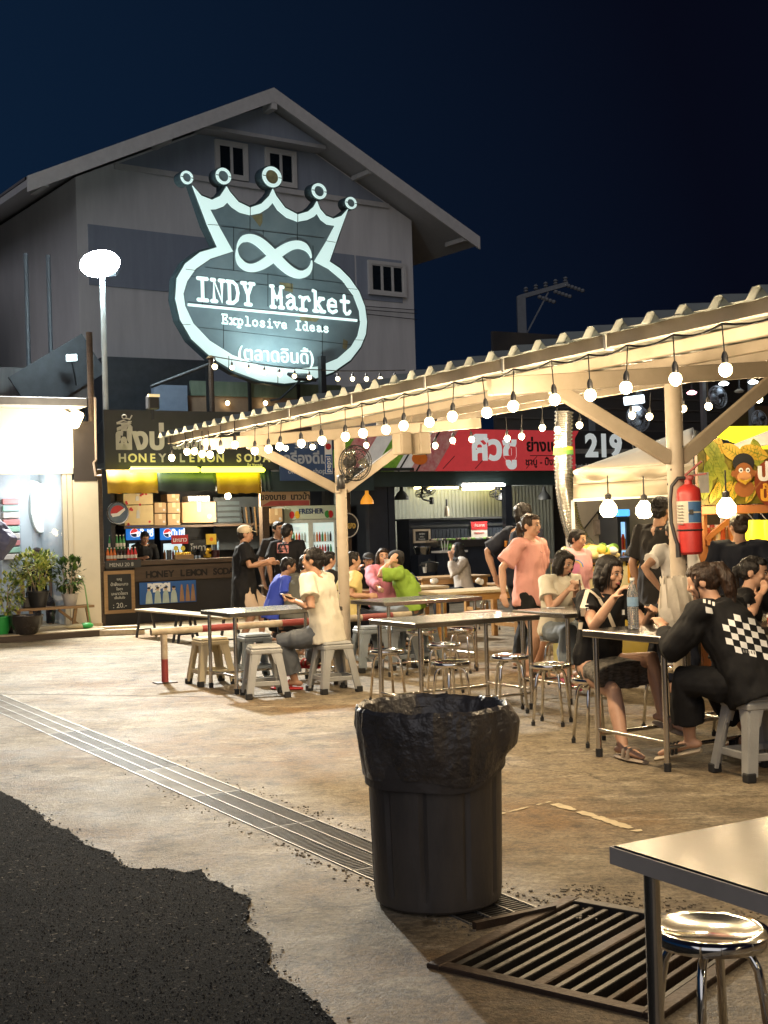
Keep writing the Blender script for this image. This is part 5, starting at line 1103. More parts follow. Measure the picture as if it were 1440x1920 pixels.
t = rthing('oval_mirror', 'large white oval lamp hung on the pale wall inside the white shop', 'wall lamp', LS); p = LS.pt(74, 953, 1.5); rx = .17; m = MB(); m.prism(disc(p.x, p.z, rx, .44, n=32), 1.42, 1.6); m.build('frame', M('grey_green_rim', (.5, .54, .5), .5), t); m = MB(); m.prism(disc(p.x, p.z, rx * .86, .42, n=32), 1.405, 1.42); m.build('face', M('lit_oval_face', (.9, .9, .9), .4, emit=1.3, ecol=(1, 1, 1), var=0), t)
m = MB(); m.tube([(p.x + .05, 1.5, p.z - .44), (p.x + .15, 1.5, p.z - .62), (p.x + .3, 1.5, p.z - .8)], .01, 5); m.build('cord', M('grey_cord', (.3, .3, .3), .5, var=0), t)
t = rthing('display_shelf', 'narrow white shelf unit with striped pink and green folded cloths in the white shop', 'shelf', LS); a, b, z0, z1 = rect(LS, 3, 888, 41, 1060, 1.2); m = MB(); m.bx(a, b, 1.3, 1.6, .1, z1); m.build('cabinet', M('grey_blue_cabinet', (.42, .47, .52), .5), t)
for k in range(9):
    zz = LS.pt(22, 940 + k * 13, 1.2).z; m = MB(); m.bx(a + .03, b - .03, 1.22, 1.45, zz - .05, zz + .045, bev=.01); m.build('folded_cloth', [M('pink_cloth', (.62, .25, .25), .8), M('mint_cloth', (.35, .60, .48), .8), M('white_cloth', (.7, .66, .62), .8)][k % 3], t)
t = rthing('wall_lantern', 'glowing warm lantern fixed at the top corner of the white shop', 'wall lamp', LS); p = LS.pt(141, 786, -.2); m = MB(); m.box((p.x, -.2, p.z), (.19, .16, .28), rot=Matrix.Rotation(.45, 3, 'Y'), bev=.03); m.build('lantern', lamp_mat('lantern_glow', (1, .78, .42), 14), t); m = MB(); m.bar((p.x - .05, -.15, p.z + .12), (p.x - .13, .0, p.z + .2), .03, .03); m.build('bracket', BLKMET, t)
pointlight('lantern_light', (0, 0, 0), 26, (1, .80, .48), .1, t).location = (p.x - .15, -.5, p.z - .05)
pointlight('awning_light', (0, 0, 0), 75, (1, .92, .72), .15, ws).location = (LS.pt(60, 800).x, -.75, 2.95)
m = MB(); a = LS.pt(50, 770, -.4); m.tube([(a.x - .55, -.45, 3.16), (a.x + .55, -.45, 3.16)], .03, 8, round_=True); t = rthing('eave_tube', 'white tube light under the roof edge of the white shop', 'tube light', LS); m.build('tube', TUBEW, t)
# pipes between the shops
t = rthing('drain_pipe', 'rusty pipes running down between the white shop and the soda stall', 'pipe', LS); m = MB(); p = LS.pt(172, 800, .1); m.tube([(p.x, .1, 0), (p.x, .1, 5.0)], .055, 10); m.build('pipe', DWOOD, t, smooth=60); q1, q2, q3 = LS.pt(178, 745, -.05), LS.pt(180, 862, -.05), LS.pt(176, 892, -.05); m = MB(); m.tube([(q1.x, -.05, q1.z), (q2.x, -.05, q2.z), (q3.x, -.05, q2.z - .05), (q3.x + .03, -.05, q3.z), (q3.x + .12, -.05, q3.z)], .02, 6); m.build('conduit', M('pale_conduit', (.45, .36, .3), .5), t, smooth=60)
# ------------------------------------------------------------------ dark roofs and tanks above the row
DK = M('dark_roof_metal', (.05, .055, .062), .5, .3, var=.2, stretch=(1, 6, 1)); BG = Frame(RW.w(0, 3.2), .87, .49)
def bgb(x0, y0, x1, y1, off, th, name, label, cat, mat, base=False):
    a, b, z0, z1 = rect(BG, x0, y0, x1, y1, off); t = thing(name, label, cat, BG.w((a + b) / 2, off, 0), BG.rz); w = (b - a) / 2; m = MB(); m.bx(-w, w, 0, th, 0 if base else z0, z1); m.build('body', mat, t); return t, w, z0, z1
t, w, z0, z1 = bgb(-60, 690, 160, 760, 1.0, .1, 'tin_wall', 'weathered tin wall above the white shop roof', 'wall', M('weathered_tin', (.16, .15, .145), .6, c2=(.09, .085, .085), scale=2, stretch=(6, 1, .5)), True)
t = thing('lean_to_roof', 'dark sloping tin roof behind the lamp pole', 'roof', BG.w(0, 0), BG.rz); a, b, c = BG.pt(48, 745, .4), BG.pt(165, 668, .4), BG.pt(165, 745, .4); m = MB(); m.prism([(a.x, a.z), (c.x, c.z), (b.x, b.z)], .4, 1.0); m.build('gable', M('brown_tin', (.075, .06, .055), .6, var=.15, stretch=(8, 1, 1)), t); m = MB(); m.bar((a.x - .1, .35, a.z), (b.x + .1, .35, b.z + .06), .08, .9); m.build('edge', DK, t)
for k, (px, y0) in enumerate(((48, 475), (90, 478))):
    p, q = BG.pt(px, y0, 2), BG.pt(px + 8, 740, 2); w_ = BG.w(q.x, 2); m = MB(); m.tube([(0, 0, 0), (p.x - q.x, 0, p.z)], .05, 8); tag(m.build('thin_mast', M('grey_mast', (.13, .15, .17), .5), None, loc=(w_.x, w_.y, 0)), 'thin grey mast standing against the dark sky beside the house, ' + ('left one' if k == 0 else 'right one'), 'mast', 'thin masts')
for k, (px, py, r) in enumerate(((222, 745, .42), (262, 752, .34))):
    p = BG.pt(px, 770, .4); w_ = BG.w(p.x, .4, 3.3); t = thing('water_tank', 'black ribbed water tank above the soda sign, ' + ('larger left one' if k == 0 else 'smaller right one'), 'water tank', w_, BG.rz); m = MB(); m.lathe([(r, 0), (r, .08), (r * .96, .1), (r, .14), (r, .3), (r * .96, .32), (r, .36), (r, .5), (r * .8, .62), (r * .3, .68)], 22); m.build('tank', BLACKP, t, smooth=40); m = MB(); m.lathe([(r * .3, .66), (r * .3, .72)], 14); m.build('lid', BLACKP, t)
bgb(290, 722, 352, 800, .3, .2, 'blue_wall', 'pale blue grey wall block above the soda sign', 'wall', M('blue_grey_wall', (.20, .25, .33), .6), True)
t, w, z0, z1 = bgb(354, 745, 620, 800, .5, .2, 'terrace_wall', 'tan terrace wall with two warm spots above the soda stall', 'wall', M('tan_plaster', (.30, .20, .13), .7), True)
for px in (426, 497):
    p = BG.pt(px, 756, .42); t = thing('wall_spot', 'small warm wall light on the tan terrace wall, ' + ('left one' if px < 450 else 'right one'), 'wall lamp', BG.w(p.x, .40, p.z), BG.rz, 'terrace lights'); m = MB(); m.ell((0, 0, 0), (.05, .05, .05), 10, 7); m.build('globe', BULBM, t, smooth=80); m = MB(); m.bx(-.02, .02, .02, .1, -.01, .06); m.build('bracket', BLKMET, t)
t, w, z0, z1 = bgb(358, 718, 640, 745, .45, .08, 'tarpaulin', 'dirty green tarpaulin strip hung along the terrace below the crown sign', 'tarpaulin', M('green_tarp', (.12, .17, .12), .6, c2=(.20, .25, .19), scale=3, stretch=(3, 1, .6)))
for px in (390, 468, 560): p = BG.pt(px, 730, .4); m = MB(); m.bx(p.x - .03, p.x + .03, .38, .44, z0 - .4, z1 + .3); o = m.build('terrace_post', BLKMET, None, loc=BG.o); o.rotation_euler.z = BG.rz; tag(o, 'dark post in front of the green tarpaulin, ' + {390: 'left of three', 468: 'middle of three', 560: 'right of three'}[px], 'post', 'terrace posts')
t, w, z0, z1 = bgb(195, 672, 390, 715, 2.2, 1.5, 'dark_roof', 'long dark tin roof in front of the house wall left of the crown sign', 'roof', DK, True)
p, q = P(395, 672, 24.2), P(398, 775, 24.2); t = thing('mast_pole', 'leaning dark pole with a small lit cap at the left foot of the crown sign', 'pole', (q.x, q.y, 0)); m = MB(); m.tube([(0, 0, 2.85), (p.x - q.x, 0, p.z)], .05, 8); m.build('pole', DWOOD, t); m = MB(); m.lathe([(.10, p.z), (.04, p.z + .05), (.0, p.z + .06)], 12, c=(p.x - q.x, 0, 0)); m.build('cap', WOOD, t)
r_ = P(283, 725, 24.2); m = MB(); m.tube([(p.x - q.x, 0, p.z - .1), (r_.x - q.x, 0, r_.z)], .035, 8); m.build('arm', BLKMET, t)
q = P(286, 755, 22.2); t = thing('stage_spotlight', 'small black spotlight clamped on top of the soda sign', 'spotlight', q, RW.rz); m = MB(); m.box((0, 0, 0), (.2, .18, .24), bev=.02); m.build('body', BLACKP, t); m = MB(); m.bx(-.1, .1, -.1, -.04, .09, .14); m.build('lens', M('dim_lens', (.6, .5, .3), .3, emit=.5, ecol=(1, .8, .4)), t); m = MB(); m.bx(-.02, .02, -.02, .02, -.3, -.1); m.build('bracket', BLKMET, t)
# distant utility pole at right
q = P(978, 600, 60); t = thing('utility_pole', 'dim concrete utility pole with slanted cross arm in the dark sky', 'utility pole', (q.x, q.y, 0)); pm = M('dim_concrete', (.16, .17, .18), .8); zt = P(976, 556, 60).z; m = MB(); m.bx(-.2, .2, -.2, .2, 0, zt); m.build('pole', pm, t)
e = P(1065, 532, 60) - V((q.x, q.y, 0)); m = MB(); m.bar((-.1, 0, zt - .05), e, .18, .2); m.build('cross_arm', pm, t); f = P(985, 630, 60) - V((q.x, q.y, 0)); g_ = P(1028, 548, 60) - V((q.x, q.y, 0)); m = MB(); m.bar(f, g_, .07, .07); m.build('brace', pm, t)
for k in range(5): c = V((-.1, 0, zt)).lerp(e, .15 + k * .2); m = MB(); m.lathe([(.06, .1), (.12, .16), (.06, .22), (.12, .28), (.04, .36)], 8, c=c); m.build('insulator', pm, t)
for k, (px, py) in enumerate(((1092, 545), (1068, 556), (1038, 566))):
    m = MB(); c0 = P(px - 26, py - 9, 60) - V((q.x, q.y, 0)); c1 = P(px, py, 60) - V((q.x, q.y, 0))
    for j in range(5): m.ell(c0.lerp(c1, j / 4), (.12, .12, .1), 6, 4)
    tag(m.build('insulator_string', pm, t), kind='stuff')
# ------------------------------------------------------------------ steel tables, stools, benches
def table_proto(L, W, H, name='steel_table', top=TOPST, leg=STEEL, stuff=None):
    t = thing(name, '', 'table')
    m = MB(); m.bx(-.045, L + .045, -.03, W + .03, H - .045, H, bev=.006); m.build('tabletop', top, t)
    m = MB(); m.tube([(0, 0, .03), (0, 0, H - .04)], .019, 12); lg = m.mesh('leg', leg); lg.polygons.foreach_set('use_smooth', [True] * len(lg.polygons)); lg.set_sharp_from_angle(angle=.7)
    m = MB(); m.lathe([(.023, 0), (.024, .05), (.02, .052)], 12); ft = m.mesh('rubber_foot', RUBBER)
    for x in (.03, L - .03):
        for y in (.02, W - .02): o = link_mesh('leg', lg, t, (x, y, 0)); link_mesh('rubber_foot', ft, o)
    zb_ = .17
    for (a, b, z) in (((.03, .02), (.03, W - .02), zb_), ((L - .03, .02), (L - .03, W - .02), zb_), ((.03, .02), (L - .03, .02), zb_ - .03), ((.03, W - .02), (L - .03, W - .02), zb_ - .03)):
        m = MB(); m.tube([(a[0], a[1], z), (b[0], b[1], z)], .0125, 8); m.build('stretcher', leg, t, smooth=60)
    return t
TAB = [((-1.48, 12.27), .78, 'steel table at the far left where the man in the white shirt sits'), ((.24, 10.15), .79, 'steel table behind the trash bin with round stools around it'),
       ((0.0, 13.3), .78, 'steel table just right of the far canopy post with plastic stools under it'), ((1.52, 10.9), .78, 'steel table where the cream shirted woman eats from a black bowl'),
       ((1.68, 7.86), .84, 'steel table with water bottle between the drinking girl and the hooded woman'), ((.90, 2.36), .80, 'large steel table in the near corner beside the drain cover'),
       ((2.42, 8.55), .80, 'steel table with a red paper cup before the eating girl at the right edge')]
tp = None; TABLES = []
NEART = M('scuffed_steel_top', (.06, .058, .054), .2, .85, c2=(.115, .11, .10), scale=2.2, bump=.14, bscale=2.6); EDGEM = M('lightened_steel_edge', (.46, .41, .35), .5, .1, var=.1)
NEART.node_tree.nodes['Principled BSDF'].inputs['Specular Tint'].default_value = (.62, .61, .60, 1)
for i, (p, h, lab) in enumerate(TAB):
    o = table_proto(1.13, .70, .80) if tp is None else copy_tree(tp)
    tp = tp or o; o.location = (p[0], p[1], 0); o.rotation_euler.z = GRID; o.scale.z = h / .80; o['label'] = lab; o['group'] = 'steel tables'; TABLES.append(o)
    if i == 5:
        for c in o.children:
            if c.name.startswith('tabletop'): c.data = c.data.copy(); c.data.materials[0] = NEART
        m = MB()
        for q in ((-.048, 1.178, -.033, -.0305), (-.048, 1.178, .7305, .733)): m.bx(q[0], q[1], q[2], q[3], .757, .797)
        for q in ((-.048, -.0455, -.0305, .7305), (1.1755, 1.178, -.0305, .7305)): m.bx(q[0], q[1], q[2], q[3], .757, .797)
        tag(m.build('lightened_edge', EDGEM, o), kind='stuff')  # same steel edge, coloured paler in place of the light it lacks
# printed square on the near table
TF = Frame(TAB[5][0], .87, .49)
t = thing('table_sticker', 'faded square sticker with a ring mark on the near steel table', 'sticker', TF.w(.62, .42, .803), GRID + .2)
STK = M('faded_sticker', (.52, .42, .32), .4, var=.1); STKR = M('faded_red_ring', (.40, .18, .14), .4, var=.1)
m = MB(); m.bx(-.13, .13, -.13, .13, 0, .0015); m.build('square', STK, t)
m = MB(); 
for r0 in (.095, .06): m.tube([(r0 * math.cos(i * PI / 12), r0 * math.sin(i * PI / 12), .002) for i in range(25)], .008, 4, caps=False, flat=.2)
tag(m.build('ring', STKR, t), kind='stuff')
def round_stool():
    t = thing('round_stool', '', 'stool'); h = .47
    m = MB(); m.lathe([(0, h - .012), (.10, h - .010), (.125, h - .002), (.145, h), (.158, h - .006), (.162, h - .02), (.158, h - .034), (.12, h - .04), (0, h - .04)], 28); m.build('seat', CHROME, t, smooth=40)
    m = MB(); pts = [(.03, .0, h - .05), (.075, 0, h - .052), (.105, 0, h - .068), (.122, 0, h - .10), (.132, 0, h - .16), (.165, 0, .02)]; m.tube(pts, .0125, 8); lg = m.mesh('leg', CHROME); lg.polygons.foreach_set('use_smooth', [True] * len(lg.polygons))
    m = MB(); m.lathe([(.015, 0), (.016, .03)], 8, c=(.165, 0, 0)); ft = m.mesh('rubber_foot', RUBBER)
    for k in range(4): o = link_mesh('leg', lg, t, (0, 0, 0), PI / 4 + k * PI / 2); link_mesh('rubber_foot', ft, o)
    return t
rs = None
def put_stool(proto, px, py, z, label, group, rz=0.0, dz=None, world=None):
    p = V(world) if world else G(px, py, z); o = proto if 'placed' not in proto.keys() else copy_tree(proto); proto['placed'] = 1
    o.location = (p.x, p.y, 0); o.rotation_euler.z = rz; o['label'] = label; o['group'] = group; return o
rs = round_stool()
for i, (px, py, lab) in enumerate(((725, 1217, 'chrome round stool left of the middle table behind the bin'), (845, 1240, 'chrome round stool directly above the trash bin, nearest of its cluster'), (955, 1228, 'chrome round stool at the right end of the middle table'), (832, 1205, 'chrome round stool just behind the one above the bin'), (866, 1177, 'chrome round stool on the far side of the middle table'), (790, 1181, 'chrome round stool far left behind the middle table'), (782, 1133, 'small far chrome stool beneath the table by the far post'), (916, 1121, 'far chrome stool beside the orange wooden table leg'))):
    put_stool(rs, px, py, .47, lab, 'chrome round stools', R.uniform(0, 1.5))
for (x, y, lab) in ((1.43, 8.95, 'chrome round stool beneath the girl drinking from the bottle'), (1.60, 12.15, 'chrome round stool beneath the cream shirted woman'), (2.05, 9.55, 'empty chrome round stool behind the table with the water bottle'), (2.46, 9.18, 'chrome round stool beneath the girl eating at the right edge'), (1.25, 9.9, 'chrome round stool just left behind the girl with the bottle')):
    put_stool(rs, 0, 0, 0, lab, 'chrome round stools', R.uniform(0, 1.5), world=(x, y, 0))
p = G(1330, 1735, .47); put_stool(rs, 1330, 1737, .47, 'large shiny chrome stool at the near right corner under the table edge', 'chrome round stools', .35)
def plastic_stool(mat):
    t = thing('plastic_stool', '', 'stool'); h = .485; w = .135
    m = MB(); m.box((0, 0, h - .02), (w * 2 + .02, w * 2 + .02, .04), bev=.018); m.box((0, 0, h - .055), (w * 2 + .035, w * 2 + .035, .05), bev=.012); m.build('seat', mat, t)
    for sx in (-1, 1):
        for sy in (-1, 1):
            m = MB(); a = V((sx * (w - .012), sy * (w - .012), h - .06)); b = V((sx * (w + .045), sy * (w + .045), .035)); mid = a.lerp(b, .12)
            m.bar(a + V((-sx * .022, sy * .012, 0)), b + V((-sx * .012, sy * .012, 0)), .062, .022, up=(sx * .02, sy, 0)); m.bar(a + V((sx * .012, -sy * .022, .0)), b + V((sx * .012, -sy * .012, 0)), .022, .062, up=(.0, sy, 0))
            m.bar(a + V((-sx * .06, sy * .012, .01)), mid + V((-sx * .03, sy * .014, -.06)), .05, .02, up=(0, sy, 0)); m.bar(a + V((sx * .012, -sy * .06, .01)), mid + V((sx * .014, -sy * .03, -.06)), .02, .05, up=(0, sy, 0))
            lg = m.build('leg', mat, t); m = MB(); m.box((b.x, b.y, .028), (.062, .062, .056), bev=.006); m.build('rubber_foot', RUBBER, lg)
    z = .135; e = w + .022
    for sg in (-1, 1):
        m = MB(); m.bx(-e, e, sg * e - .011, sg * e + .011, z - .022, z + .022, bev=.004); m.build('brace', mat, t); m = MB(); m.bx(sg * e - .011, sg * e + .011, -e, e, z - .018, z + .026, bev=.004); m.build('brace', mat, t)
    return t
ps = plastic_stool(GREYST); pb_ = plastic_stool(BLUEST); pc_ = plastic_stool(CREAMST)
put_stool(ps, 0, 0, 0, 'grey woven plastic stool in front of the far left table', 'plastic stools', .25, world=(-1.17, 12.08, 0))
put_stool(ps, 0, 0, 0, 'grey plastic stool under the man in the white shirt', 'plastic stools', .45, world=(-.53, 12.3, 0))
put_stool(ps, 0, 0, 0, 'grey plastic stool under the hooded woman at the right', 'plastic stools', .32, world=(2.20, 7.72, 0))
put_stool(pb_, 0, 0, 0, 'blue grey plastic stool behind the far left table', 'plastic stools', .4, world=(-1.40, 13.45, 0))
put_stool(pc_, 0, 0, 0, 'cream plastic stool behind the left end of the far left table', 'plastic stools', .5, world=(-1.83, 13.2, 0))
put_stool(pb_, 0, 0, 0, 'blue grey plastic stool right beside the far post under its table', 'plastic stools', .4, world=(-.19, 14.0, 0))
put_stool(pb_, 0, 0, 0, 'blue grey plastic stool second from the far post under its table', 'plastic stools', .55, world=(.10, 14.15, 0))
put_stool(pb_, 0, 0, 0, 'blue grey plastic stool third from the far post under its table', 'plastic stools', .5, world=(.36, 14.35, 0))
# red and white pipe barrier
br = thing('barrier', 'low red and white pipe barrier with peeling paint behind the far left table', 'barrier', (-2.34, 13.4, 0), GRID)
BW = M('peeling_white_paint', (.58, .50, .36), .6, c2=(.30, .22, .15), scale=9)
segs = [(-.14, .42, BW), (.42, .82, DRED), (.82, 1.35, BW), (1.35, 1.75, DRED), (1.75, 2.35, BW), (2.35, 2.75, DRED), (2.75, 3.0, BW)]
for a, b, mt in segs: m = MB(); m.tube([(a, 0, .54), (b, 0, .54)], .038, 12); m.build('rail_section', mt, br, smooth=50)
for x in (0, 2.83):
    m = MB(); m.tube([(x, 0, .25), (x, 0, .505)], .036, 12); pp = m.build('post', BW, br, smooth=50); m = MB(); m.tube([(x, 0, .01), (x, 0, .25)], .0365, 12); m.build('red_band', DRED, pp, smooth=50); m = MB(); m.bx(x - .11, x + .11, -.08, .08, 0, .012); m.build('base_plate', RUST, pp)
# white benches
bp0 = None
for k in range(2):
    if k == 0:
        o = thing('bench', '', 'bench'); m = MB(); m.bx(0, 1.5, -.15, .15, .40, .43, bev=.006); m.build('seat', PALEW, o)
        for x in (.08, 1.42):
            for sy in (-1, 1): m = MB(); m.bar((x + .0, sy * .09, .40), (x, sy * .16, 0), .03, .03); m.build('leg', BLKMET, o)
            m = MB(); m.bar((x, -.13, .12), (x, .13, .12), .02, .02); m.build('crossbar', BLKMET, o)
        bp0 = o
    else: o = copy_tree(bp0)
    o.location = (-3.72 + .83 * k, 19.6 - 1.25 * k, 0); o.rotation_euler.z = math.atan2(-.83, .55); o['group'] = 'benches before the soda stall'
    o['label'] = 'low pale bench before the soda stall, ' + ('far left one' if k == 0 else 'nearer one reaching behind the steel table')
# wooden dining tables further back
def wtable(px, py, z, L, W, H, label, rz=GRID, mat=WOODY, topm=WOOD):
    p = G(px, py, z); t = thing('wooden_table', label, 'table', (p.x, p.y, 0), rz, 'wooden dining tables'); 
    for j in range(3): m = MB(); w0 = -W / 2 + j * W / 3; m.bx(-L / 2, L / 2, w0 + .004, w0 + W / 3 - .004, H - .035, H, bev=.004); m.build('plank', topm, t)
    m = MB(); m.bx(-L / 2 + .04, L / 2 - .04, -W / 2 + .03, -W / 2 + .055, H - .12, H - .036); m.bx(-L / 2 + .04, L / 2 - .04, W / 2 - .055, W / 2 - .03, H - .12, H - .036); tag(m.build('apron', mat, t), kind='stuff')
    for sx in (-1, 1):
        for sy in (-1, 1): m = MB(); m.bx(sx * (L / 2 - .07) - .035, sx * (L / 2 - .07) + .035, sy * (W / 2 - .07) - .035, sy * (W / 2 - .07) + .035, 0, H - .036, bev=.004); m.build('leg', mat, t)
        m = MB(); m.bx(sx * (L / 2 - .07) - .025, sx * (L / 2 - .07) + .025, -W / 2 + .11, W / 2 - .11, .15, .2); m.build('stretcher', mat, t)
    return t
wtable(835, 1080, .74, 1.3, .7, .74, 'orange wooden table where the person in the headscarf sits')
wtable(900, 1104, .74, 1.7, .7, .74, 'long orange wooden table behind the middle steel table', topm=PALEW)
wtable(668, 1106, .72, 1.2, .7, .72, 'orange wooden table in front of the lady in pink')
wtable(770, 1100, .72, .9, .6, .72, 'pale topped wooden table right of the person in green', topm=PALEW)
wtable(1005, 1090, .74, 1.2, .7, .74, 'orange wooden table behind the woman in the pink shirt')
for (px, py, h, lab) in ((550, 1095, .66, 'dark low table before the boy in blue'), (690, 1085, .72, 'dark table between the child and the lady in pink')): 
    wtable(px, py, h, 1.0, .6, h, lab, mat=DWOOD, topm=DWOOD)
# cooker pot, cups and small things on the back tables
def on_table(px, py, z, name, label, cat, build):
    p = G(px, py, z); t = thing(name, label, cat, (p.x, p.y, z), GRID); build(t); return t
def cupb(mat, h=.1, r=.038):
    def f(t):
        m = MB(); m.lathe([(r * .75, 0), (r, h), (r * .95, h), (r * .7, .01)], 12, caps=False); m.build('cup', mat, t, smooth=50)
        m = MB(); m.tube([(.01, 0, .02), (.03, 0, h + .07)], .004, 5); m.build('straw', WHITEP, t)
    return f
ICED = M('iced_coffee', (.42, .28, .15), .2, c2=(.6, .5, .38), scale=20)
on_table(707, 1103, .72, 'drink_cup', 'cup of iced coffee on the table before the lady in pink', 'cup', cupb(ICED, .13)); on_table(797, 1074, .74, 'drink_cup', 'pale plastic cup beside the black hotpot cooker', 'cup', cupb(M('cloudy_plastic', (.6, .6, .58), .3)))
def pot(t):
    m = MB(); m.lathe([(.13, 0), (.15, .1), (.16, .16), (.15, .17), (.05, .19), (.02, .2)], 16); m.build('pot', BLKMET, t, smooth=50); m = MB(); m.lathe([(.02, .19), (.02, .23)], 8); m.build('knob', BLKMET, t)
    for s in (-1, 1): m = MB(); m.box((s * .18, 0, .12), (.06, .05, .02)); m.build('handle', BLKMET, t)
on_table(806, 1072, .74, 'hotpot', 'black hotpot cooker on the far wooden table', 'pot', pot)
for (px, py, z, lab) in ((815, 1098, .74, 'small white tissue heap on the pale wooden table'), (900, 1098, .74, 'white crumpled napkin on the long orange table')):
    def f(t):
        m = MB()
        for i in range(5): m.ell((R.uniform(-.04, .04), R.uniform(-.02, .02), .03 + R.uniform(0, .05)), (.04, .03, .035), 7, 5)
        blob(m, 'tissue', WHITEP, t, .012, 2)
    on_table(px, py, z, 'tissue', lab, 'tissue', f)
def bag(t):
    m = MB(); m.lathe([(.20, 0), (.24, .06), (.22, .2), (.15, .26), (.16, .28)], 18, sx=1.1, sy=.6); blob(m, 'sack', M('navy_patterned_bag', (.015, .025, .10), .5, c2=(.03, .05, .16), scale=8), t, .015, 2, .012)
    m = MB()
    for i in range(14): a = R.uniform(-PI, 0); z = R.uniform(.05, .2); m.box((.262 * math.cos(a), .146 * math.sin(a), z), (.03, .015, .02), rz=a)
    tag(m.build('pale_marks', M('pale_blue_print'), t), kind='stuff')
on_table(757, 1110, .60, 'patterned_bag', 'navy patterned bag hung on the chair behind the person in green', 'bag', bag)
# things on the table of the eaters
p = V((1.77, 11.62, .78)); t = thing('black_bowl', 'black square bowl on the table before the cream shirted woman', 'bowl', p, GRID); m = MB(); m.lathe([(.07, 0), (.115, .085), (.108, .085), (.06, .01)], 4, caps=False); m.bx(-.05, .05, -.05, .05, 0, .006); m.build('bowl', BLACKP, t)
m = MB(); m.tube([(0, .0, .02), (-.02, .0, .25)], .008, 6); m.ell((0, 0, .05), (.07, .07, .02), 8, 5); m.build('food', M('dark_food'), t)
t = thing('phone', 'white edged phone lying on the table left of the black bowl', 'phone', (1.52, 11.55, .782), .2); m = MB(); m.bx(-.075, .075, -.036, .036, 0, .009, bev=.002); m.build('body', WHITEP, t); m = MB(); m.bx(-.07, .07, -.032, .032, .009, .010); m.build('screen', BLACKP, t)
t = thing('paper_menu', 'pinkish paper menu lying on the middle steel table', 'menu', G(905, 1146, .792), GRID + .1); m = MB(); m.bx(-.15, .15, -.1, .1, 0, .003); m.build('sheet', M('pink_paper', (.55, .40, .38), .6), t)
# water bottle, parcel bag, cap of chilli
bx_, by_ = 1.605, 8.36
t = thing('water_bottle', 'clear plastic water bottle with blue label held up by the drinking girl', 'bottle', (bx_, by_, .842), 0)
CLEARP = M('clear_bottle_plastic', (.90, .94, .95), .06, trans=.85, var=0); WATERL = M('blue_water_label', (.10, .22, .38), .35, c2=(.30, .42, .55), scale=12)
pr = [(.032, 0), (.038, .006)]
for i in range(8): z = .02 + i * .017; pr += [(.038, z), (.0345, z + .008)]
pr += [(.036, .165), (.036, .215), (.037, .225), (.034, .245), (.022, .285), (.014, .30), (.014, .32)]
m = MB(); m.lathe(pr, 18); m.build('body', CLEARP, t, smooth=30); m = MB(); m.lathe([(.0372, .15), (.0372, .21)], 18, caps=False); m.build('band', WATERL, t, smooth=60); m = MB(); m.lathe([(.016, .318), (.016, .335)], 12); m.build('neck_ring', WHITEP, t)
t = thing('plastic_bag', 'crumpled pale translucent bag standing on the table behind the water bottle', 'bag', (1.90, 8.42, .842), .4)
m = MB(); K = 26
for r_, (z, a, b) in enumerate(((0, .11, .055), (.05, .125, .065), (.13, .13, .05), (.21, .125, .035), (.27, .115, .02), (.30, .118, .012))): pass
prf = ((0, .10, .06), (.05, .125, .07), (.13, .13, .055), (.21, .125, .035), (.28, .118, .02), (.33, .12, .012)); vs = []
for j, (z, a, b) in enumerate(prf):
    for k in range(K): th = 2 * PI * k / K; w = 1 + .10 * noise.noise(V((k * .9, j * 1.3, 3))); vs.append((a * w * math.cos(th), b * w * math.sin(th) + .01 * math.sin(k * 2.1 + j), z + (.012 * math.sin(k * 1.7) if j > 3 else 0)))
m.add(vs, [(j * K + k, j * K + (k + 1) % K, (j + 1) * K + (k + 1) % K, (j + 1) * K + k) for j in range(len(prf) - 1) for k in range(K)]); m.build('bag', M('pale_bag_plastic', (.62, .56, .46), .3, var=.1, bump=.3, bscale=14), t, smooth=30, fix=False)
t = thing('paper_cup', 'red and white paper cup on the table at the right edge', 'cup', (2.60, 8.62, .802), 0); m = MB(); m.lathe([(.035, 0), (.048, .075)], 14); m.build('cup', RED, t, smooth=50); m = MB(); m.lathe([(.049, .07), (.05, .085), (.046, .085)], 14); m.build('rim', WHITEP, t)
m = MB(); m.tube([(.0425 + .001, 0, .03)] + [((.0435) * math.cos(i * PI / 8), .0435 * math.sin(i * PI / 8), .035) for i in range(17)], .004, 4, caps=False); m.build('stripe', WHITEP, t)
# ------------------------------------------------------------------ trash bin with its liner
tc_ = V((.178, 5.34, .0)); tb = thing('trash_bin', 'big black plastic trash bin with a crumpled black liner bag folded over its rim', 'trash bin', (tc_.x, tc_.y, -.02), .1); tb.scale = (1.02, 1.02, .985)
BINM = M('bin_plastic', (.030, .028, .027), .48, var=.3, scale=3, bump=.10, bscale=60, c2=(.085, .072, .06), stretch=(1, 1, .35))
m = MB(); N = 96; rows = [(.243, .0), (.254, .012), (.257, .04), (.259, .06), (.263, .2), (.268, .4), (.272, .58), (.275, .72), (.285, .725), (.287, .76), (.28, .765)]; vs = []
for (r, z) in rows:
    for k in range(N):
        a = 2 * PI * k / N; ph = (a * 10 / (2 * PI)) % 1; rib = -.011 if (ph < .06 or ph > .94) and .05 < z < .71 else (.0 + .002 * math.sin(ph * PI)); vs.append(((r + rib) * math.cos(a), (r + rib) * math.sin(a), z + .03))
n_ = len(rows); m.add(vs, [(j * N + k, j * N + (k + 1) % N, (j + 1) * N + (k + 1) % N, (j + 1) * N + k) for j in range(n_ - 1) for k in range(N)] + [tuple(range(N))[::-1]]); m.build('bin_body', BINM, tb, smooth=35)
LINER = M('black_liner_plastic', (.060, .053, .048), .30, var=.25, bump=.7, bscale=26, spec=.6)
m = MB(); N = 140; vs = []; rings = []
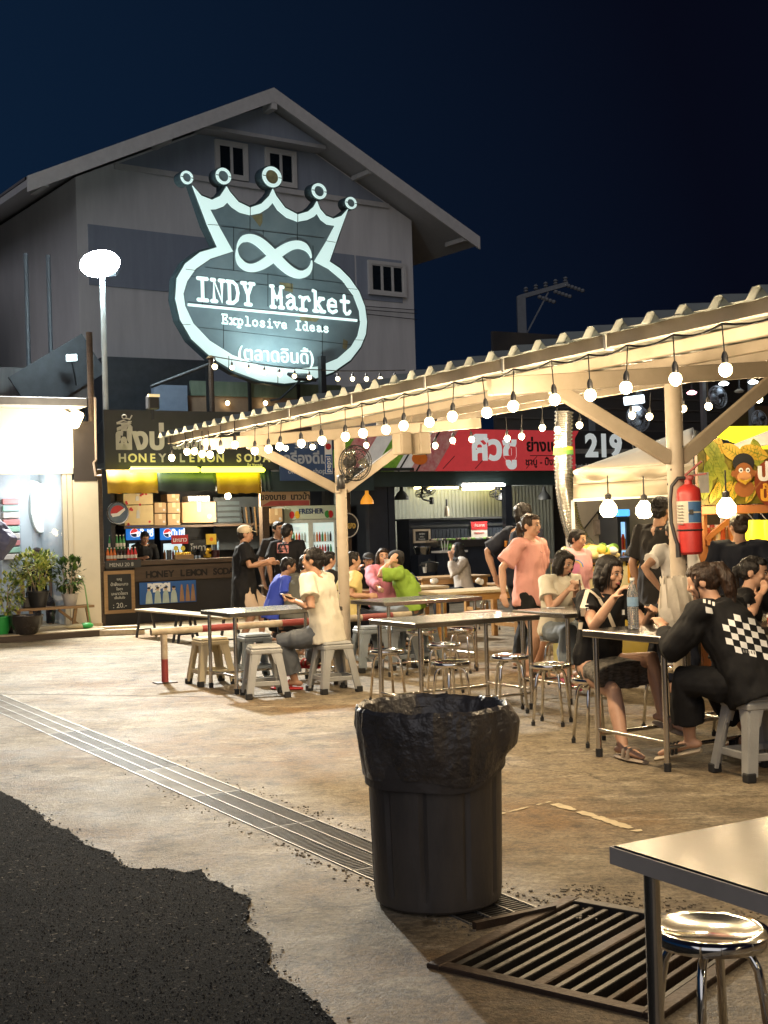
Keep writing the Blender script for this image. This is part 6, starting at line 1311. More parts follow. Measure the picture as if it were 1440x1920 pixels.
prof = [(.20, .42, 0), (.235, .60, .4), (.262, .74, .7), (.275, .80, 1.0), (.288, .815, 1.0), (.302, .80, .9), (.306, .74, 1.0), (.301, .69, 1.0), (.295, .63, .9), (.289, .585, .7), (.285, .555, .5)]
for j, (r, z, amp) in enumerate(prof):
    for k in range(N):
        a = 2 * PI * k / N; c, s = math.cos(a), math.sin(a)
        f1 = noise.noise(V((c * 3.2, s * 3.2, z * 2.5))); f2 = noise.noise(V((c * 9 + 7, s * 9, z * 5))); f3 = abs(noise.noise(V((c * 15, s * 15 + 3, z * 2))))
        cr = (1 - abs(noise.noise(V((c * 4.5 + z * 3, s * 4.5 - z * 4, z * 6))))) ** 6; f4 = noise.noise(V((c * 5 + s * 3, s * 5 + 11, z * 9 + c * 2)))
        vd = noise.voronoi(V((c * 2.6, s * 2.6, z * 3.2)))[0]; vd2 = noise.voronoi(V((c * 6, s * 6 + 5, z * 7)))[0]
        rr = r + amp * (.010 * f1 + .034 * (vd[0] - .3) + .016 * (vd2[0] - .3) + .006 * cr); zz = z
        if 3 <= j <= 5: zz += .010 * f1 + .008 * f4 + .006 * cr
        if j >= 8: zz -= .05 * (.5 + .9 * noise.noise(V((c * 1.1 + 2, s * 1.1, 1)))) * (j - 7) / 3 - (.06 * max(0, c) ** 2) * (j - 7) / 3
        if c > .75 and 6 <= j <= 8: rr += .03 * (c - .75) / .25
        vs.append((rr * c, rr * s, zz + .03))
m.add(vs, [(j * N + k, j * N + (k + 1) % N, (j + 1) * N + (k + 1) % N, (j + 1) * N + k) for j in range(len(prof) - 1) for k in range(N)] + [tuple(range(N))[::-1]])
o = m.build('liner_bag', LINER, tb, smooth=24, fix=False)
m = MB(); vs = []
for j, (r, z) in enumerate(((.282, .60), (.284, .50))):
    for k in range(N):
        a = 2 * PI * k / N; c, s = math.cos(a), math.sin(a); f1 = noise.noise(V((c * 2.2 + 3, s * 2.2, z))); vs.append(((r + .006 * f1 + (.010 if j == 0 else .004)) * c, (r + .006 * f1 + (.010 if j == 0 else .004)) * s, z + .03 + .022 * noise.noise(V((c * 1.3, s * 1.3, 9))) + .055 * max(0, c) ** 1.5))
m.add(vs, [(k, (k + 1) % N, N + (k + 1) % N, N + k) for k in range(N)]); m.build('liner_hem', M('liner_hem_plastic', (.050, .044, .040), .42, var=.15, bump=.25, bscale=20), tb, smooth=60, fix=False)
# ------------------------------------------------------------------ deck, plants and bowls at the white shop
dk = thing('timber_step', 'long low timber step running along the front of the white shop', 'step', LS.o, LS.rz)
a0, a1 = LS.pt(-40, 1200, -1.2).x, LS.pt(196, 1195, -1.2).x
for k in range(5): m = MB(); m.bx(a0, a1 - R.uniform(0, .1), -1.5 + k * .28, -1.5 + k * .28 + .265, .03, .10 + R.uniform(0, .008), bev=.005); m.build('plank', PALEW, dk)
m = MB(); m.bx(a0, a1, -1.52, -1.50, 0, .09); m.build('riser', DWOOD, dk)
for k, (px, py, L, rz, lab) in enumerate(((212, 1180, .85, .25, 'loose pale timber plank lying before the soda stall, upper one'), (222, 1186, .8, .1, 'loose pale timber plank lying before the soda stall, lower one'))):
    p = G(px, py, .04); t = thing('timber_plank', lab, 'plank', (p.x, p.y, .0), rz, 'loose planks'); m = MB(); m.bx(-L / 2, L / 2, -.09, .09, .0, .09, bev=.004); m.build('board', PALEW, t)
pbench = thing('plant_bench', 'rough wooden trestle bench carrying the potted plants', 'bench', LS.w(LS.pt(100, 1150, -.75).x, -.75), LS.rz)
m = MB(); m.bx(-.62, .62, -.16, .16, .42, .46); m.build('seat', WOOD, pbench)
for x in (-.45, .45):
    for s in (-1, 1): m = MB(); m.bar((x + s * .09, .0, .42), (x + s * .14, .0, .10), .05, .05); m.build('leg', WOOD, pbench)
m = MB(); m.bar((.1, .05, .40), (.42, .05, .14), .04, .04); m.build('brace', WOOD, pbench)
def leaf_cloud(n, c, r, size, mat_names, seed, name, par, gap=.3, upb=.2):
    rr = random.Random(seed); m = MB(); clumps = [V((rr.gauss(0, .5), rr.gauss(0, .5), rr.gauss(0, .5))) for _ in range(max(6, n // 28))]
    for i in range(n):
        cl = clumps[rr.randrange(len(clumps))]; q = cl + V((rr.gauss(0, .2), rr.gauss(0, .2), rr.gauss(0, .2)))
        if q.length > 1.05: q *= 1.0 / q.length
        p = V(c) + V((q.x * r[0], q.y * r[1], q.z * r[2])); d = (q.normalized() + V((rr.gauss(0, .6), rr.gauss(0, .6), rr.gauss(upb, .6)))).normalized(); a, b = basis(d); s = size * rr.uniform(.6, 1.3)
        m.mi = rr.randrange(len(mat_names)); m.add([p, p + d * s * .5 + a * s * .26 + b * s * .06, p + d * s, p + d * s * .5 - a * s * .26 + b * s * .06], [(0, 1, 2, 3)])
    o = m.build(name, mat_names, par, fix=False); return tag(o, kind='stuff')
LF = [M('leaf_green', (.11, .19, .03), .45), M('leaf_light', (.30, .37, .07), .45), M('leaf_yellow', (.52, .52, .14), .45)]
LD = [M('leaf_dark', (.025, .06, .015), .4), M('leaf_dark_mid', (.045, .09, .02), .4), M('leaf_green')]
def plant(px, base_py, top_py, half_px, y_off, label, potm, pr, ph, leaves, z0, n, size, stems=5, stemm=None):
    p = LS.pt(px, base_py, y_off); t = thing('potted_plant', label, 'plant', LS.w(p.x, y_off, z0), LS.rz, 'potted plants'); w = LS.pt(px + half_px, base_py, y_off).x - p.x; ztop = LS.pt(px, top_py, y_off).z - z0
    m = MB(); m.lathe([(pr * .7, 0), (pr, ph * .92), (pr * 1.08, ph * .93), (pr * 1.08, ph), (pr * .95, ph), (pr * .9, ph * .85), (0, ph * .85)], 18); m.build('pot', potm, t, smooth=40)
    cz = (ztop + ph) / 2 + .08; m = MB()
    for i in range(stems): a = i * 2.4; e = V((w * .55 * math.cos(a), w * .45 * math.sin(a), cz + .1)); m.tube([(.02 * math.cos(a), .02 * math.sin(a), ph * .8), e * .5 + V((0, 0, ph * .45)), e], [.012, .009, .004], 5)
    m.build('stem', stemm or M('pale_stem', (.38, .30, .2), .7), t); leaf_cloud(n, (0, 0, cz), (w, w * .8, (ztop - ph) / 2 + .03), size, leaves, int(px), 'foliage', t)
plant(72, 1146, 1046, 46, -.72, 'broad potted shrub with yellow green leaves in a black pot on the bench', BLACKP, .17, .26, LF, .46, 900, .085)
plant(132, 1146, 1062, 27, -.72, 'dark leaved small tree in a pale grey pot on the bench', M('pale_grey_pot', (.45, .42, .38), .6), .13, .19, LD, .46, 520, .09)
plant(12, 1166, 1085, 32, -.95, 'yellowish bush in a black pot at the left edge beside the bench', BLACKP, .14, .28, LF, .10, 520, .085)
t = thing('planter_box', 'black square planter box with thin dry stems between the two shrubs', 'planter', LS.w(LS.pt(57, 1146, -.62).x, -.62, .46), LS.rz); m = MB(); m.bx(-.12, .12, -.09, .09, 0, .17, bev=.01); m.build('box', BLACKP, t)
for i in range(4): m = MB(); m.tube([(-.08 + i * .05, 0, .15), (-.1 + i * .07, .02, .5)], .006, 5); m.build('stem', M('pale_stem'), t)
def bowl(px, py, r, h, z, label, mats):
    p = G(px, py, z); t = thing('round_basin', label, 'basin', (p.x, p.y, z), 0); 
    m = MB(); m.lathe([(r * .6, 0), (r * .95, h * .6), (r, h), (r * .93, h), (r * .86, h * .6), (r * .5, .03), (0, .03)], 24); m.mi = 0; m.build('bowl', mats[0], t, smooth=40)
    m = MB(); m.tube([(r * math.cos(i * PI / 12), r * math.sin(i * PI / 12), h) for i in range(25)], .014, 6, caps=False); m.build('rim', mats[1], t, smooth=60)
bowl(50, 1189, .25, .28, .10, 'black glazed round basin on the timber step', [M('black_glaze', (.03, .025, .022), .25), M('black_glaze')]); bowl(0, 1190, .19, .27, .10, 'basin with bright green inside at the left edge of the step', [M('green_plastic', (.03, .35, .07), .4), M('green_plastic')])
p = LS.pt(150, 1185, -1.1); t = thing('mop', 'long handled mop with a green head lying on the timber step', 'mop', LS.w(p.x, -1.1, .10), LS.rz); m = MB(); q1, q2 = LS.pt(152, 1086, -.9), LS.pt(170, 1176, -1.1); m.tube([(q1.x - p.x - .06, .15, q1.z - .16), (q1.x - p.x, .2, q1.z - .12), (q1.x - p.x + .05, .18, q1.z - .2), (q2.x - p.x, 0, .06)], .011, 6); m.build('handle', M('lime_handle', (.22, .4, .12), .4), t, smooth=60)
m = MB(); m.ell((-.02, 0, .045), (.2, .08, .045), 14, 8); m.build('head', M('mop_beige', (.5, .42, .25), .8), t, smooth=80); m = MB(); m.ell((.10, -.01, .05), (.12, .085, .05), 14, 8); m.build('cap', M('green_plastic'), t, smooth=80)
# folded navy parasol at the left edge
q = P(-2, 1008, 18.6); t = thing('folded_parasol', 'half folded navy parasol with pale stripes leaning in at the left edge', 'parasol', (q.x - .05, q.y, 0), 0)
NAVYC = M('navy_canvas', (.10, .11, .20), .6, var=.15, bump=.1); c0 = V((.0, 0, q.z)); m = MB(); K = 22; pts = [(-.62, .10), (-.35, .30), (-.02, .35), (.18, .16), (.335, -.02), (.28, -.12), (.1, -.32), (-.1, -.4), (-.5, -.42)]
vs = []
for j, (y, f) in enumerate(((-.14, .55), (-.10, .85), (0, 1), (.10, .9), (.15, .5))):
    for k, (x, z) in enumerate(pts): vs.append((x * f - .1 * (1 - f), y + .025 * math.sin(k * 2.2 + j), c0.z + z * f))
n = len(pts); m.add(vs, [(j * n + k, j * n + (k + 1) % n, (j + 1) * n + (k + 1) % n, (j + 1) * n + k) for j in range(4) for k in range(n)] + [tuple(range(n))[::-1], tuple(range(4 * n, 5 * n))]); blob(m, 'canopy', NAVYC, t, .014, 2, .012, 9)
for z0, mt in ((-.03, M('lime_band', (.32, .36, .16), .6)), (-.20, M('pale_band', (.40, .41, .40), .6))): m = MB(); m.bar((-.5, -.15, c0.z + z0), (.10, -.152, c0.z + z0 + .035), .006, .055, up=(0, 0, 1)); m.bar((-.5, -.148, c0.z + z0), (.1, -.15, c0.z + z0 + .035), .07, .004, up=(0, 1, 0)); m.build('stripe', mt, t)
m = MB(); m.tube([(-.25, 0, 0), (-.2, 0, c0.z)], .025, 8); m.build('pole', GALV, t)
# ------------------------------------------------------------------ silver exhaust duct
pts = [(1058, 772, 14.4), (1056, 820, 14.4), (1056, 870, 14.4), (1059, 915, 14.4), (1065, 955, 14.35), (1074, 990, 14.3), (1088, 1020, 14.2), (1107, 1043, 14.1)]
pw = [P(*q) for q in pts]; dense = []
for i in range(len(pw) - 1):
    k = 9
    for j in range(k): dense.append(pw[i].lerp(pw[i + 1], j / k))
dense.append(pw[-1])
for _ in range(6):
    dense = [dense[0]] + [(dense[i - 1] + dense[i] * 2 + dense[i + 1]) / 4 for i in range(1, len(dense) - 1)] + [dense[-1]]
t = thing('exhaust_duct', 'silver flexible ribbed exhaust duct hanging down behind the pink shirted woman', 'duct'); m = MB(); fine = []
for i in range(len(dense) - 1): fine += [dense[i].lerp(dense[i + 1], j / 3) for j in range(3)]
m.tube(fine, [.100 + (.009 if (i % 4) < 2 else -.006) + max(0, (i / len(fine) - .7)) * .12 for i in range(len(fine))], 18, caps=False); m.build('hose', M('foil_duct', (.66, .64, .58), .22, .9, var=.08), t, smooth=25)
m = MB(); p = P(1056, 838, 14.4); m.tube([p, p + V((0, 0, -.04))], .113, 18); m.build('yellow_tape', M('yellow_tape', (.6, .5, .04), .5), t); m = MB(); m.tube([p + V((0, 0, -.04)), p + V((0, 0, -.09))], .114, 18); m.build('green_tape', M('green_tape', (.12, .3, .05), .5), t)
m = MB(); p = pw[-1]; m.lathe([(.13, .05), (.30, -.12), (.32, -.2), (.28, -.2)], 20, c=p, caps=False); m.build('hood', WHITEP, t, smooth=40)
# ------------------------------------------------------------------ beige stall tent and its counter
TENT = M('beige_tent_cloth', (.42, .37, .29), .7, var=.08, scale=3, bump=.15, bscale=5)
def cloth(name, grid, mat, par, amp=.0):
    m = MB(); h = len(grid); w = len(grid[0]); vs = [p for row in grid for p in row]; m.add(vs, [(r * w + c, r * w + c + 1, (r + 1) * w + c + 1, (r + 1) * w + c) for r in range(h - 1) for c in range(w - 1)]); o = m.build(name, mat, par, smooth=80, fix=False); o.modifiers.new('t', 'SOLIDIFY').thickness = .006; return o
def strip(a0, a1, b0, b1, nx, ny, amp, ph=0):
    g_ = []
    for j in range(ny + 1):
        row = []
        for i in range(nx + 1):
            u, v = i / nx, j / ny; p = a0.lerp(a1, u).lerp(b0.lerp(b1, u), v); f = math.sin(u * 13 + ph) * .6 + noise.noise(V((u * 6, v * 3, ph))); row.append(p + V((0, -1, .3)) * (amp * f * math.sin(PI * min(1, v * 1.2))) - V((0, 0, 1)) * .05 * math.sin(PI * u) * v * (1 - v) * 3)
        g_.append(row)
    return g_
y1 = 13.4
tt = thing('stall_tent', 'sagging beige stall tent with folded front cloth behind the near post', 'tent')
A, B, C, D_ = P(1074, 884, y1), P(1312, 800, y1 + .4), P(1075, 938, y1), P(1312, 926, y1 + .4)
TL, TR = P(1105, 872, y1 + 1.6), P(1300, 802, y1 + 1.6)
cloth('roof_cloth', strip(TL, TR, A, P(1312, 868, y1 + .3), 18, 5, .03, 1), TENT, tt); cloth('front_fold', strip(A, P(1312, 868, y1 + .3), P(1075, 908, y1 - .05), P(1312, 895, y1 + .3), 30, 8, .09, 2.2), TENT, tt); cloth('valance', strip(P(1075, 908, y1 - .02), P(1312, 895, y1 + .3), C, D_, 16, 4, .015, 3), TENT, tt)
m = MB(); m.bar(C, D_, .03, .03); m.build('front_bar', WHITEP, tt)
for q in (C, D_): m = MB(); m.bar((q.x, q.y + .05, 0), (q.x, q.y + .05, q.z), .03, .03); m.build('leg', WHITEP, tt)
kt = thing('black_tent', 'black peaked tent roof right of the near post', 'tent'); a, b, c = P(1300, 806, 13.0), P(1396, 838, 13.2), P(1306, 882, 12.6); cloth('roof_cloth', strip(a, b, c, P(1345, 866, 12.7), 10, 5, .03, 4), M('black_canvas', (.03, .033, .034), .65, var=.1), kt)
for q in (a, b): m = MB(); m.bar((q.x, q.y, 0), (q.x, q.y, q.z - .05), .025, .025); m.build('leg', BLKMET, kt)
bt = thing('second_tent', 'beige tent roof rising out of the right edge above the banana banner', 'tent'); cloth('roof_cloth', strip(P(1348, 845, 12.6), P(1475, 795, 12.6), P(1346, 849, 12.2), P(1475, 830, 12.2), 12, 4, .02, 5), TENT, bt)
for px in (1350, 1470): q = P(px, 868, 12.4); m = MB(); m.bar((q.x, q.y, 0), (q.x, q.y, q.z), .025, .025); m.build('leg', WHITEP, bt)
# banana stall banner
BF = Frame(P(1375, 990, 11.9), .95, .2)
LEAFY = M('banana_leaf_print', (.13, .18, .02), .5, c2=(.36, .34, .04), scale=8); BANA = M('banana_print', (.46, .27, .02), .5, c2=(.60, .40, .06), scale=7); BRN = M('brown_animal_print', (.28, .10, .03), .5); PNKB = M('tan_print', (.62, .30, .12), .5)
t, w, z0, z1 = poster(BF, 1311, 843, 1462, 945, 0, 'banana_banner', 'bright fried banana stall banner with leaves and bananas at the right edge', 'banner', M('banner_ground', (.03, .04, .008), .5, c2=(.26, .20, .02), scale=7))
def bp_(px, py): p = BF.pt(px, py, 0); c = BF.pt(1386.5, 945, 0).x; return (p.x - c, p.z)
def leaf(px, py, L, wd, ang, mat, name='leaf_print', y=-.004):
    c = V(bp_(px, py)); d = V((math.cos(ang), math.sin(ang))); nn = V((-d.y, d.x)); L_ = [c + d * (L * k / 8) + nn * wd * math.sin(PI * k / 8) ** .7 for k in range(9)]; R_ = [c + d * (L * k / 8) - nn * wd * math.sin(PI * k / 8) ** .7 for k in range(1, 8)]
    flat(t, [tuple(p) for p in L_ + R_[::-1]], mat, name, y); flat(t, [tuple(c + nn * .004), tuple(c + d * L), tuple(c - nn * .004)], M('leaf_vein', (.16, .2, .02), .6), 'vein', y - .003)
    for k in range(2, 8):
        b = c + d * (L * k / 8)
        for s in (-1, 1): e = b + d * .03 + nn * s * wd * .75 * math.sin(PI * k / 8); flat(t, [tuple(b - d * .004), tuple(b + d * .004), tuple(e)], M('leaf_vein'), 'vein', y - .003)
rr_ = random.Random(5)
for i, (px, py, L, wd, an) in enumerate(((1330, 880, .32, .08, 1.2), (1352, 868, .30, .07, 2.2), (1318, 905, .34, .09, .9), (1372, 866, .3, .07, .5), (1345, 935, .30, .08, 1.1), (1318, 938, .3, .07, 1.4), (1395, 862, .28, .07, 2.6), (1362, 905, .26, .07, 2.0), (1425, 880, .3, .07, 1.8), (1440, 858, .3, .07, 2.8))): leaf(px, py, L, wd, an, LEAFY if i % 3 else BANA, y=-.004 - .001 * i)
for i in range(9): leaf(1330 + i * 11, 944 - (i % 3) * 8, .17, .035, 1.1 + .3 * math.sin(i * 2), BANA, 'banana_print', -.016 - .0008 * i)
c = bp_(1392, 888)
flat(t, disc(c[0], c[1] + .10, .11, .09), BLACKL, 'hair_print', -.026); flat(t, disc(c[0], c[1], .095, .10), BRN, 'animal_face', -.03); flat(t, disc(c[0], c[1] - .035, .07, .06), PNKB, 'muzzle', -.034); flat(t, disc(c[0] - .1, c[1], .03), BRN, 'ear', -.029); flat(t, disc(c[0] + .1, c[1], .03), BRN, 'ear', -.029)
for s in (-1, 1): flat(t, disc(c[0] + s * .035, c[1] + .03, .022), PWHITE, 'eye_white', -.038); flat(t, disc(c[0] + s * .035, c[1] + .028, .009), BLACKL, 'pupil', -.042)
flat(t, disc(c[0], c[1] - .14, .10, .08), BRN, 'body_print', -.026); m = MB(); m.tube([(c[0] + .1, -.03, c[1] - .15), (c[0] + .2, -.03, c[1] - .05), (c[0] + .17, -.03, c[1] + .05), (c[0] + .12, -.03, c[1] + .0)], .014, 6, flat=.3, up=(0, 1, 0)); m.build('tail_print', BRN, t)
m = MB(); m.tube([(c[0] - .06, -.05, c[1] - .06), (c[0], -.05, c[1] - .085), (c[0] + .06, -.05, c[1] - .05)], [.01, .022, .008], 6, flat=.3, up=(0, 1, 0)); m.build('held_banana', BANA, t)
p = bp_(1432, 912); flat(t, disc(p[0] + .06, p[1] + .03, .17, .22), M('dark_red_brown_print', (.22, .045, .015), .5), 'sign_blob', -.03); text('ปา', .22, PWHITE, t, (p[0] + .03, -.036, p[1] + .06), off=.01); text('ป้า', .18, M('orange_letters', (.8, .4, .05), .5), t, (p[0] + .03, -.036, p[1] - .13), off=.008)
m = MB(); m.bx(-w, w, -.02, .03, z0 - .09, z0 - .01, bev=.006); m.build('lower_beam', M('orange_beam', (.45, .17, .06), .5), t)
for px in (1312, 1460): q = BF.pt(px, 900, .03); c0 = BF.pt(1386.5, 945, 0).x; m = MB(); m.bx(q.x - c0 - .025, q.x - c0 + .025, .02, .07, 0, z1); m.build('pole', M('orange_beam'), t)
# lit yellow sign further back
YF = Frame(P(1400, 990, 15.5), .95, .25); t, w, z0, z1 = poster(YF, 1348, 799, 1475, 842, 0, 'yellow_light_box', 'glowing yellow light box sign above the black tent at the right edge', 'sign', M('yellow_light_box_face', (.85, .75, .05), .4, emit=1.6, ecol=(.95, .85, .02), var=.03), .12)
text('Z', .18, M('pink_letters', (.8, .1, .4), .5), t, (.22, -.004, z0 + .05), off=.008); flat(t, disc(-.35, z0 + .05, .05, .07), PWHITE, 'picture')
# stall wall, fridge and counter under the beige tent
CF = Frame(P(1150, 990, 15.2), .9, .43)
sw = thing('stall_wall', 'grey stall back wall with small pictures under the beige tent', 'wall', CF.o, CF.rz); a, b, z0, z1 = rect(CF, 1066, 930, 1225, 1100, .8); m = MB(); m.bx(a, b + .3, .8, .86, 0, z1 + .25); m.build('wall', M('grey_plaster', (.34, .31, .28), .7, var=.08), sw)
for k, (x0, y0, x1, yb) in enumerate(((1116, 974, 1138, 1003), (1141, 977, 1152, 1000))):
    a, b, z0, z1 = rect(CF, x0, y0, x1, yb, .76); m = MB(); m.bx(a, b, .77, .8, z0, z1); fr_ = m.build('picture_frame', M('dull_frame', (.2, .17, .15), .6), sw); m = MB(); m.bx(a + .015, b - .015, .765, .77, z0 + .015, z1 - .015); m.build('picture', M('dull_picture', (.35, .3, .28), .6, c2=(.12, .1, .1), scale=9), fr_)
m = MB(); q0, q1 = CF.pt(1090, 985, .75), CF.pt(1122, 960, .75); m.tube([(q0.x, .77, q0.z - .1), (q1.x, .77, q1.z), (q1.x + .3, .77, q1.z - .4)], .012, 5); m.build('cable', CABLE, sw)
fridge(CF, 1157, 1180, 955, 968, .4, 'tall blue lit drinks cabinet against the grey stall wall', M('lit_blue_cabinet_head', (.05, .3, .7), .4, emit=1.2, ecol=(.1, .45, 1)), '', M('lit_blue_cabinet', (.3, .5, .7), .4, emit=.9, ecol=(.3, .6, 1), var=.3))
ct = thing('food_counter', 'food stall counter heaped with yellow food behind the bear shirt girl', 'counter', CF.o, CF.rz)
a, b, z0, z1 = rect(CF, 1092, 1052, 1262, 1130, -1.3); YB = M('yellow_stall_board', (.66, .48, .06), .5, c2=(.72, .60, .22), scale=3); m = MB(); m.bx(a, b, -1.3, -.7, .05, z1); m.build('front', YB, ct); m = MB(); m.bx(a - .04, b + .04, -1.34, -.66, z1, z1 + .04); m.build('top', STEEL, ct)
for k, (px, py, ch, s) in enumerate(((1192, 1092, 'M', .26), (1200, 1122, 'D', .26), (1110, 1085, 'E', .2))): p = CF.pt(px, py, -1.31); text(ch, s + .05, BLACKL, ct, (p.x, -1.302, p.z), off=.02); text(ch, s + .05, M('orange_letters', (.8, .4, .05), .5), ct, (p.x, -1.306, p.z), off=.0, ext=.004)
p = CF.pt(1150, 1070, -1.31); flat_ = MB(); flat_.bx(a + .05, a + .6, -1.306, -1.3, z1 - .3, z1 - .05); flat_.build('panel_print', M('pale_panel', (.70, .64, .4), .5), ct)
FOODS = [M('yellow_food', (.68, .48, .08), .5, bump=.2), M('pale_yellow_food', (.72, .60, .28), .5, bump=.2), M('white_food', (.7, .66, .58), .5), M('green_food', (.15, .3, .05), .5)]
m = MB(); rr_ = random.Random(11)
for i in range(110): m.mi = rr_.choice((0, 0, 1, 1, 2, 3)); x = rr_.uniform(a + .1, b - .7); m.ell((x, rr_.uniform(-1.25, -.8), z1 + .06 + rr_.uniform(0, .10) * (1 - abs((x - a) / (b - a) - .5))), (rr_.uniform(.05, .1), .05, rr_.uniform(.03, .06)), 7, 5, rot=Matrix.Rotation(rr_.uniform(0, 3), 3, 'Z'))
tag(m.build('fried_food', FOODS, None, smooth=80), 'heaps of yellow and white food laid out on the stall counter', None, None, 'stuff').location = CF.o; bpy.data.objects['fried_food'].rotation_euler.z = CF.rz
for i in range(5):
    p = CF.pt(1196 + i * 6, 1048, -1.0); t = thing('plastic_tub', 'pale plastic tub standing on the food counter, %s from the near post' % ('fifth', 'fourth', 'third', 'second', 'first')[i], 'tub', CF.w(p.x, -1.0, z1 + .04), CF.rz, 'tubs on the food counter'); m = MB(); m.lathe([(.045, 0), (.055, .13 + .04 * (i % 2))], 12); m.build('tub', [M('cloudy_plastic', (.6, .6, .58), .3), WHITEP][i % 2], t); m = MB(); m.lathe([(.058, .13 + .04 * (i % 2)), (.058, .15 + .04 * (i % 2))], 12); m.build('lid', [M('green_plastic', (.03, .35, .07), .4), RED, WHITEP][i % 3], t)
# big warm bulbs over the stalls
WARMBIG = M('big_warm_bulb_glow', (1, .8, .45), .4, emit=26, ecol=(1, .76, .38), var=0)
for k, (px, py, y, lab) in enumerate(((1141, 955, 13.2, 'big glowing bulb under the beige tent, left one'), (1208, 957, 13.2, 'big glowing bulb under the beige tent beside the man in black'), (1362, 954, 11.6, 'big glowing bulb under the banana banner'))):
    q = P(px, py, y); t = thing('big_bulb', lab, 'light bulb', q, 0, 'big stall bulbs'); m = MB(); m.lathe([(.0, -.085), (.06, -.075), (.088, -.03), (.085, .03), (.05, .08), (.035, .1)], 16); m.build('globe', WARMBIG, t, smooth=60); m = MB(); m.lathe([(.035, .09), (.035, .15), (.008, .17), (.007, .35)], 10); m.build('socket', BLACKP, t)
# second stall on the right: orange frame, shades, shelf things
of = thing('orange_stall_frame', 'orange wooden stall frame under the banana banner', 'stall', BF.o, BF.rz); OB = M('orange_beam', (.45, .17, .06), .5)
a, b, z0, z1 = rect(BF, 1322, 985, 1470, 1010, .3)
for x in (a, (a + b) / 2 - .12, b): m = MB(); m.bx(x - .025, x + .025, .3, .35, 0, z1 + .2); m.build('post', OB, of)
m = MB(); m.bx(a, b, .26, .7, z0 - .05, z0 - .01); m.build('shelf', OB, of); m = MB(); m.bar((a, .3, z0 + .0), (a + .35, .3, z0 + .25), .03, .05); m.build('brace', OB, of); m = MB(); m.bx(a, b, .3, .34, .9, .96); m.build('rail', OB, of)
m = MB(); m.bx(a, b, .9, .95, 0, 1.95); m.build('back_panel', M('dark_stall_back', (.05, .04, .03), .6), of)
for k, px in enumerate((1414, 1438)):
    t = fthing(BF, px, 995, .0, 'table_lamp', 'glowing yellow tapered lamp shade beside the navy clad woman, ' + ('left one' if k == 0 else 'right one'), 'lamp', 'yellow lamps'); m = MB(); m.lathe([(.095, -.12), (.06, .10), (.05, .10)], 16); m.build('shade', M('yellow_shade_glow', (.9, .7, .03), .4, emit=1.3, ecol=(.95, .72, .02), var=.04), t, smooth=40); m = MB(); m.tube([(0, 0, .1), (0, .25, .25)], .008, 5); m.build('arm', BLKMET, t)
for k in range(6):
    p = BF.pt(1318 + k * 9, 1010, .4); t = thing('sauce_jar', 'small jar on the orange stall shelf, %s from the near post' % ('first', 'second', 'third', 'fourth', 'fifth', 'sixth')[k], 'jar', BF.w(p.x, .4, z0 - .01), BF.rz, 'jars on the orange stall'); m = MB(); m.lathe([(.03, 0), (.034, .1), (.02, .13)], 10); m.build('jar', [M('cream_sauce', (.7, .6, .45), .4), M('red_sauce', (.5, .08, .03), .4), M('brown_sauce', (.25, .12, .04), .4)][k % 3], t); m = MB(); m.lathe([(.022, .125), (.022, .15)], 8); m.build('lid', [RED, WHITEP][k % 2], t)
q = P(1320, 905, 11.3); t = thing('paper_tag', 'small white price tag hanging beside the banana banner', 'tag', q, .1); m = MB(); m.bx(-.045, .045, 0, .004, -.09, .09); m.build('sheet', WHITEP, t); m = MB(); m.tube([(0, 0, .09), (0, 0, .2)], .003, 4); m.build('string', CABLE, t)
# ------------------------------------------------------------------ dark hall behind at upper right
HL = Frame(P(1250, 990, 31), .87, .49)
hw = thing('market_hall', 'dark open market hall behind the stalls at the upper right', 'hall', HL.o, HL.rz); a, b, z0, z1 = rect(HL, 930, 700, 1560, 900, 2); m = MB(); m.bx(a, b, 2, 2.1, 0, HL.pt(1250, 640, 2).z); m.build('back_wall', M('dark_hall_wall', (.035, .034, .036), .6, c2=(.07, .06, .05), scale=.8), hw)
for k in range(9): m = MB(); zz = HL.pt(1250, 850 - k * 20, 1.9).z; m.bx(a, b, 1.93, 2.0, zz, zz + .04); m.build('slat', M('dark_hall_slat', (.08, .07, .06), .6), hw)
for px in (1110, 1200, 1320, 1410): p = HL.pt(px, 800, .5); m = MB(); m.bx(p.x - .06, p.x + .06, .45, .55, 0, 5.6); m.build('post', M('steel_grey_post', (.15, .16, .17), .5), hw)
m = MB(); m.bx(a, b, -.5, 2, 5.6, 5.7); m.build('roof', BLKMET, hw)
a2, b2, z0, z1 = rect(HL, 1385, 760, 1500, 870, 1.6); m = MB(); m.bx(a2, b2, 1.8, 1.85, z0, z1); m.build('picture_board', M('olive_board', (.12, .11, .03), .6, c2=(.2, .08, .06), scale=2), hw)
for k, (px, py, r, lab) in enumerate(((1198, 784, .33, 'white hall fan left of the near post'), (1347, 744, .29, 'round white hall fan right of the near post'), (1425, 786, .24, 'small dark hall fan at the right edge'))):
    p = HL.pt(px, py, .3); fan('hall_fan', lab + ' up in the dark hall', HL.w(p.x, p.y, p.z), HL.rz + PI + .0, r, .15, (M('fan_grey', (.35, .38, .42), .4), M('fan_blade_blue', (.28, .34, .42), .4)), 'hall fans')
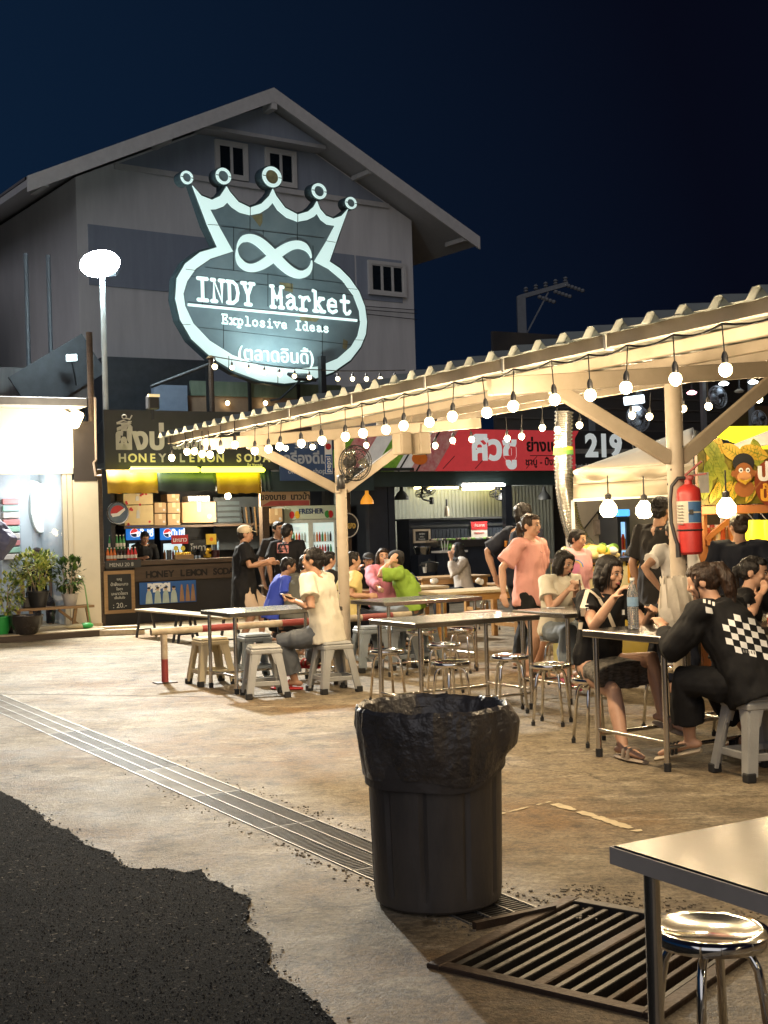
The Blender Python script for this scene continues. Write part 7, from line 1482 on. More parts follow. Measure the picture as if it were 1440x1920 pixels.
def hl(px, py, name, label, mat, shape):
    p = HL.pt(px, py, .2); t = thing(name, label, 'ceiling lamp', HL.w(p.x, p.y, p.z), HL.rz, 'hall lamps'); m = MB()
    if shape == 'panel': m.box((0, 0, 0), (.62, .08, .2), rot=Matrix.Rotation(-.12, 3, 'Y'), bev=.02)
    else: m.lathe([(.0, -.06), (.10, -.04), (.13, .0), (.05, .05)], 14)
    m.build('diffuser', mat, t, smooth=50); m = MB(); m.lathe([(.05, .05), (.02, .1), (.01, .4)], 8); m.build('mount', BLKMET, t)
CW_ = lamp_mat('cold_hall_lamp', (.85, .95, 1), 9); PK = lamp_mat('pink_hall_lamp', (1, .45, .5), 5)
hl(1189, 750, 'panel_lamp', 'flat white panel lamp left of the near post in the dark hall', lamp_mat('cold_panel', (.8, .92, 1), 3), 'panel')
for k, (px, py, mt, lab) in enumerate(((1192, 766, CW_, 'small cold lamp above the left hall fan'), (1297, 736, PK, 'pink tinted lamp right of the near post'), (1357, 719, CW_, 'small cold lamp above the round hall fan'), (1412, 716, CW_, 'small cold lamp at the top right of the hall'), (1386, 733, M('dim_bulb'), 'unlit lamp between the cold hall lamps'))): hl(px, py, 'hall_lamp', lab, mt, 'round')
# ------------------------------------------------------------------ people
from mathutils.bvhtree import BVHTree
def ik(a, b, l1, l2, pole):
    a, b = V(a), V(b); d = b - a; L = min(d.length, (l1 + l2) * .998); d = d.normalized() * L; x = (l1 * l1 - l2 * l2 + L * L) / (2 * L); h = math.sqrt(max(0, l1 * l1 - x * x)); u = d.normalized(); p = V(pole); p = (p - u * p.dot(u))
    if p.length < 1e-4: p = V((0, 0, -1))
    return a + u * x + p.normalized() * h, a + d
def rotx(a): return Matrix.Rotation(a, 3, 'X')
def rotz(a): return Matrix.Rotation(a, 3, 'Z')
def hand(m, w, d, n, s, curl):
    """palm, four fingers of different length and a thumb; n is the palm side"""
    d = V(d).normalized(); n = V(n); n = (n - d * n.dot(d)).normalized(); t = d.cross(n)
    m.ell(w + d * .045 * s, (.040 * s, .050 * s, .016 * s), 12, 8, rot=Matrix((t, d, n)).transposed())
    for k, (o, L) in enumerate(((-.028, .062), (-.010, .073), (.009, .070), (.026, .055))):
        p = w + d * .082 * s + t * o * s; pts = [p - d * .02 * s, p]; dd = d.copy()
        for j, f in enumerate((.45, .32, .23)): dd = (dd * math.cos(curl) + n * math.sin(curl)).normalized() if j else (dd * math.cos(curl * .7) + n * math.sin(curl * .7)).normalized(); nn = n; n_loc = (nn - dd * nn.dot(dd)); p = p + dd * L * f * s; pts.append(p.copy())
        m.tube(pts, [.0095 * s, .0095 * s, .009 * s, .0082 * s, .0068 * s], 8, round_=True)
    p = w + d * .02 * s - t * .032 * s; q = p + (d * .6 - t * .6 + n * .35).normalized() * .036 * s; m.tube([w + d * .012 * s, p, q, q + (d * .8 + n * .5 + t * .1).normalized() * .030 * s], [.013 * s, .012 * s, .0105 * s, .008 * s], 8, round_=True)
PEOPLE = {}
def person(key, label, x, y, head, H=1.65, seat=None, lean=.06, hunch=.0, hy=0.0, hp=0.0, hands={}, feet={}, curl=.5, palm={}, vox=.012, skin=SKIN, top=None, bottom=None, hair=('short', HAIR), shoe=BLACKP, face=True, twist=0.0, wide=1.0, knee=0.0, elbow={}, sleeve=.55, tlen=.12, loose=1.0, z0=0.0, shoecol=None):
    hv = V((head[0], head[1], 0)).normalized(); rz = math.atan2(hv.y, hv.x) + PI / 2
    t = thing('person', label, 'person', (x, y, z0), rz); inv = Matrix.Rotation(-rz, 3, 'Z'); toL = lambda p: inv @ (V(p) - V((x, y, z0)))
    s = H / 1.65; X = V((1, 0, 0)); pz = .515 * H if seat is None else seat - z0 + .075 * s
    Pc = V((0, 0, pz)); d0 = V((0, -math.sin(lean), math.cos(lean))); d1 = V((0, -math.sin(lean + hunch), math.cos(lean + hunch))); f0 = V((0, -math.cos(lean), -math.sin(lean))); f1 = V((0, -math.cos(lean + hunch), -math.sin(lean + hunch)))
    if seat is not None: Pc = Pc + V((0, .02, 0))
    T = rotz(twist); Xs = T @ X; f1 = T @ f1; f0h = f0
    waist = Pc + d0 * .10 * H; chest = waist + d1 * .125 * H; neck = chest + d1 * .095 * H; shc = chest + d1 * .062 * H
    Mh = rotz(twist + hy) @ rotx(hp); hc = neck + (d1 * .6 + V((0, 0, .4))).normalized() * .03 * H + Mh @ V((0, -.012 * s, .085 * s)) + V((0, -.012 * s, 0))
    Hd = lambda p: hc + Mh @ (V(p) * s)
    secs = [(Pc - d0 * .055 * H, X, f0, .075 * H, .062 * H), (Pc, X, f0, .098 * H, .072 * H), (waist, X.lerp(Xs, .4), f0, .080 * H * wide, .060 * H * wide), (chest, Xs, f1, .094 * H * wide, .070 * H * wide), (shc, Xs, f1, .100 * H * wide, .056 * H), (neck - d1 * .012 * H, Xs, f1, .058 * H, .042 * H)]
    b = MB(); b.loft(secs, 18); b.tube([neck - d1 * .03 * H, neck + d1 * .02 * H, Hd((0, .018, -.06))], [.040 * H, .033 * H, .031 * H], 12)
    b.ell(Hd((0, .004, .022)), (.074 * s, .092 * s, .086 * s), 18, 12, rot=Mh); b.ell(Hd((0, -.018, -.040)), (.058 * s, .064 * s, .066 * s), 16, 10, rot=Mh); b.ell(Hd((0, -.042, -.082)), (.030 * s, .032 * s, .024 * s), 10, 8, rot=Mh)
    b.tube([Hd((0, -.086, .012)), Hd((0, -.099, -.018)), Hd((0, -.092, -.03))], [.008 * s, .0125 * s, .011 * s], 8, round_=True)
    for sx in (-1, 1): b.ell(Hd((sx * .042, -.062, -.022)), (.022 * s, .02 * s, .02 * s), 8, 6, rot=Mh); b.ell(Hd((sx * .074, .014, -.008)), (.011 * s, .022 * s, .031 * s), 8, 6, rot=Mh)
    b.ell(Hd((0, -.079, -.057)), (.022 * s, .012 * s, .011 * s), 8, 6, rot=Mh)
    J = {}
    for sx, k in ((1, 'L'), (-1, 'R')):
        sh = shc + Xs * sx * .112 * H * wide
        tgt = toL(hands[k]) if k in hands else sh + V((sx * .05, .02, -.31 * H))
        pole = V(elbow.get(k, (sx * .5, .6, -.6))); el, wr = ik(sh, tgt, .172 * H, .152 * H, pole); fd = (wr - el).normalized(); J['sh' + k], J['el' + k], J['wr' + k] = sh, el, wr
        b.tube([shc + Xs * sx * .06 * H, sh, sh.lerp(el, .5), el, el.lerp(wr, .3), wr], [.040 * H, .032 * H, .027 * H, .0225 * H, .0235 * H, .0155 * H], 12, round_=True)
        pn = V(palm.get(k, (-sx * .8, 0, -.3))); hand(b, wr, fd * .8 + V((0, -.1, -.25 if k not in hands else 0)), pn, s, curl)
        hp_ = Pc + X * sx * .056 * H - d0 * .02 * H
        if k in feet: an = toL(feet[k])
        elif seat is None: an = V((sx * .075 * s, .02 * s, .045 * H))
        else: an = V((sx * .10 * s, -.40 * s, .045 * H))
        kn, an = ik(hp_, an, .245 * H, .235 * H, (sx * .15 + knee * sx, -1, .35)); J['hp' + k], J['kn' + k], J['an' + k] = hp_, kn, an
        b.tube([hp_ + d0 * .02 * H, hp_.lerp(kn, .4), kn, kn.lerp(an, .32), an], [.055 * H, .047 * H, .033 * H, .034 * H, .021 * H], 14, round_=True)
        if k in feet and (toL(feet[k]).z > .16): fdirz = -.25
        else: fdirz = 0
        fd2 = V((sx * .12, -1, fdirz)).normalized(); J['fd' + k] = fd2
        heel = an + V((0, 0, -.028 * H)) - fd2 * .028 * H; toe = heel + fd2 * .15 * H
        b.tube([heel + V((0, 0, .012 * H)), an.lerp(heel, .4) + fd2 * .02 * H, heel.lerp(toe, .6) + V((0, 0, .010 * H)), toe + V((0, 0, .002 * H))], [.021 * H, .022 * H, .023 * H, .013 * H], 12, flat=.75, round_=True)
    body = blob(b, 'body', skin, t, vox * .8, 3)
    # shirt
    if top:
        mt = top; g_ = MB(); e = .008 * s * loose; base = Pc - d0 * (tlen - .10) * H
        sec = [(base, X, f0, .100 * H * wide + e * 2, .074 * H * wide + e * 2.2), (Pc + d0 * .02 * H, X, f0, .101 * H * wide + e * 1.6, .075 * H * wide + e * 1.8), (waist, X.lerp(Xs, .4), f0, .086 * H * wide + e * 2, .064 * H * wide + e * 2), (chest, Xs, f1, .099 * H * wide + e, .073 * H * wide + e * 1.4), (shc + d1 * .008 * H, Xs, f1, .106 * H * wide + e * .5, .056 * H + e), (neck - d1 * .012 * H, Xs, f1, .058 * H, .044 * H), (neck - d1 * .002 * H, Xs, f1, .046 * H, .040 * H)]
        g_.loft(sec, 20)
        for k, sx in (('L', 1), ('R', -1)):
            sh, el, wr = J['sh' + k], J['el' + k], J['wr' + k]; q = [shc + Xs * sx * .05 * H + d1 * .004 * H, sh + d1 * .004 * H]
            r = [.046 * H, .037 * H + e]
            if sleeve <= 1: q += [sh.lerp(el, sleeve * .6), sh.lerp(el, sleeve)]; r += [.032 * H + e * 1.6, .031 * H + e * 2.4]
            else: q += [sh.lerp(el, .6), el, el.lerp(wr, .5), el.lerp(wr, sleeve - 1)]; r += [.030 * H + e * 1.6, .027 * H + e * 1.7, .024 * H + e * 1.5, .021 * H + e]
            g_.tube(q, r, 14)
        blob(g_, 'shirt', mt, t, vox * .9, 3, .015 * s, 8)
    if bottom:
        kind, mt, ln = bottom; g_ = MB(); e = .008 * s * loose
        if kind in ('pants', 'shorts'):
            g_.loft([(Pc - d0 * .06 * H, X, f0, .085 * H, .068 * H), (Pc, X, f0, .102 * H, .077 * H), (Pc + d0 * .06 * H, X, f0, .09 * H, .067 * H)], 18)
            for k in 'LR':
                hp_, kn, an = J['hp' + k], J['kn' + k], J['an' + k]; q = [hp_ + d0 * .02 * H, hp_.lerp(kn, .45)]; r = [.060 * H, .051 * H + e]
                if ln <= 1: q += [hp_.lerp(kn, ln)]; r += [.047 * H + e * 2]
                else: q += [kn, kn.lerp(an, (ln - 1) * .5), kn.lerp(an, ln - 1)]; r += [.043 * H + e * 1.3, .039 * H + e * 1.6, .031 * H + e * 2]
                g_.tube(q, r, 14)
            blob(g_, 'trousers' if ln > 1 else 'shorts', mt, t, vox * .9, 3, .010 * s, 9)
        else:
            mid = lambda f: (J['hpL'].lerp(J['knL'], f) + J['hpR'].lerp(J['knR'], f)) / 2; dr_ = (mid(1) - mid(0)).normalized(); a_ = X - dr_ * X.dot(dr_); a_.normalize(); bb = dr_.cross(a_)
            w_ = (J['knL'] - J['knR']).length * .5
            g_.loft([(Pc + d0 * .07 * H, X, f0, .09 * H, .07 * H), (Pc, X, f0, .108 * H, .082 * H)] , 20); g_.loft([(mid(-.12), a_, bb, .10 * H, .062 * H), (mid(.3), a_, bb, .10 * H + w_ * .25, .062 * H), (mid(ln), a_, bb, .085 * H + w_ * .75, .060 * H)], 20); g_.ell(Pc + V((0, .01, -.01)), (.11 * H, .085 * H, .06 * H), 14, 10)
            blob(g_, 'skirt', mt, t, vox * .9, 3, .010 * s, 9)
    if shoe:
        for k in 'LR':
            an, fd2 = J['an' + k], J['fd' + k]; heel = an + V((0, 0, -.028 * H)) - fd2 * .028 * H; toe = heel + fd2 * .15 * H; sl = MB(); side = fd2.cross(V((0, 0, 1))).normalized(); dn = V((0, 0, -.016 * H))
            sl.loft([(heel - fd2 * .016 * H + dn, side, V((0, 0, 1)), .016 * H, .008 * H), (heel + fd2 * .02 * H + dn, side, V((0, 0, 1)), .026 * H, .010 * H), (heel.lerp(toe, .65) + dn, side, V((0, 0, 1)), .031 * H, .010 * H), (toe + fd2 * .02 * H + dn, side, V((0, 0, 1)), .018 * H, .008 * H)], 12); so = sl.build('shoe', shoecol or shoe, t, smooth=60)
            st = MB(); c = heel.lerp(toe, .55) + V((0, 0, .012 * H))
            for f in ((.42, .62) if kind_sandal(shoe) else (.5, .6, .7)):
                c = heel.lerp(toe, f); st.tube([c + side * .029 * H + dn * .6, c + side * .024 * H + V((0, 0, .018 * H)), c + V((0, 0, .026 * H)), c - side * .024 * H + V((0, 0, .018 * H)), c - side * .029 * H + dn * .6], .011 * H, 8, flat=.35, up=fd2)
            st.build('strap', shoe, so, smooth=60)
    # hair
    style, hm = hair; h = MB(); E = lambda p, r, rot=None: h.ell(Hd(p), tuple(q * s for q in r), 16, 10, rot=Mh @ rot if rot else Mh)
    if style != 'hijab':
        E((0, .020, .034), (.080, .094, .086)); E((0, .046, -.004), (.072, .066, .07)); E((0, -.045, .078), (.056, .040, .032), rotx(.5))
        for sx in (-1, 1): E((sx * .066, -.008, .030), (.016, .040, .045))
    if style == 'short': E((0, .06, -.035), (.055, .042, .05))
    if style in ('bob', 'long'):
        L = -.09 if style == 'bob' else -.16
        for sx in (-1, 1): h.tube([Hd((sx * .060, -.028, .06)), Hd((sx * .080, -.022, .0)), Hd((sx * .083, -.012, L * .6)), Hd((sx * .076, -.010, L - .03))], [.024 * s, .026 * s, .028 * s, .014 * s], 10, round_=True); h.tube([Hd((sx * .062, .03, .02)), Hd((sx * .074, .035, L * .5)), Hd((sx * .066, .04, L - .05))], [.04 * s, .042 * s, .022 * s], 10, round_=True)
        h.tube([Hd((0, .06, .0)), Hd((0, .072, L * .5)), Hd((0, .07, L - .06))], [.055 * s, .055 * s, .03 * s], 12, round_=True)
    if style == 'pony':
        h.tube([Hd((0, .10, .035)), Hd((.0, .135, .01)), Hd((.01, .145, -.07)), Hd((.02, .12, -.17)), Hd((.02, .11, -.21))], [.020 * s, .032 * s, .036 * s, .026 * s, .008 * s], 10, round_=True); h.ell(Hd((0, .098, .035)), (.028 * s, .02 * s, .028 * s), 8, 6)
    if style == 'bigpony':
        h.tube([Hd((0, .07, .07)), Hd((.0, .125, .055)), Hd((.02, .155, -.02)), Hd((.04, .15, -.11)), Hd((.06, .14, -.20))], [.035 * s, .045 * s, .052 * s, .042 * s, .012 * s], 12, round_=True)
        for sx in (-1, 1): h.tube([Hd((sx * .07, -.03, .03)), Hd((sx * .078, -.028, -.05)), Hd((sx * .07, -.03, -.12))], [.012 * s, .009 * s, .004 * s], 6, round_=True)
    if style == 'bun': h.ell(Hd((0, .105, -.02)), (.038 * s, .034 * s, .036 * s), 10, 8)
    if style == 'hijab':
        E((0, .02, .022), (.090, .102, .098)); h.tube([Hd((0, .03, -.03)), neck + V((0, .02, .02)), shc + V((0, .0, .02))], [.09 * s, .10 * s, .15 * s], 14, round_=True)
        for sx in (-1, 1): h.tube([Hd((sx * .07, -.03, .05)), Hd((sx * .072, -.045, -.03)), Hd((0, -.06, -.115))], [.025 * s, .025 * s, .03 * s], 8, round_=True)
    blob(h, 'hair' if style != 'hijab' else 'headscarf', hm, t, vox * .75, 2, .006 * s if style != 'hijab' else .006, 30)
    if vox < .0125 and style != 'hijab':
        rs_ = random.Random(len(label)); m = MB(); EC, ER = V((0, .020, .034)), V((.0835, .0975, .0895))
        def on(d): d = V(d).normalized(); return EC + V((d.x * ER.x, d.y * ER.y, d.z * ER.z))
        part_ = rs_.choice((-.18, .15))
        for i in range(230):
            az = rs_.uniform(-PI, PI)
            if style in ('pony', 'bigpony', 'bun'):
                tie = V((0, .8, .12 if style != 'bun' else -.3)).normalized(); a0 = rs_.uniform(-2.5, 2.5); st = V((math.sin(a0), -math.cos(a0) * .95, .55 + .35 * math.cos(a0) - (.75 if abs(a0) > 1.2 else 0))).normalized(); pts = [Hd(on(st.lerp(tie, f / 6))) for f in range(7)]
                r = .0016
            else:
                if abs(az) < (.72 if style == 'short' else .62) and rs_.random() < .9: az += .75 if az > 0 else -.75
                end = .40 if abs(az) < 1.0 and style == 'short' else {'short': -.35, 'bob': -.1, 'long': -.1}[style]
                cr_ = V((part_ if style != 'short' else rs_.uniform(-.2, .2), -.15 if style != 'short' else .25, 1)).normalized(); dn_ = V((math.sin(az), -math.cos(az), end)).normalized(); pts = [Hd(on(cr_.lerp(dn_, f / 6))) for f in range(7)]
                if style in ('bob', 'long'):
                    q = on(dn_); L = (-.10 if style == 'bob' else -.17) + rs_.uniform(-.02, .02); pts += [Hd(V((q.x * 1.10, q.y * 1.04, q.z + (L - q.z) * f))) for f in (.35, .7)] + [Hd(V((q.x * 1.02, q.y, L)))]
                r = .0017
            m.tube(pts, [r * s * .7] + [r * s] * (len(pts) - 2) + [r * s * .4], 4, caps=False)
        tag(m.build('hair_strands', hm, t, smooth=180, fix=False), kind='stuff')
    if face:
        for sx in (-1, 1):
            m = MB(); m.ell(Hd((sx * .030, -.0845, .003)), (.0135 * s, .005 * s, .0062 * s), 10, 6, rot=Mh @ rotz(-sx * -.25)); ew = m.build('eye', EYEW, t, smooth=80); m = MB(); m.ell(Hd((sx * .030, -.0880, .0025)), (.0068 * s, .004 * s, .0064 * s), 8, 6, rot=Mh); m.build('iris', EYEM, ew, smooth=80)
            m = MB(); m.tube([Hd((sx * .017, -.087, .0085)), Hd((sx * .030, -.0895, .0115)), Hd((sx * .044, -.082, .0075))], [.002 * s, .003 * s, .0018 * s], 6, round_=True); m.build('eyelid', EYEM, ew, smooth=80)
            m = MB(); m.tube([Hd((sx * .014, -.090, .025)), Hd((sx * .030, -.090, .030)), Hd((sx * .048, -.079, .024))], [.003 * s, .0038 * s, .002 * s], 6, round_=True); m.build('eyebrow', HAIR, t, smooth=80)
        m = MB(); m.tube([Hd((-.021, -.083, -.058)), Hd((0, -.0925, -.054)), Hd((.021, -.083, -.058))], [.003 * s, .0062 * s, .003 * s], 8, flat=.7, round_=True); m.tube([Hd((-.018, -.083, -.061)), Hd((0, -.091, -.065)), Hd((.018, -.083, -.061))], [.003 * s, .0066 * s, .003 * s], 8, round_=True); tag(m.build('lips', LIP, t, smooth=80), kind='stuff')
    PEOPLE[key] = (t, J, Hd, Mh, s, body); return t, J, Hd, Mh, s
def kind_sandal(m): return 'sandal' in m.name
def shirtmat(n, c, **k): return M(n, c, .8, var=k.pop('var', .08), scale=4, bump=.12, bscale=40, **k)
TEEC = shirtmat('cream_white_cotton', (.68, .63, .50)); TEEB = shirtmat('black_cotton', (.011, .011, .012), spec=.2); TEEP = shirtmat('salmon_pink_cotton', (.68, .33, .28)); PNK2 = shirtmat('light_pink_cotton', (.66, .33, .36)); JEAN = shirtmat('grey_denim', (.075, .085, .10), c2=(.13, .14, .15)); JEANB = shirtmat('faded_blue_denim', (.17, .20, .23)); KHAKI = shirtmat('khaki_cotton', (.55, .42, .30)); BLUE = shirtmat('royal_blue_cotton', (.03, .06, .42)); LIME = shirtmat('lime_green_cotton', (.22, .36, .04)); NAVYT = shirtmat('navy_cotton', (.014, .017, .028), spec=.2); YELT = shirtmat('pale_yellow_cotton', (.62, .50, .20)); PNKL = shirtmat('rose_pink_cotton', (.62, .22, .30)); WHT = shirtmat('white_cotton', (.7, .67, .62)); GREYH = shirtmat('grey_green_fleece', (.10, .10, .085)); BEIGEL = shirtmat('pale_printed_blouse', (.42, .38, .34), var=.3); CHAR = shirtmat('charcoal_cotton', (.022, .020, .019), spec=.2)
FLOR = M('patterned_dark_skirt', (.008, .008, .008), .8, c2=(.17, .15, .12), scale=34, stretch=(.6, 1, 2.6)); SANDAL = M('beige_sandal', (.30, .24, .18), .6, var=.1); REDF = M('red_flip_flop_sandal', (.45, .03, .03), .5); PFUR = M('pink_fluffy_slipper', (.55, .10, .14), .9, bump=1.0, bscale=60); BSLIP = M('black_slipper', (.018, .018, .018), .5); BSOLE = M('cream_sole', (.5, .42, .3), .6); WSH = M('white_shoe', (.6, .58, .55), .6)
w3 = lambda px, py, y: tuple(P(px, py, y))
gz = lambda px, py, z: tuple(G(px, py, z))
# --- left table: man in the cream white shirt
person('A', 'man in a cream white T-shirt and jeans holding a phone at the far left table', -.60, 12.36, (-.90, .42), 1.74, seat=.49, lean=.12, hunch=.10, hy=.1, hp=-.02, hands={'L': w3(556, 1128, 12.25), 'R': w3(555, 1128, 12.62)}, feet={'L': gz(553, 1276, .09), 'R': gz(572, 1255, .09)}, palm={'L': (.2, .0, .9), 'R': (0, .2, .9)}, vox=.010, skin=SKIN2, top=TEEC, bottom=('pants', JEAN, 1.82), shoe=REDF, sleeve=.62, tlen=.16, loose=2.2, face=True)
q = P(541, 1118, 12.30); t = thing('phone', 'phone held by the man in the cream white T-shirt', 'phone', q, .4); m = MB(); m.box((0, 0, 0), (.15, .075, .009), rot=Matrix.Rotation(.35, 3, 'Y'), bev=.002); m.build('body', CREAM, t); m = MB(); m.box((0, 0, .006), (.13, .066, .002), rot=Matrix.Rotation(.35, 3, 'Y')); m.build('screen', BLACKP, t)
# --- right table
B = person('B', 'girl in a black top and patterned skirt drinking from a water bottle', 1.48, 8.96, (.55, -.83), 1.63, seat=.48, lean=.12, hunch=.10, hy=.12, hp=.18, hands={'R': w3(1152, 1120, 8.50), 'L': (1.78, 8.62, .93)}, feet={'R': gz(1168, 1399, .085), 'L': (1.83, 8.62, .24)}, curl=.75, palm={'R': (.4, -.3, -.6), 'L': (-.5, 0, -.5)}, elbow={'R': (-.5, -.2, -1)}, vox=.0085, top=TEEB, bottom=('skirt', FLOR, .88), hair=('bob', HAIR), shoe=SANDAL, sleeve=.55, tlen=.10, loose=1.6, wide=1.0)
t, J, Hd, Mh, s = B
C = person('C', 'woman in an oversized black top with checkered back print sitting hunched at the table', 2.19, 7.76, (-.76, .65), 1.66, seat=.485, lean=.42, hunch=.10, hy=.25, hp=.30, hands={'L': (1.72, 8.02, .885), 'R': (2.08, 8.28, .89)}, feet={'L': (1.86, 7.98, .17), 'R': (2.28, 8.12, .17)}, palm={'L': (0, 0, -1), 'R': (0, 0, -1)}, vox=.010, top=TEEB, bottom=('pants', TEEB, 1.68), hair=('bigpony', HAIRB), shoe=BSLIP, shoecol=BSOLE, sleeve=1.75, tlen=.17, loose=3.2, wide=1.12, face=False, elbow={'L': (.6, .2, -.8), 'R': (-.6, .2, -.8)})
D = person('D', 'girl in a black T-shirt with dark ponytail eating at the right edge', 2.45, 9.15, (.93, -.36), 1.60, seat=.47, lean=.20, hunch=.16, hy=-.15, hp=.12, hands={'R': w3(1424, 1118, 8.85), 'L': (2.80, 9.15, 1.06)}, feet={'R': (2.62, 8.9, .09), 'L': (2.70, 9.2, .09)}, curl=.7, palm={'R': (0, .2, .8)}, vox=.0095, top=TEEB, bottom=('pants', NAVYT, 1.8), hair=('pony', HAIR), sleeve=.6, loose=2.0)
# --- group behind
person('E', 'woman with a ponytail in a salmon pink T-shirt standing behind the seated woman', 1.43, 12.75, (.72, -.62), 1.67, lean=.02, hy=.05, hp=.02, hands={'R': w3(944, 1112, 12.5)}, vox=.011, top=TEEP, bottom=('shorts', TEEB, .55), hair=('pony', HAIRB), shoe=BSLIP, sleeve=.80, tlen=.17, loose=2.8, wide=.9, elbow={'R': (-.4, .6, -.2)})
person('F', 'woman with bobbed hair in a cream T-shirt and faded jeans eating from a black bowl', 1.60, 12.1, (.50, -.84), 1.62, seat=.47, lean=.12, hunch=.12, hy=.12, hp=.30, hands={'R': w3(1066, 1106, 11.78), 'L': w3(1080, 1102, 11.78)}, feet={'R': (1.62, 11.72, .17), 'L': (1.75, 11.78, .17)}, curl=.9, vox=.010, top=TEEC, bottom=('pants', JEANB, 1.75), hair=('bob', HAIR), shoe=PFUR, sleeve=.55, loose=1.8)
person('G', 'girl in a light pink T-shirt with a rainbow print standing by the silver duct', 1.98, 13.35, (.70, -.70), 1.50, lean=.02, hy=.1, hp=.12, vox=.012, top=PNK2, bottom=('shorts', NAVYT, .6), hair=('bun', HAIR), shoe=WSH, sleeve=.95, tlen=.2, loose=2.4)
person('H', 'black haired person in a dark shirt with yellow patterned sleeves behind the salmon pink one', 1.47, 13.75, (.75, .55), 1.80, lean=.02, hy=.1, hands={'L': (1.18, 13.9, 1.0)}, vox=.013, top=NAVYT, bottom=('pants', TEEB, 1.9), hair=('short', HAIR), face=False, sleeve=.9, loose=2.2)
person('I', 'man in a black T-shirt standing left of the near post with his back turned', 2.56, 12.0, (.75, .62), 1.79, lean=.05, hy=.2, hp=.15, hands={'R': (2.98, 12.1, 1.12)}, vox=.011, skin=SKIN2, top=CHAR, bottom=('pants', TEEB, 1.9), face=False, sleeve=.85, tlen=.2, loose=2.3, wide=1.0, elbow={'R': (-.3, .6, -.8)})
person('K', 'person in a white T-shirt mostly hidden behind the near post and extinguisher', 2.56, 11.3, (.15, .98), 1.57, lean=.06, vox=.013, wide=.68, top=WHT, bottom=('pants', NAVYT, 1.9), face=False, sleeve=.6, loose=2.0, hands={'L': (2.40, 11.25, .95)})
person('J', 'woman in a navy top with tied hair standing back turned at the banana stall', 3.17, 11.45, (.25, .95), 1.60, lean=.05, hy=.45, vox=.012, top=NAVYT, bottom=('pants', TEEB, 1.9), hair=('bun', HAIRB), face=False, sleeve=.9, loose=2.4, wide=1.1)
# --- soda stall side
Lp = person('L', 'man in a beige cap, long black T-shirt and khaki shorts walking past the soda stall', -1.93, 17.4, (.97, .12), 1.66, lean=.03, hands={'R': w3(500, 1052, 17.2), 'L': w3(508, 1056, 17.6)}, feet={'R': (-1.98, 17.25, .075), 'L': (-1.72, 17.5, .11)}, vox=.014, skin=SKIN2, top=TEEB, bottom=('shorts', KHAKI, .95), shoe=WSH, sleeve=.75, tlen=.33, loose=3.0)
person('M1', 'man with dark hair and a dark shirt standing before the snack stall', -1.58, 18.7, (.55, -.75), 1.72, vox=.015, skin=SKIN2, top=CHAR, bottom=('pants', TEEB, 1.9), sleeve=.7, loose=2)
person('M2', 'man in a black T-shirt with a pale red back print facing the display fridge', -1.40, 18.25, (.15, .98), 1.68, vox=.015, skin=SKIN2, top=TEEB, bottom=('pants', TEEB, 1.9), face=False, sleeve=.7, loose=2.2, hy=-.3)
person('N1', 'boy in a royal blue T-shirt seated at the low dark table', -1.36, 15.6, (.93, .30), 1.58, seat=.44, lean=.2, hunch=.15, hp=.25, vox=.014, skin=SKIN2, top=BLUE, bottom=('shorts', NAVYT, .9), shoe=WSH, sleeve=.7, loose=2.2, hands={'R': (-1.0, 15.45, .72)})
person('N2', 'man in a grey and crimson hooded jacket seated beside the boy in blue', -1.07, 15.35, (.75, .62), 1.62, seat=.44, lean=.18, hunch=.12, hp=.15, vox=.014, skin=SKIN2, top=GREYH, bottom=('pants', JEAN, 1.9), face=False, sleeve=1.85, loose=3.0, wide=1.05)
person('O', 'dark haired person in black seated just left of the far post', -.80, 16.6, (.75, .55), 1.62, seat=.44, lean=.15, vox=.015, top=TEEB, bottom=('pants', TEEB, 1.9), face=False, sleeve=.8)
person('Q0', 'person in a pale yellow T-shirt seated right behind the far post', -.46, 15.7, (.85, .35), 1.62, seat=.44, lean=.12, vox=.014, top=YELT, bottom=('pants', NAVYT, 1.9), sleeve=.7, loose=2.2, hands={'R': (-.22, 15.5, .74)}, elbow={'R': (-.4, .3, -1)})
Qp = person('Q', 'child in a black cap seated beside the lady in rose pink', -.24, 17.8, (.1, -.95), 1.45, seat=.46, lean=.1, vox=.015, skin=SKIN2, top=TEEB, bottom=('pants', NAVYT, 1.9), sleeve=.7, hands={'R': (-.38, 17.45, 1.0)})
person('Rr', 'long haired lady in a rose pink top seated at the dark table', -.05, 17.1, (.35, -.93), 1.60, seat=.46, lean=.12, hy=-.2, vox=.0135, top=PNKL, bottom=('pants', JEAN, 1.9), hair=('long', HAIRB), sleeve=1.8, loose=2.6, hands={'L': (.18, 16.6, .8), 'R': (-.1, 16.55, .78)})
Sp = person('S', 'person in a lime green T-shirt and black cap drinking from a cup', .31, 16.1, (-.85, .05), 1.60, seat=.46, lean=.22, hunch=.15, hy=0, hp=.05, vox=.0135, top=LIME, bottom=('pants', JEAN, 1.9), sleeve=.8, loose=2.6, hands={'L': w3(733, 1052, 15.95), 'R': w3(735, 1053, 16.25)}, elbow={'L': (.3, -.2, -1), 'R': (-.3, -.2, -1)}, wide=1.08)
person('T', 'person in a black headscarf and pale printed blouse seated far back drinking', 1.22, 20.2, (-.90, -.25), 1.62, seat=.46, lean=.15, hp=.05, vox=.016, top=BEIGEL, bottom=('pants', TEEB, 1.9), hair=('hijab', M('black_headscarf', (.018, .018, .019), .8, bump=.2)), sleeve=1.85, loose=2.4, hands={'L': w3(846, 1048, 20.0)}, elbow={'L': (.2, -.2, -1)})
Pu = RW.w(RW.pt(265, 1030, 1.0).x, 1.0)
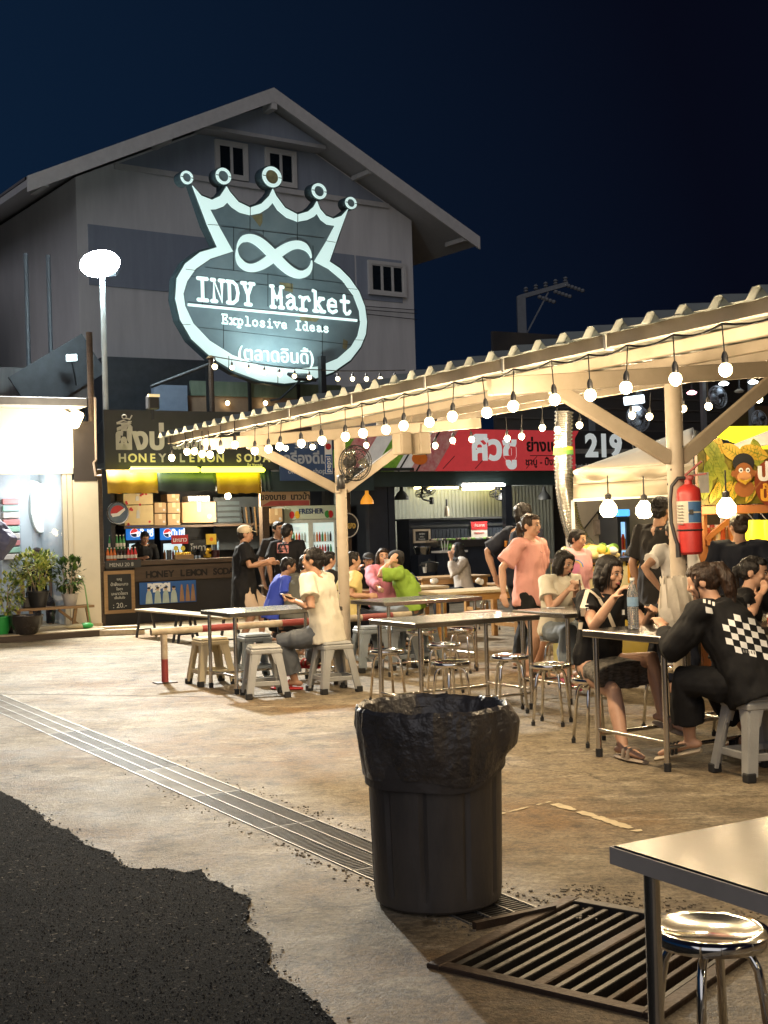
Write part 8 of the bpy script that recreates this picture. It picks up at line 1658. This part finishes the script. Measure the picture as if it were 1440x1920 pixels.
person('U', 'seller in a black shirt looking down behind the soda counter', Pu.x, Pu.y, (.45, -.85), 1.68, lean=.20, hunch=.16, hp=.42, vox=.016, skin=SKIN2, top=TEEB, bottom=('pants', TEEB, 1.9), sleeve=.8, hands={'R': tuple(RW.w(RW.pt(270, 1050, .4).x, .45, 1.14))})
Pv = LS.w(LS.pt(68, 1040, .9).x, .9)
Vp = person('V', 'person in a black cap with white emblem behind the plants of the white shop', Pv.x, Pv.y, (.5, -.85), 1.62, seat=.55, lean=.1, vox=.017, top=TEEB, bottom=('pants', NAVYT, 1.9), sleeve=.8)
def cap(ps, name, label, mat, bill=1):
    t, J, Hd, Mh, s = ps; m = MB(); m.ell(Hd((0, .012, .055)), (.092 * s, .106 * s, .076 * s), 16, 10, rot=Mh); o = blob(m, 'cap', mat, t, .010, 3); m = MB(); m.loft([(Hd((0, -.06, .062)), Mh @ V((1, 0, 0)), Mh @ V((0, -.9, -.3)), .076 * s, .05 * s), (Hd((0, -.085, .05)), Mh @ V((1, 0, 0)), Mh @ V((0, -1, -.3)), .07 * s, .075 * s), (Hd((0, -.088, .042)), Mh @ V((1, 0, 0)), Mh @ V((0, -1, -.3)), .068 * s, .073 * s)], 16); m.build('visor', mat, o, smooth=40); return o
cap(Lp, '', '', M('beige_cap', (.55, .45, .30), .8)); cap(Qp, '', '', M('black_cap', (.02, .02, .022), .8)); cap(Sp, '', '', M('black_cap')); vc = cap(Vp, '', '', M('black_cap'))
# cup in front of the person in green
q = P(727, 1058, 15.95); t = thing('clear_cup', 'clear plastic cup at the lips of the person in lime green', 'cup', q, 0); m = MB(); m.lathe([(.03, -.06), (.042, .06)], 12); m.build('cup', M('cloudy_plastic', (.6, .6, .58), .3), t)
# shoulder bag strap of the drinking girl, apron straps
def surf_strap(name, ps, pts, r, mat, flat=.3):
    t = PEOPLE[ps][0]; m = MB(); m.tube(pts, r, 8, flat=flat, up=(0, 0, 1)); return m.build(name, mat, t, smooth=60)
# prints that sit on the clothes: found by rays once the cloth is made
DECALS = []
def decal(key, part, quad, mat, name, n=3, lift=.004): DECALS.append((key, part, quad, mat, name, n, lift))
def chk(i, j):
    o = V((1348, 1145)); u = V((13.3, 3.3)); v = V((3.0, 12.6)); p = o + u * i + v * j; return [tuple(p), tuple(p + u * .95), tuple(p + u * .95 + v * .95), tuple(p + v * .95)]
for j in range(6):
    for i in range(7):
        if (i + j) % 2 == 0 and not (i == 0 and j < 1) and not (j == 5 and i > 5): decal('C', 'shirt', chk(i - (1 if j in (2, 3) else 0) * 2, j) if False else chk(i, j), WHITEL, 'check_print', 3)
decal('C', 'shirt', [(1322, 1138), (1334, 1141), (1336, 1151), (1324, 1149)], WHITEL, 'check_print', 2)
for k, (x, y) in enumerate(((1318, 1124), (1327, 1126), (1335, 1129))): decal('C', 'shirt', [(x, y), (x + 5, y + 1), (x + 5, y + 8), (x, y + 7)], WHITEL, 'letter_print', 1)
for k in range(5): decal('C', 'shirt', [(1392 + k * 5, 1217 + k), (1395 + k * 5, 1218 + k), (1396 + k * 5, 1224 + k), (1393 + k * 5, 1223 + k)], M('dull_print', (.2, .2, .19), .7), 'letter_print', 1)
for (x, y) in ((1091, 1131), (1098, 1133), (1093, 1141), (1100, 1141)): decal('B', 'shirt', [(x, y), (x + 5, y), (x + 5, y + 6), (x, y + 6)], WHITEL, 'sleeve_print', 1)
for q in ([(1165, 1143), (1171, 1143), (1171, 1153), (1165, 1153)],): decal('B', 'shirt', q, WHITEL, 'chest_print', 2)
decal('E', 'shirt', [(1013, 1033), (1016, 1036), (1016, 1037.5), (1013.5, 1036)], BLACKL, 'logo', 1); decal('E', 'shirt', [(1016, 1035.5), (1023, 1032), (1023.5, 1032.6), (1016, 1037.5)], BLACKL, 'logo', 1)
RB = [M('print_blue', (.10, .22, .55), .7), M('print_yellow', (.68, .50, .08), .7), M('print_pink', (.68, .25, .42), .7)]
for k in range(6):
    a0, a1 = PI + k * PI / 6, PI + (k + 1) * PI / 6
    for r0, r1, mm in ((13.5, 16, RB[0]), (11, 13.5, RB[1])): decal('G', 'shirt', [(1078 + r0 * math.cos(a0), 1063 + r0 * math.sin(a0) * .9), (1078 + r1 * math.cos(a0), 1063 + r1 * math.sin(a0) * .9), (1078 + r1 * math.cos(a1), 1063 + r1 * math.sin(a1) * .9), (1078 + r0 * math.cos(a1), 1063 + r0 * math.sin(a1) * .9)], mm, 'rainbow_print', 1)
decal('G', 'shirt', [(1069, 1057), (1087, 1057), (1087, 1072), (1069, 1072)], RB[2], 'heart_print', 3); decal('G', 'shirt', [(1073, 1072), (1083, 1072), (1079, 1080), (1077, 1080)], RB[2], 'heart_print', 2)
decal('L', 'shirt', [(417, 1024), (430, 1024), (430, 1053), (417, 1053)], WHITEL, 'back_print', 3)
for q in ([(418, 1024), (421, 1024), (430, 1053), (427, 1053)], [(427, 1024), (430, 1024), (421, 1053), (418, 1053)]): decal('L', 'shirt', q, PRED, 'back_print', 3, .012)
decal('M2', 'shirt', [(520, 1018), (541, 1018), (541, 1037), (520, 1037)], M('pale_red_print', (.55, .22, .2), .7), 'back_print', 3)
for q in ([(522, 1036), (525, 1036), (532, 1018), (530, 1018)], [(537, 1036), (540, 1036), (533, 1018), (530, 1018)], [(522, 1029), (540, 1029), (540, 1031), (522, 1031)]): decal('M2', 'shirt', q, BLACKL, 'back_print', 2, .012)
decal('N2', 'shirt', [(519, 1078), (530, 1073), (529, 1130), (521, 1130)], M('crimson_panel', (.45, .03, .09), .8), 'side_panel', 4); decal('N2', 'shirt', [(520, 1076), (523, 1078), (552, 1066), (552, 1063)], WHT, 'piping', 4, .01)
decal('H', 'shirt', [(946, 1014), (970, 1014), (964, 1040), (944, 1036)], M('yellow_red_pattern', (.65, .45, .05), .7, c2=(.4, .05, .03), scale=40), 'sleeve_pattern', 4)
decal('U', 'shirt', [(258, 1030), (268, 1034), (266, 1040), (257, 1037)], WHITEL, 'chest_print', 1)
decal('V', 'cap', [(71, 1028), (77, 1028), (76, 1036), (72, 1036)], WHITEL, 'cap_emblem', 1)
decal('D', 'shirt', [(1395, 1133), (1399, 1133), (1399, 1141), (1395, 1141)], WHITEL, 'letter_print', 1); decal('D', 'shirt', [(1401, 1132), (1405, 1132), (1405, 1140), (1401, 1140)], WHITEL, 'letter_print', 1)
SACK = M('cream_canvas_strap', (.62, .54, .42), .8, bump=.1)
for a, b in (((1098, 1108), (1090, 1140)), ((1090, 1140), (1087, 1180)), ((1098, 1106), (1118, 1122)), ((1118, 1122), (1136, 1148)), ((1136, 1148), (1146, 1176))): decal('B', 'shirt', [a, (a[0] + 7, a[1] + 1), (b[0] + 7, b[1]), b], SACK, 'bag_strap', 3, .012)
def put_decals():
    dg = bpy.context.evaluated_depsgraph_get(); trees = {}
    for key, part, quad, mat, name, n, lift in DECALS:
        t = PEOPLE[key][0]; o = next((c for c in t.children_recursive if c.name.split('.')[0] == part), None)
        if o is None: continue
        if o.name not in trees:
            mw_ = o.matrix_world; trees[o.name] = BVHTree.FromPolygons([mw_ @ v.co for v in o.data.vertices], [tuple(p.vertices) for p in o.data.polygons])
        T = trees[o.name]; q = [V(p) for p in quad]; pts = []; ok = True
        for j in range(n + 1):
            for i in range(n + 1):
                p = q[0].lerp(q[1], i / n).lerp(q[3].lerp(q[2], i / n), j / n); d = ray(p.x, p.y).normalized(); hit = T.ray_cast(EYE, d)
                pts.append(None if hit[0] is None else hit[0] + hit[1] * lift * (1 if hit[1].dot(d) < 0 else -1))
        fs = [(j * (n + 1) + i, j * (n + 1) + i + 1, (j + 1) * (n + 1) + i + 1, (j + 1) * (n + 1) + i) for j in range(n) for i in range(n)]; fs = [f for f in fs if all(pts[k] is not None for k in f) and max((pts[a] - pts[b]).length for a in f for b in f) < .12]
        if not fs: continue
        inv = t.matrix_world.inverted(); m = MB(); m.add([inv @ p if p is not None else V((0, 0, 0)) for p in pts], fs); used_ = sorted({k for f in fs for k in f}); mp = {k: i for i, k in enumerate(used_)}; m.v = [m.v[k] for k in used_]; m.f = [tuple(mp[k] for k in f) for f in m.f]; ob = m.build(name, mat, t, smooth=80, fix=False); ob.parent = o
finish()
bpy.context.view_layer.update()
put_decals()
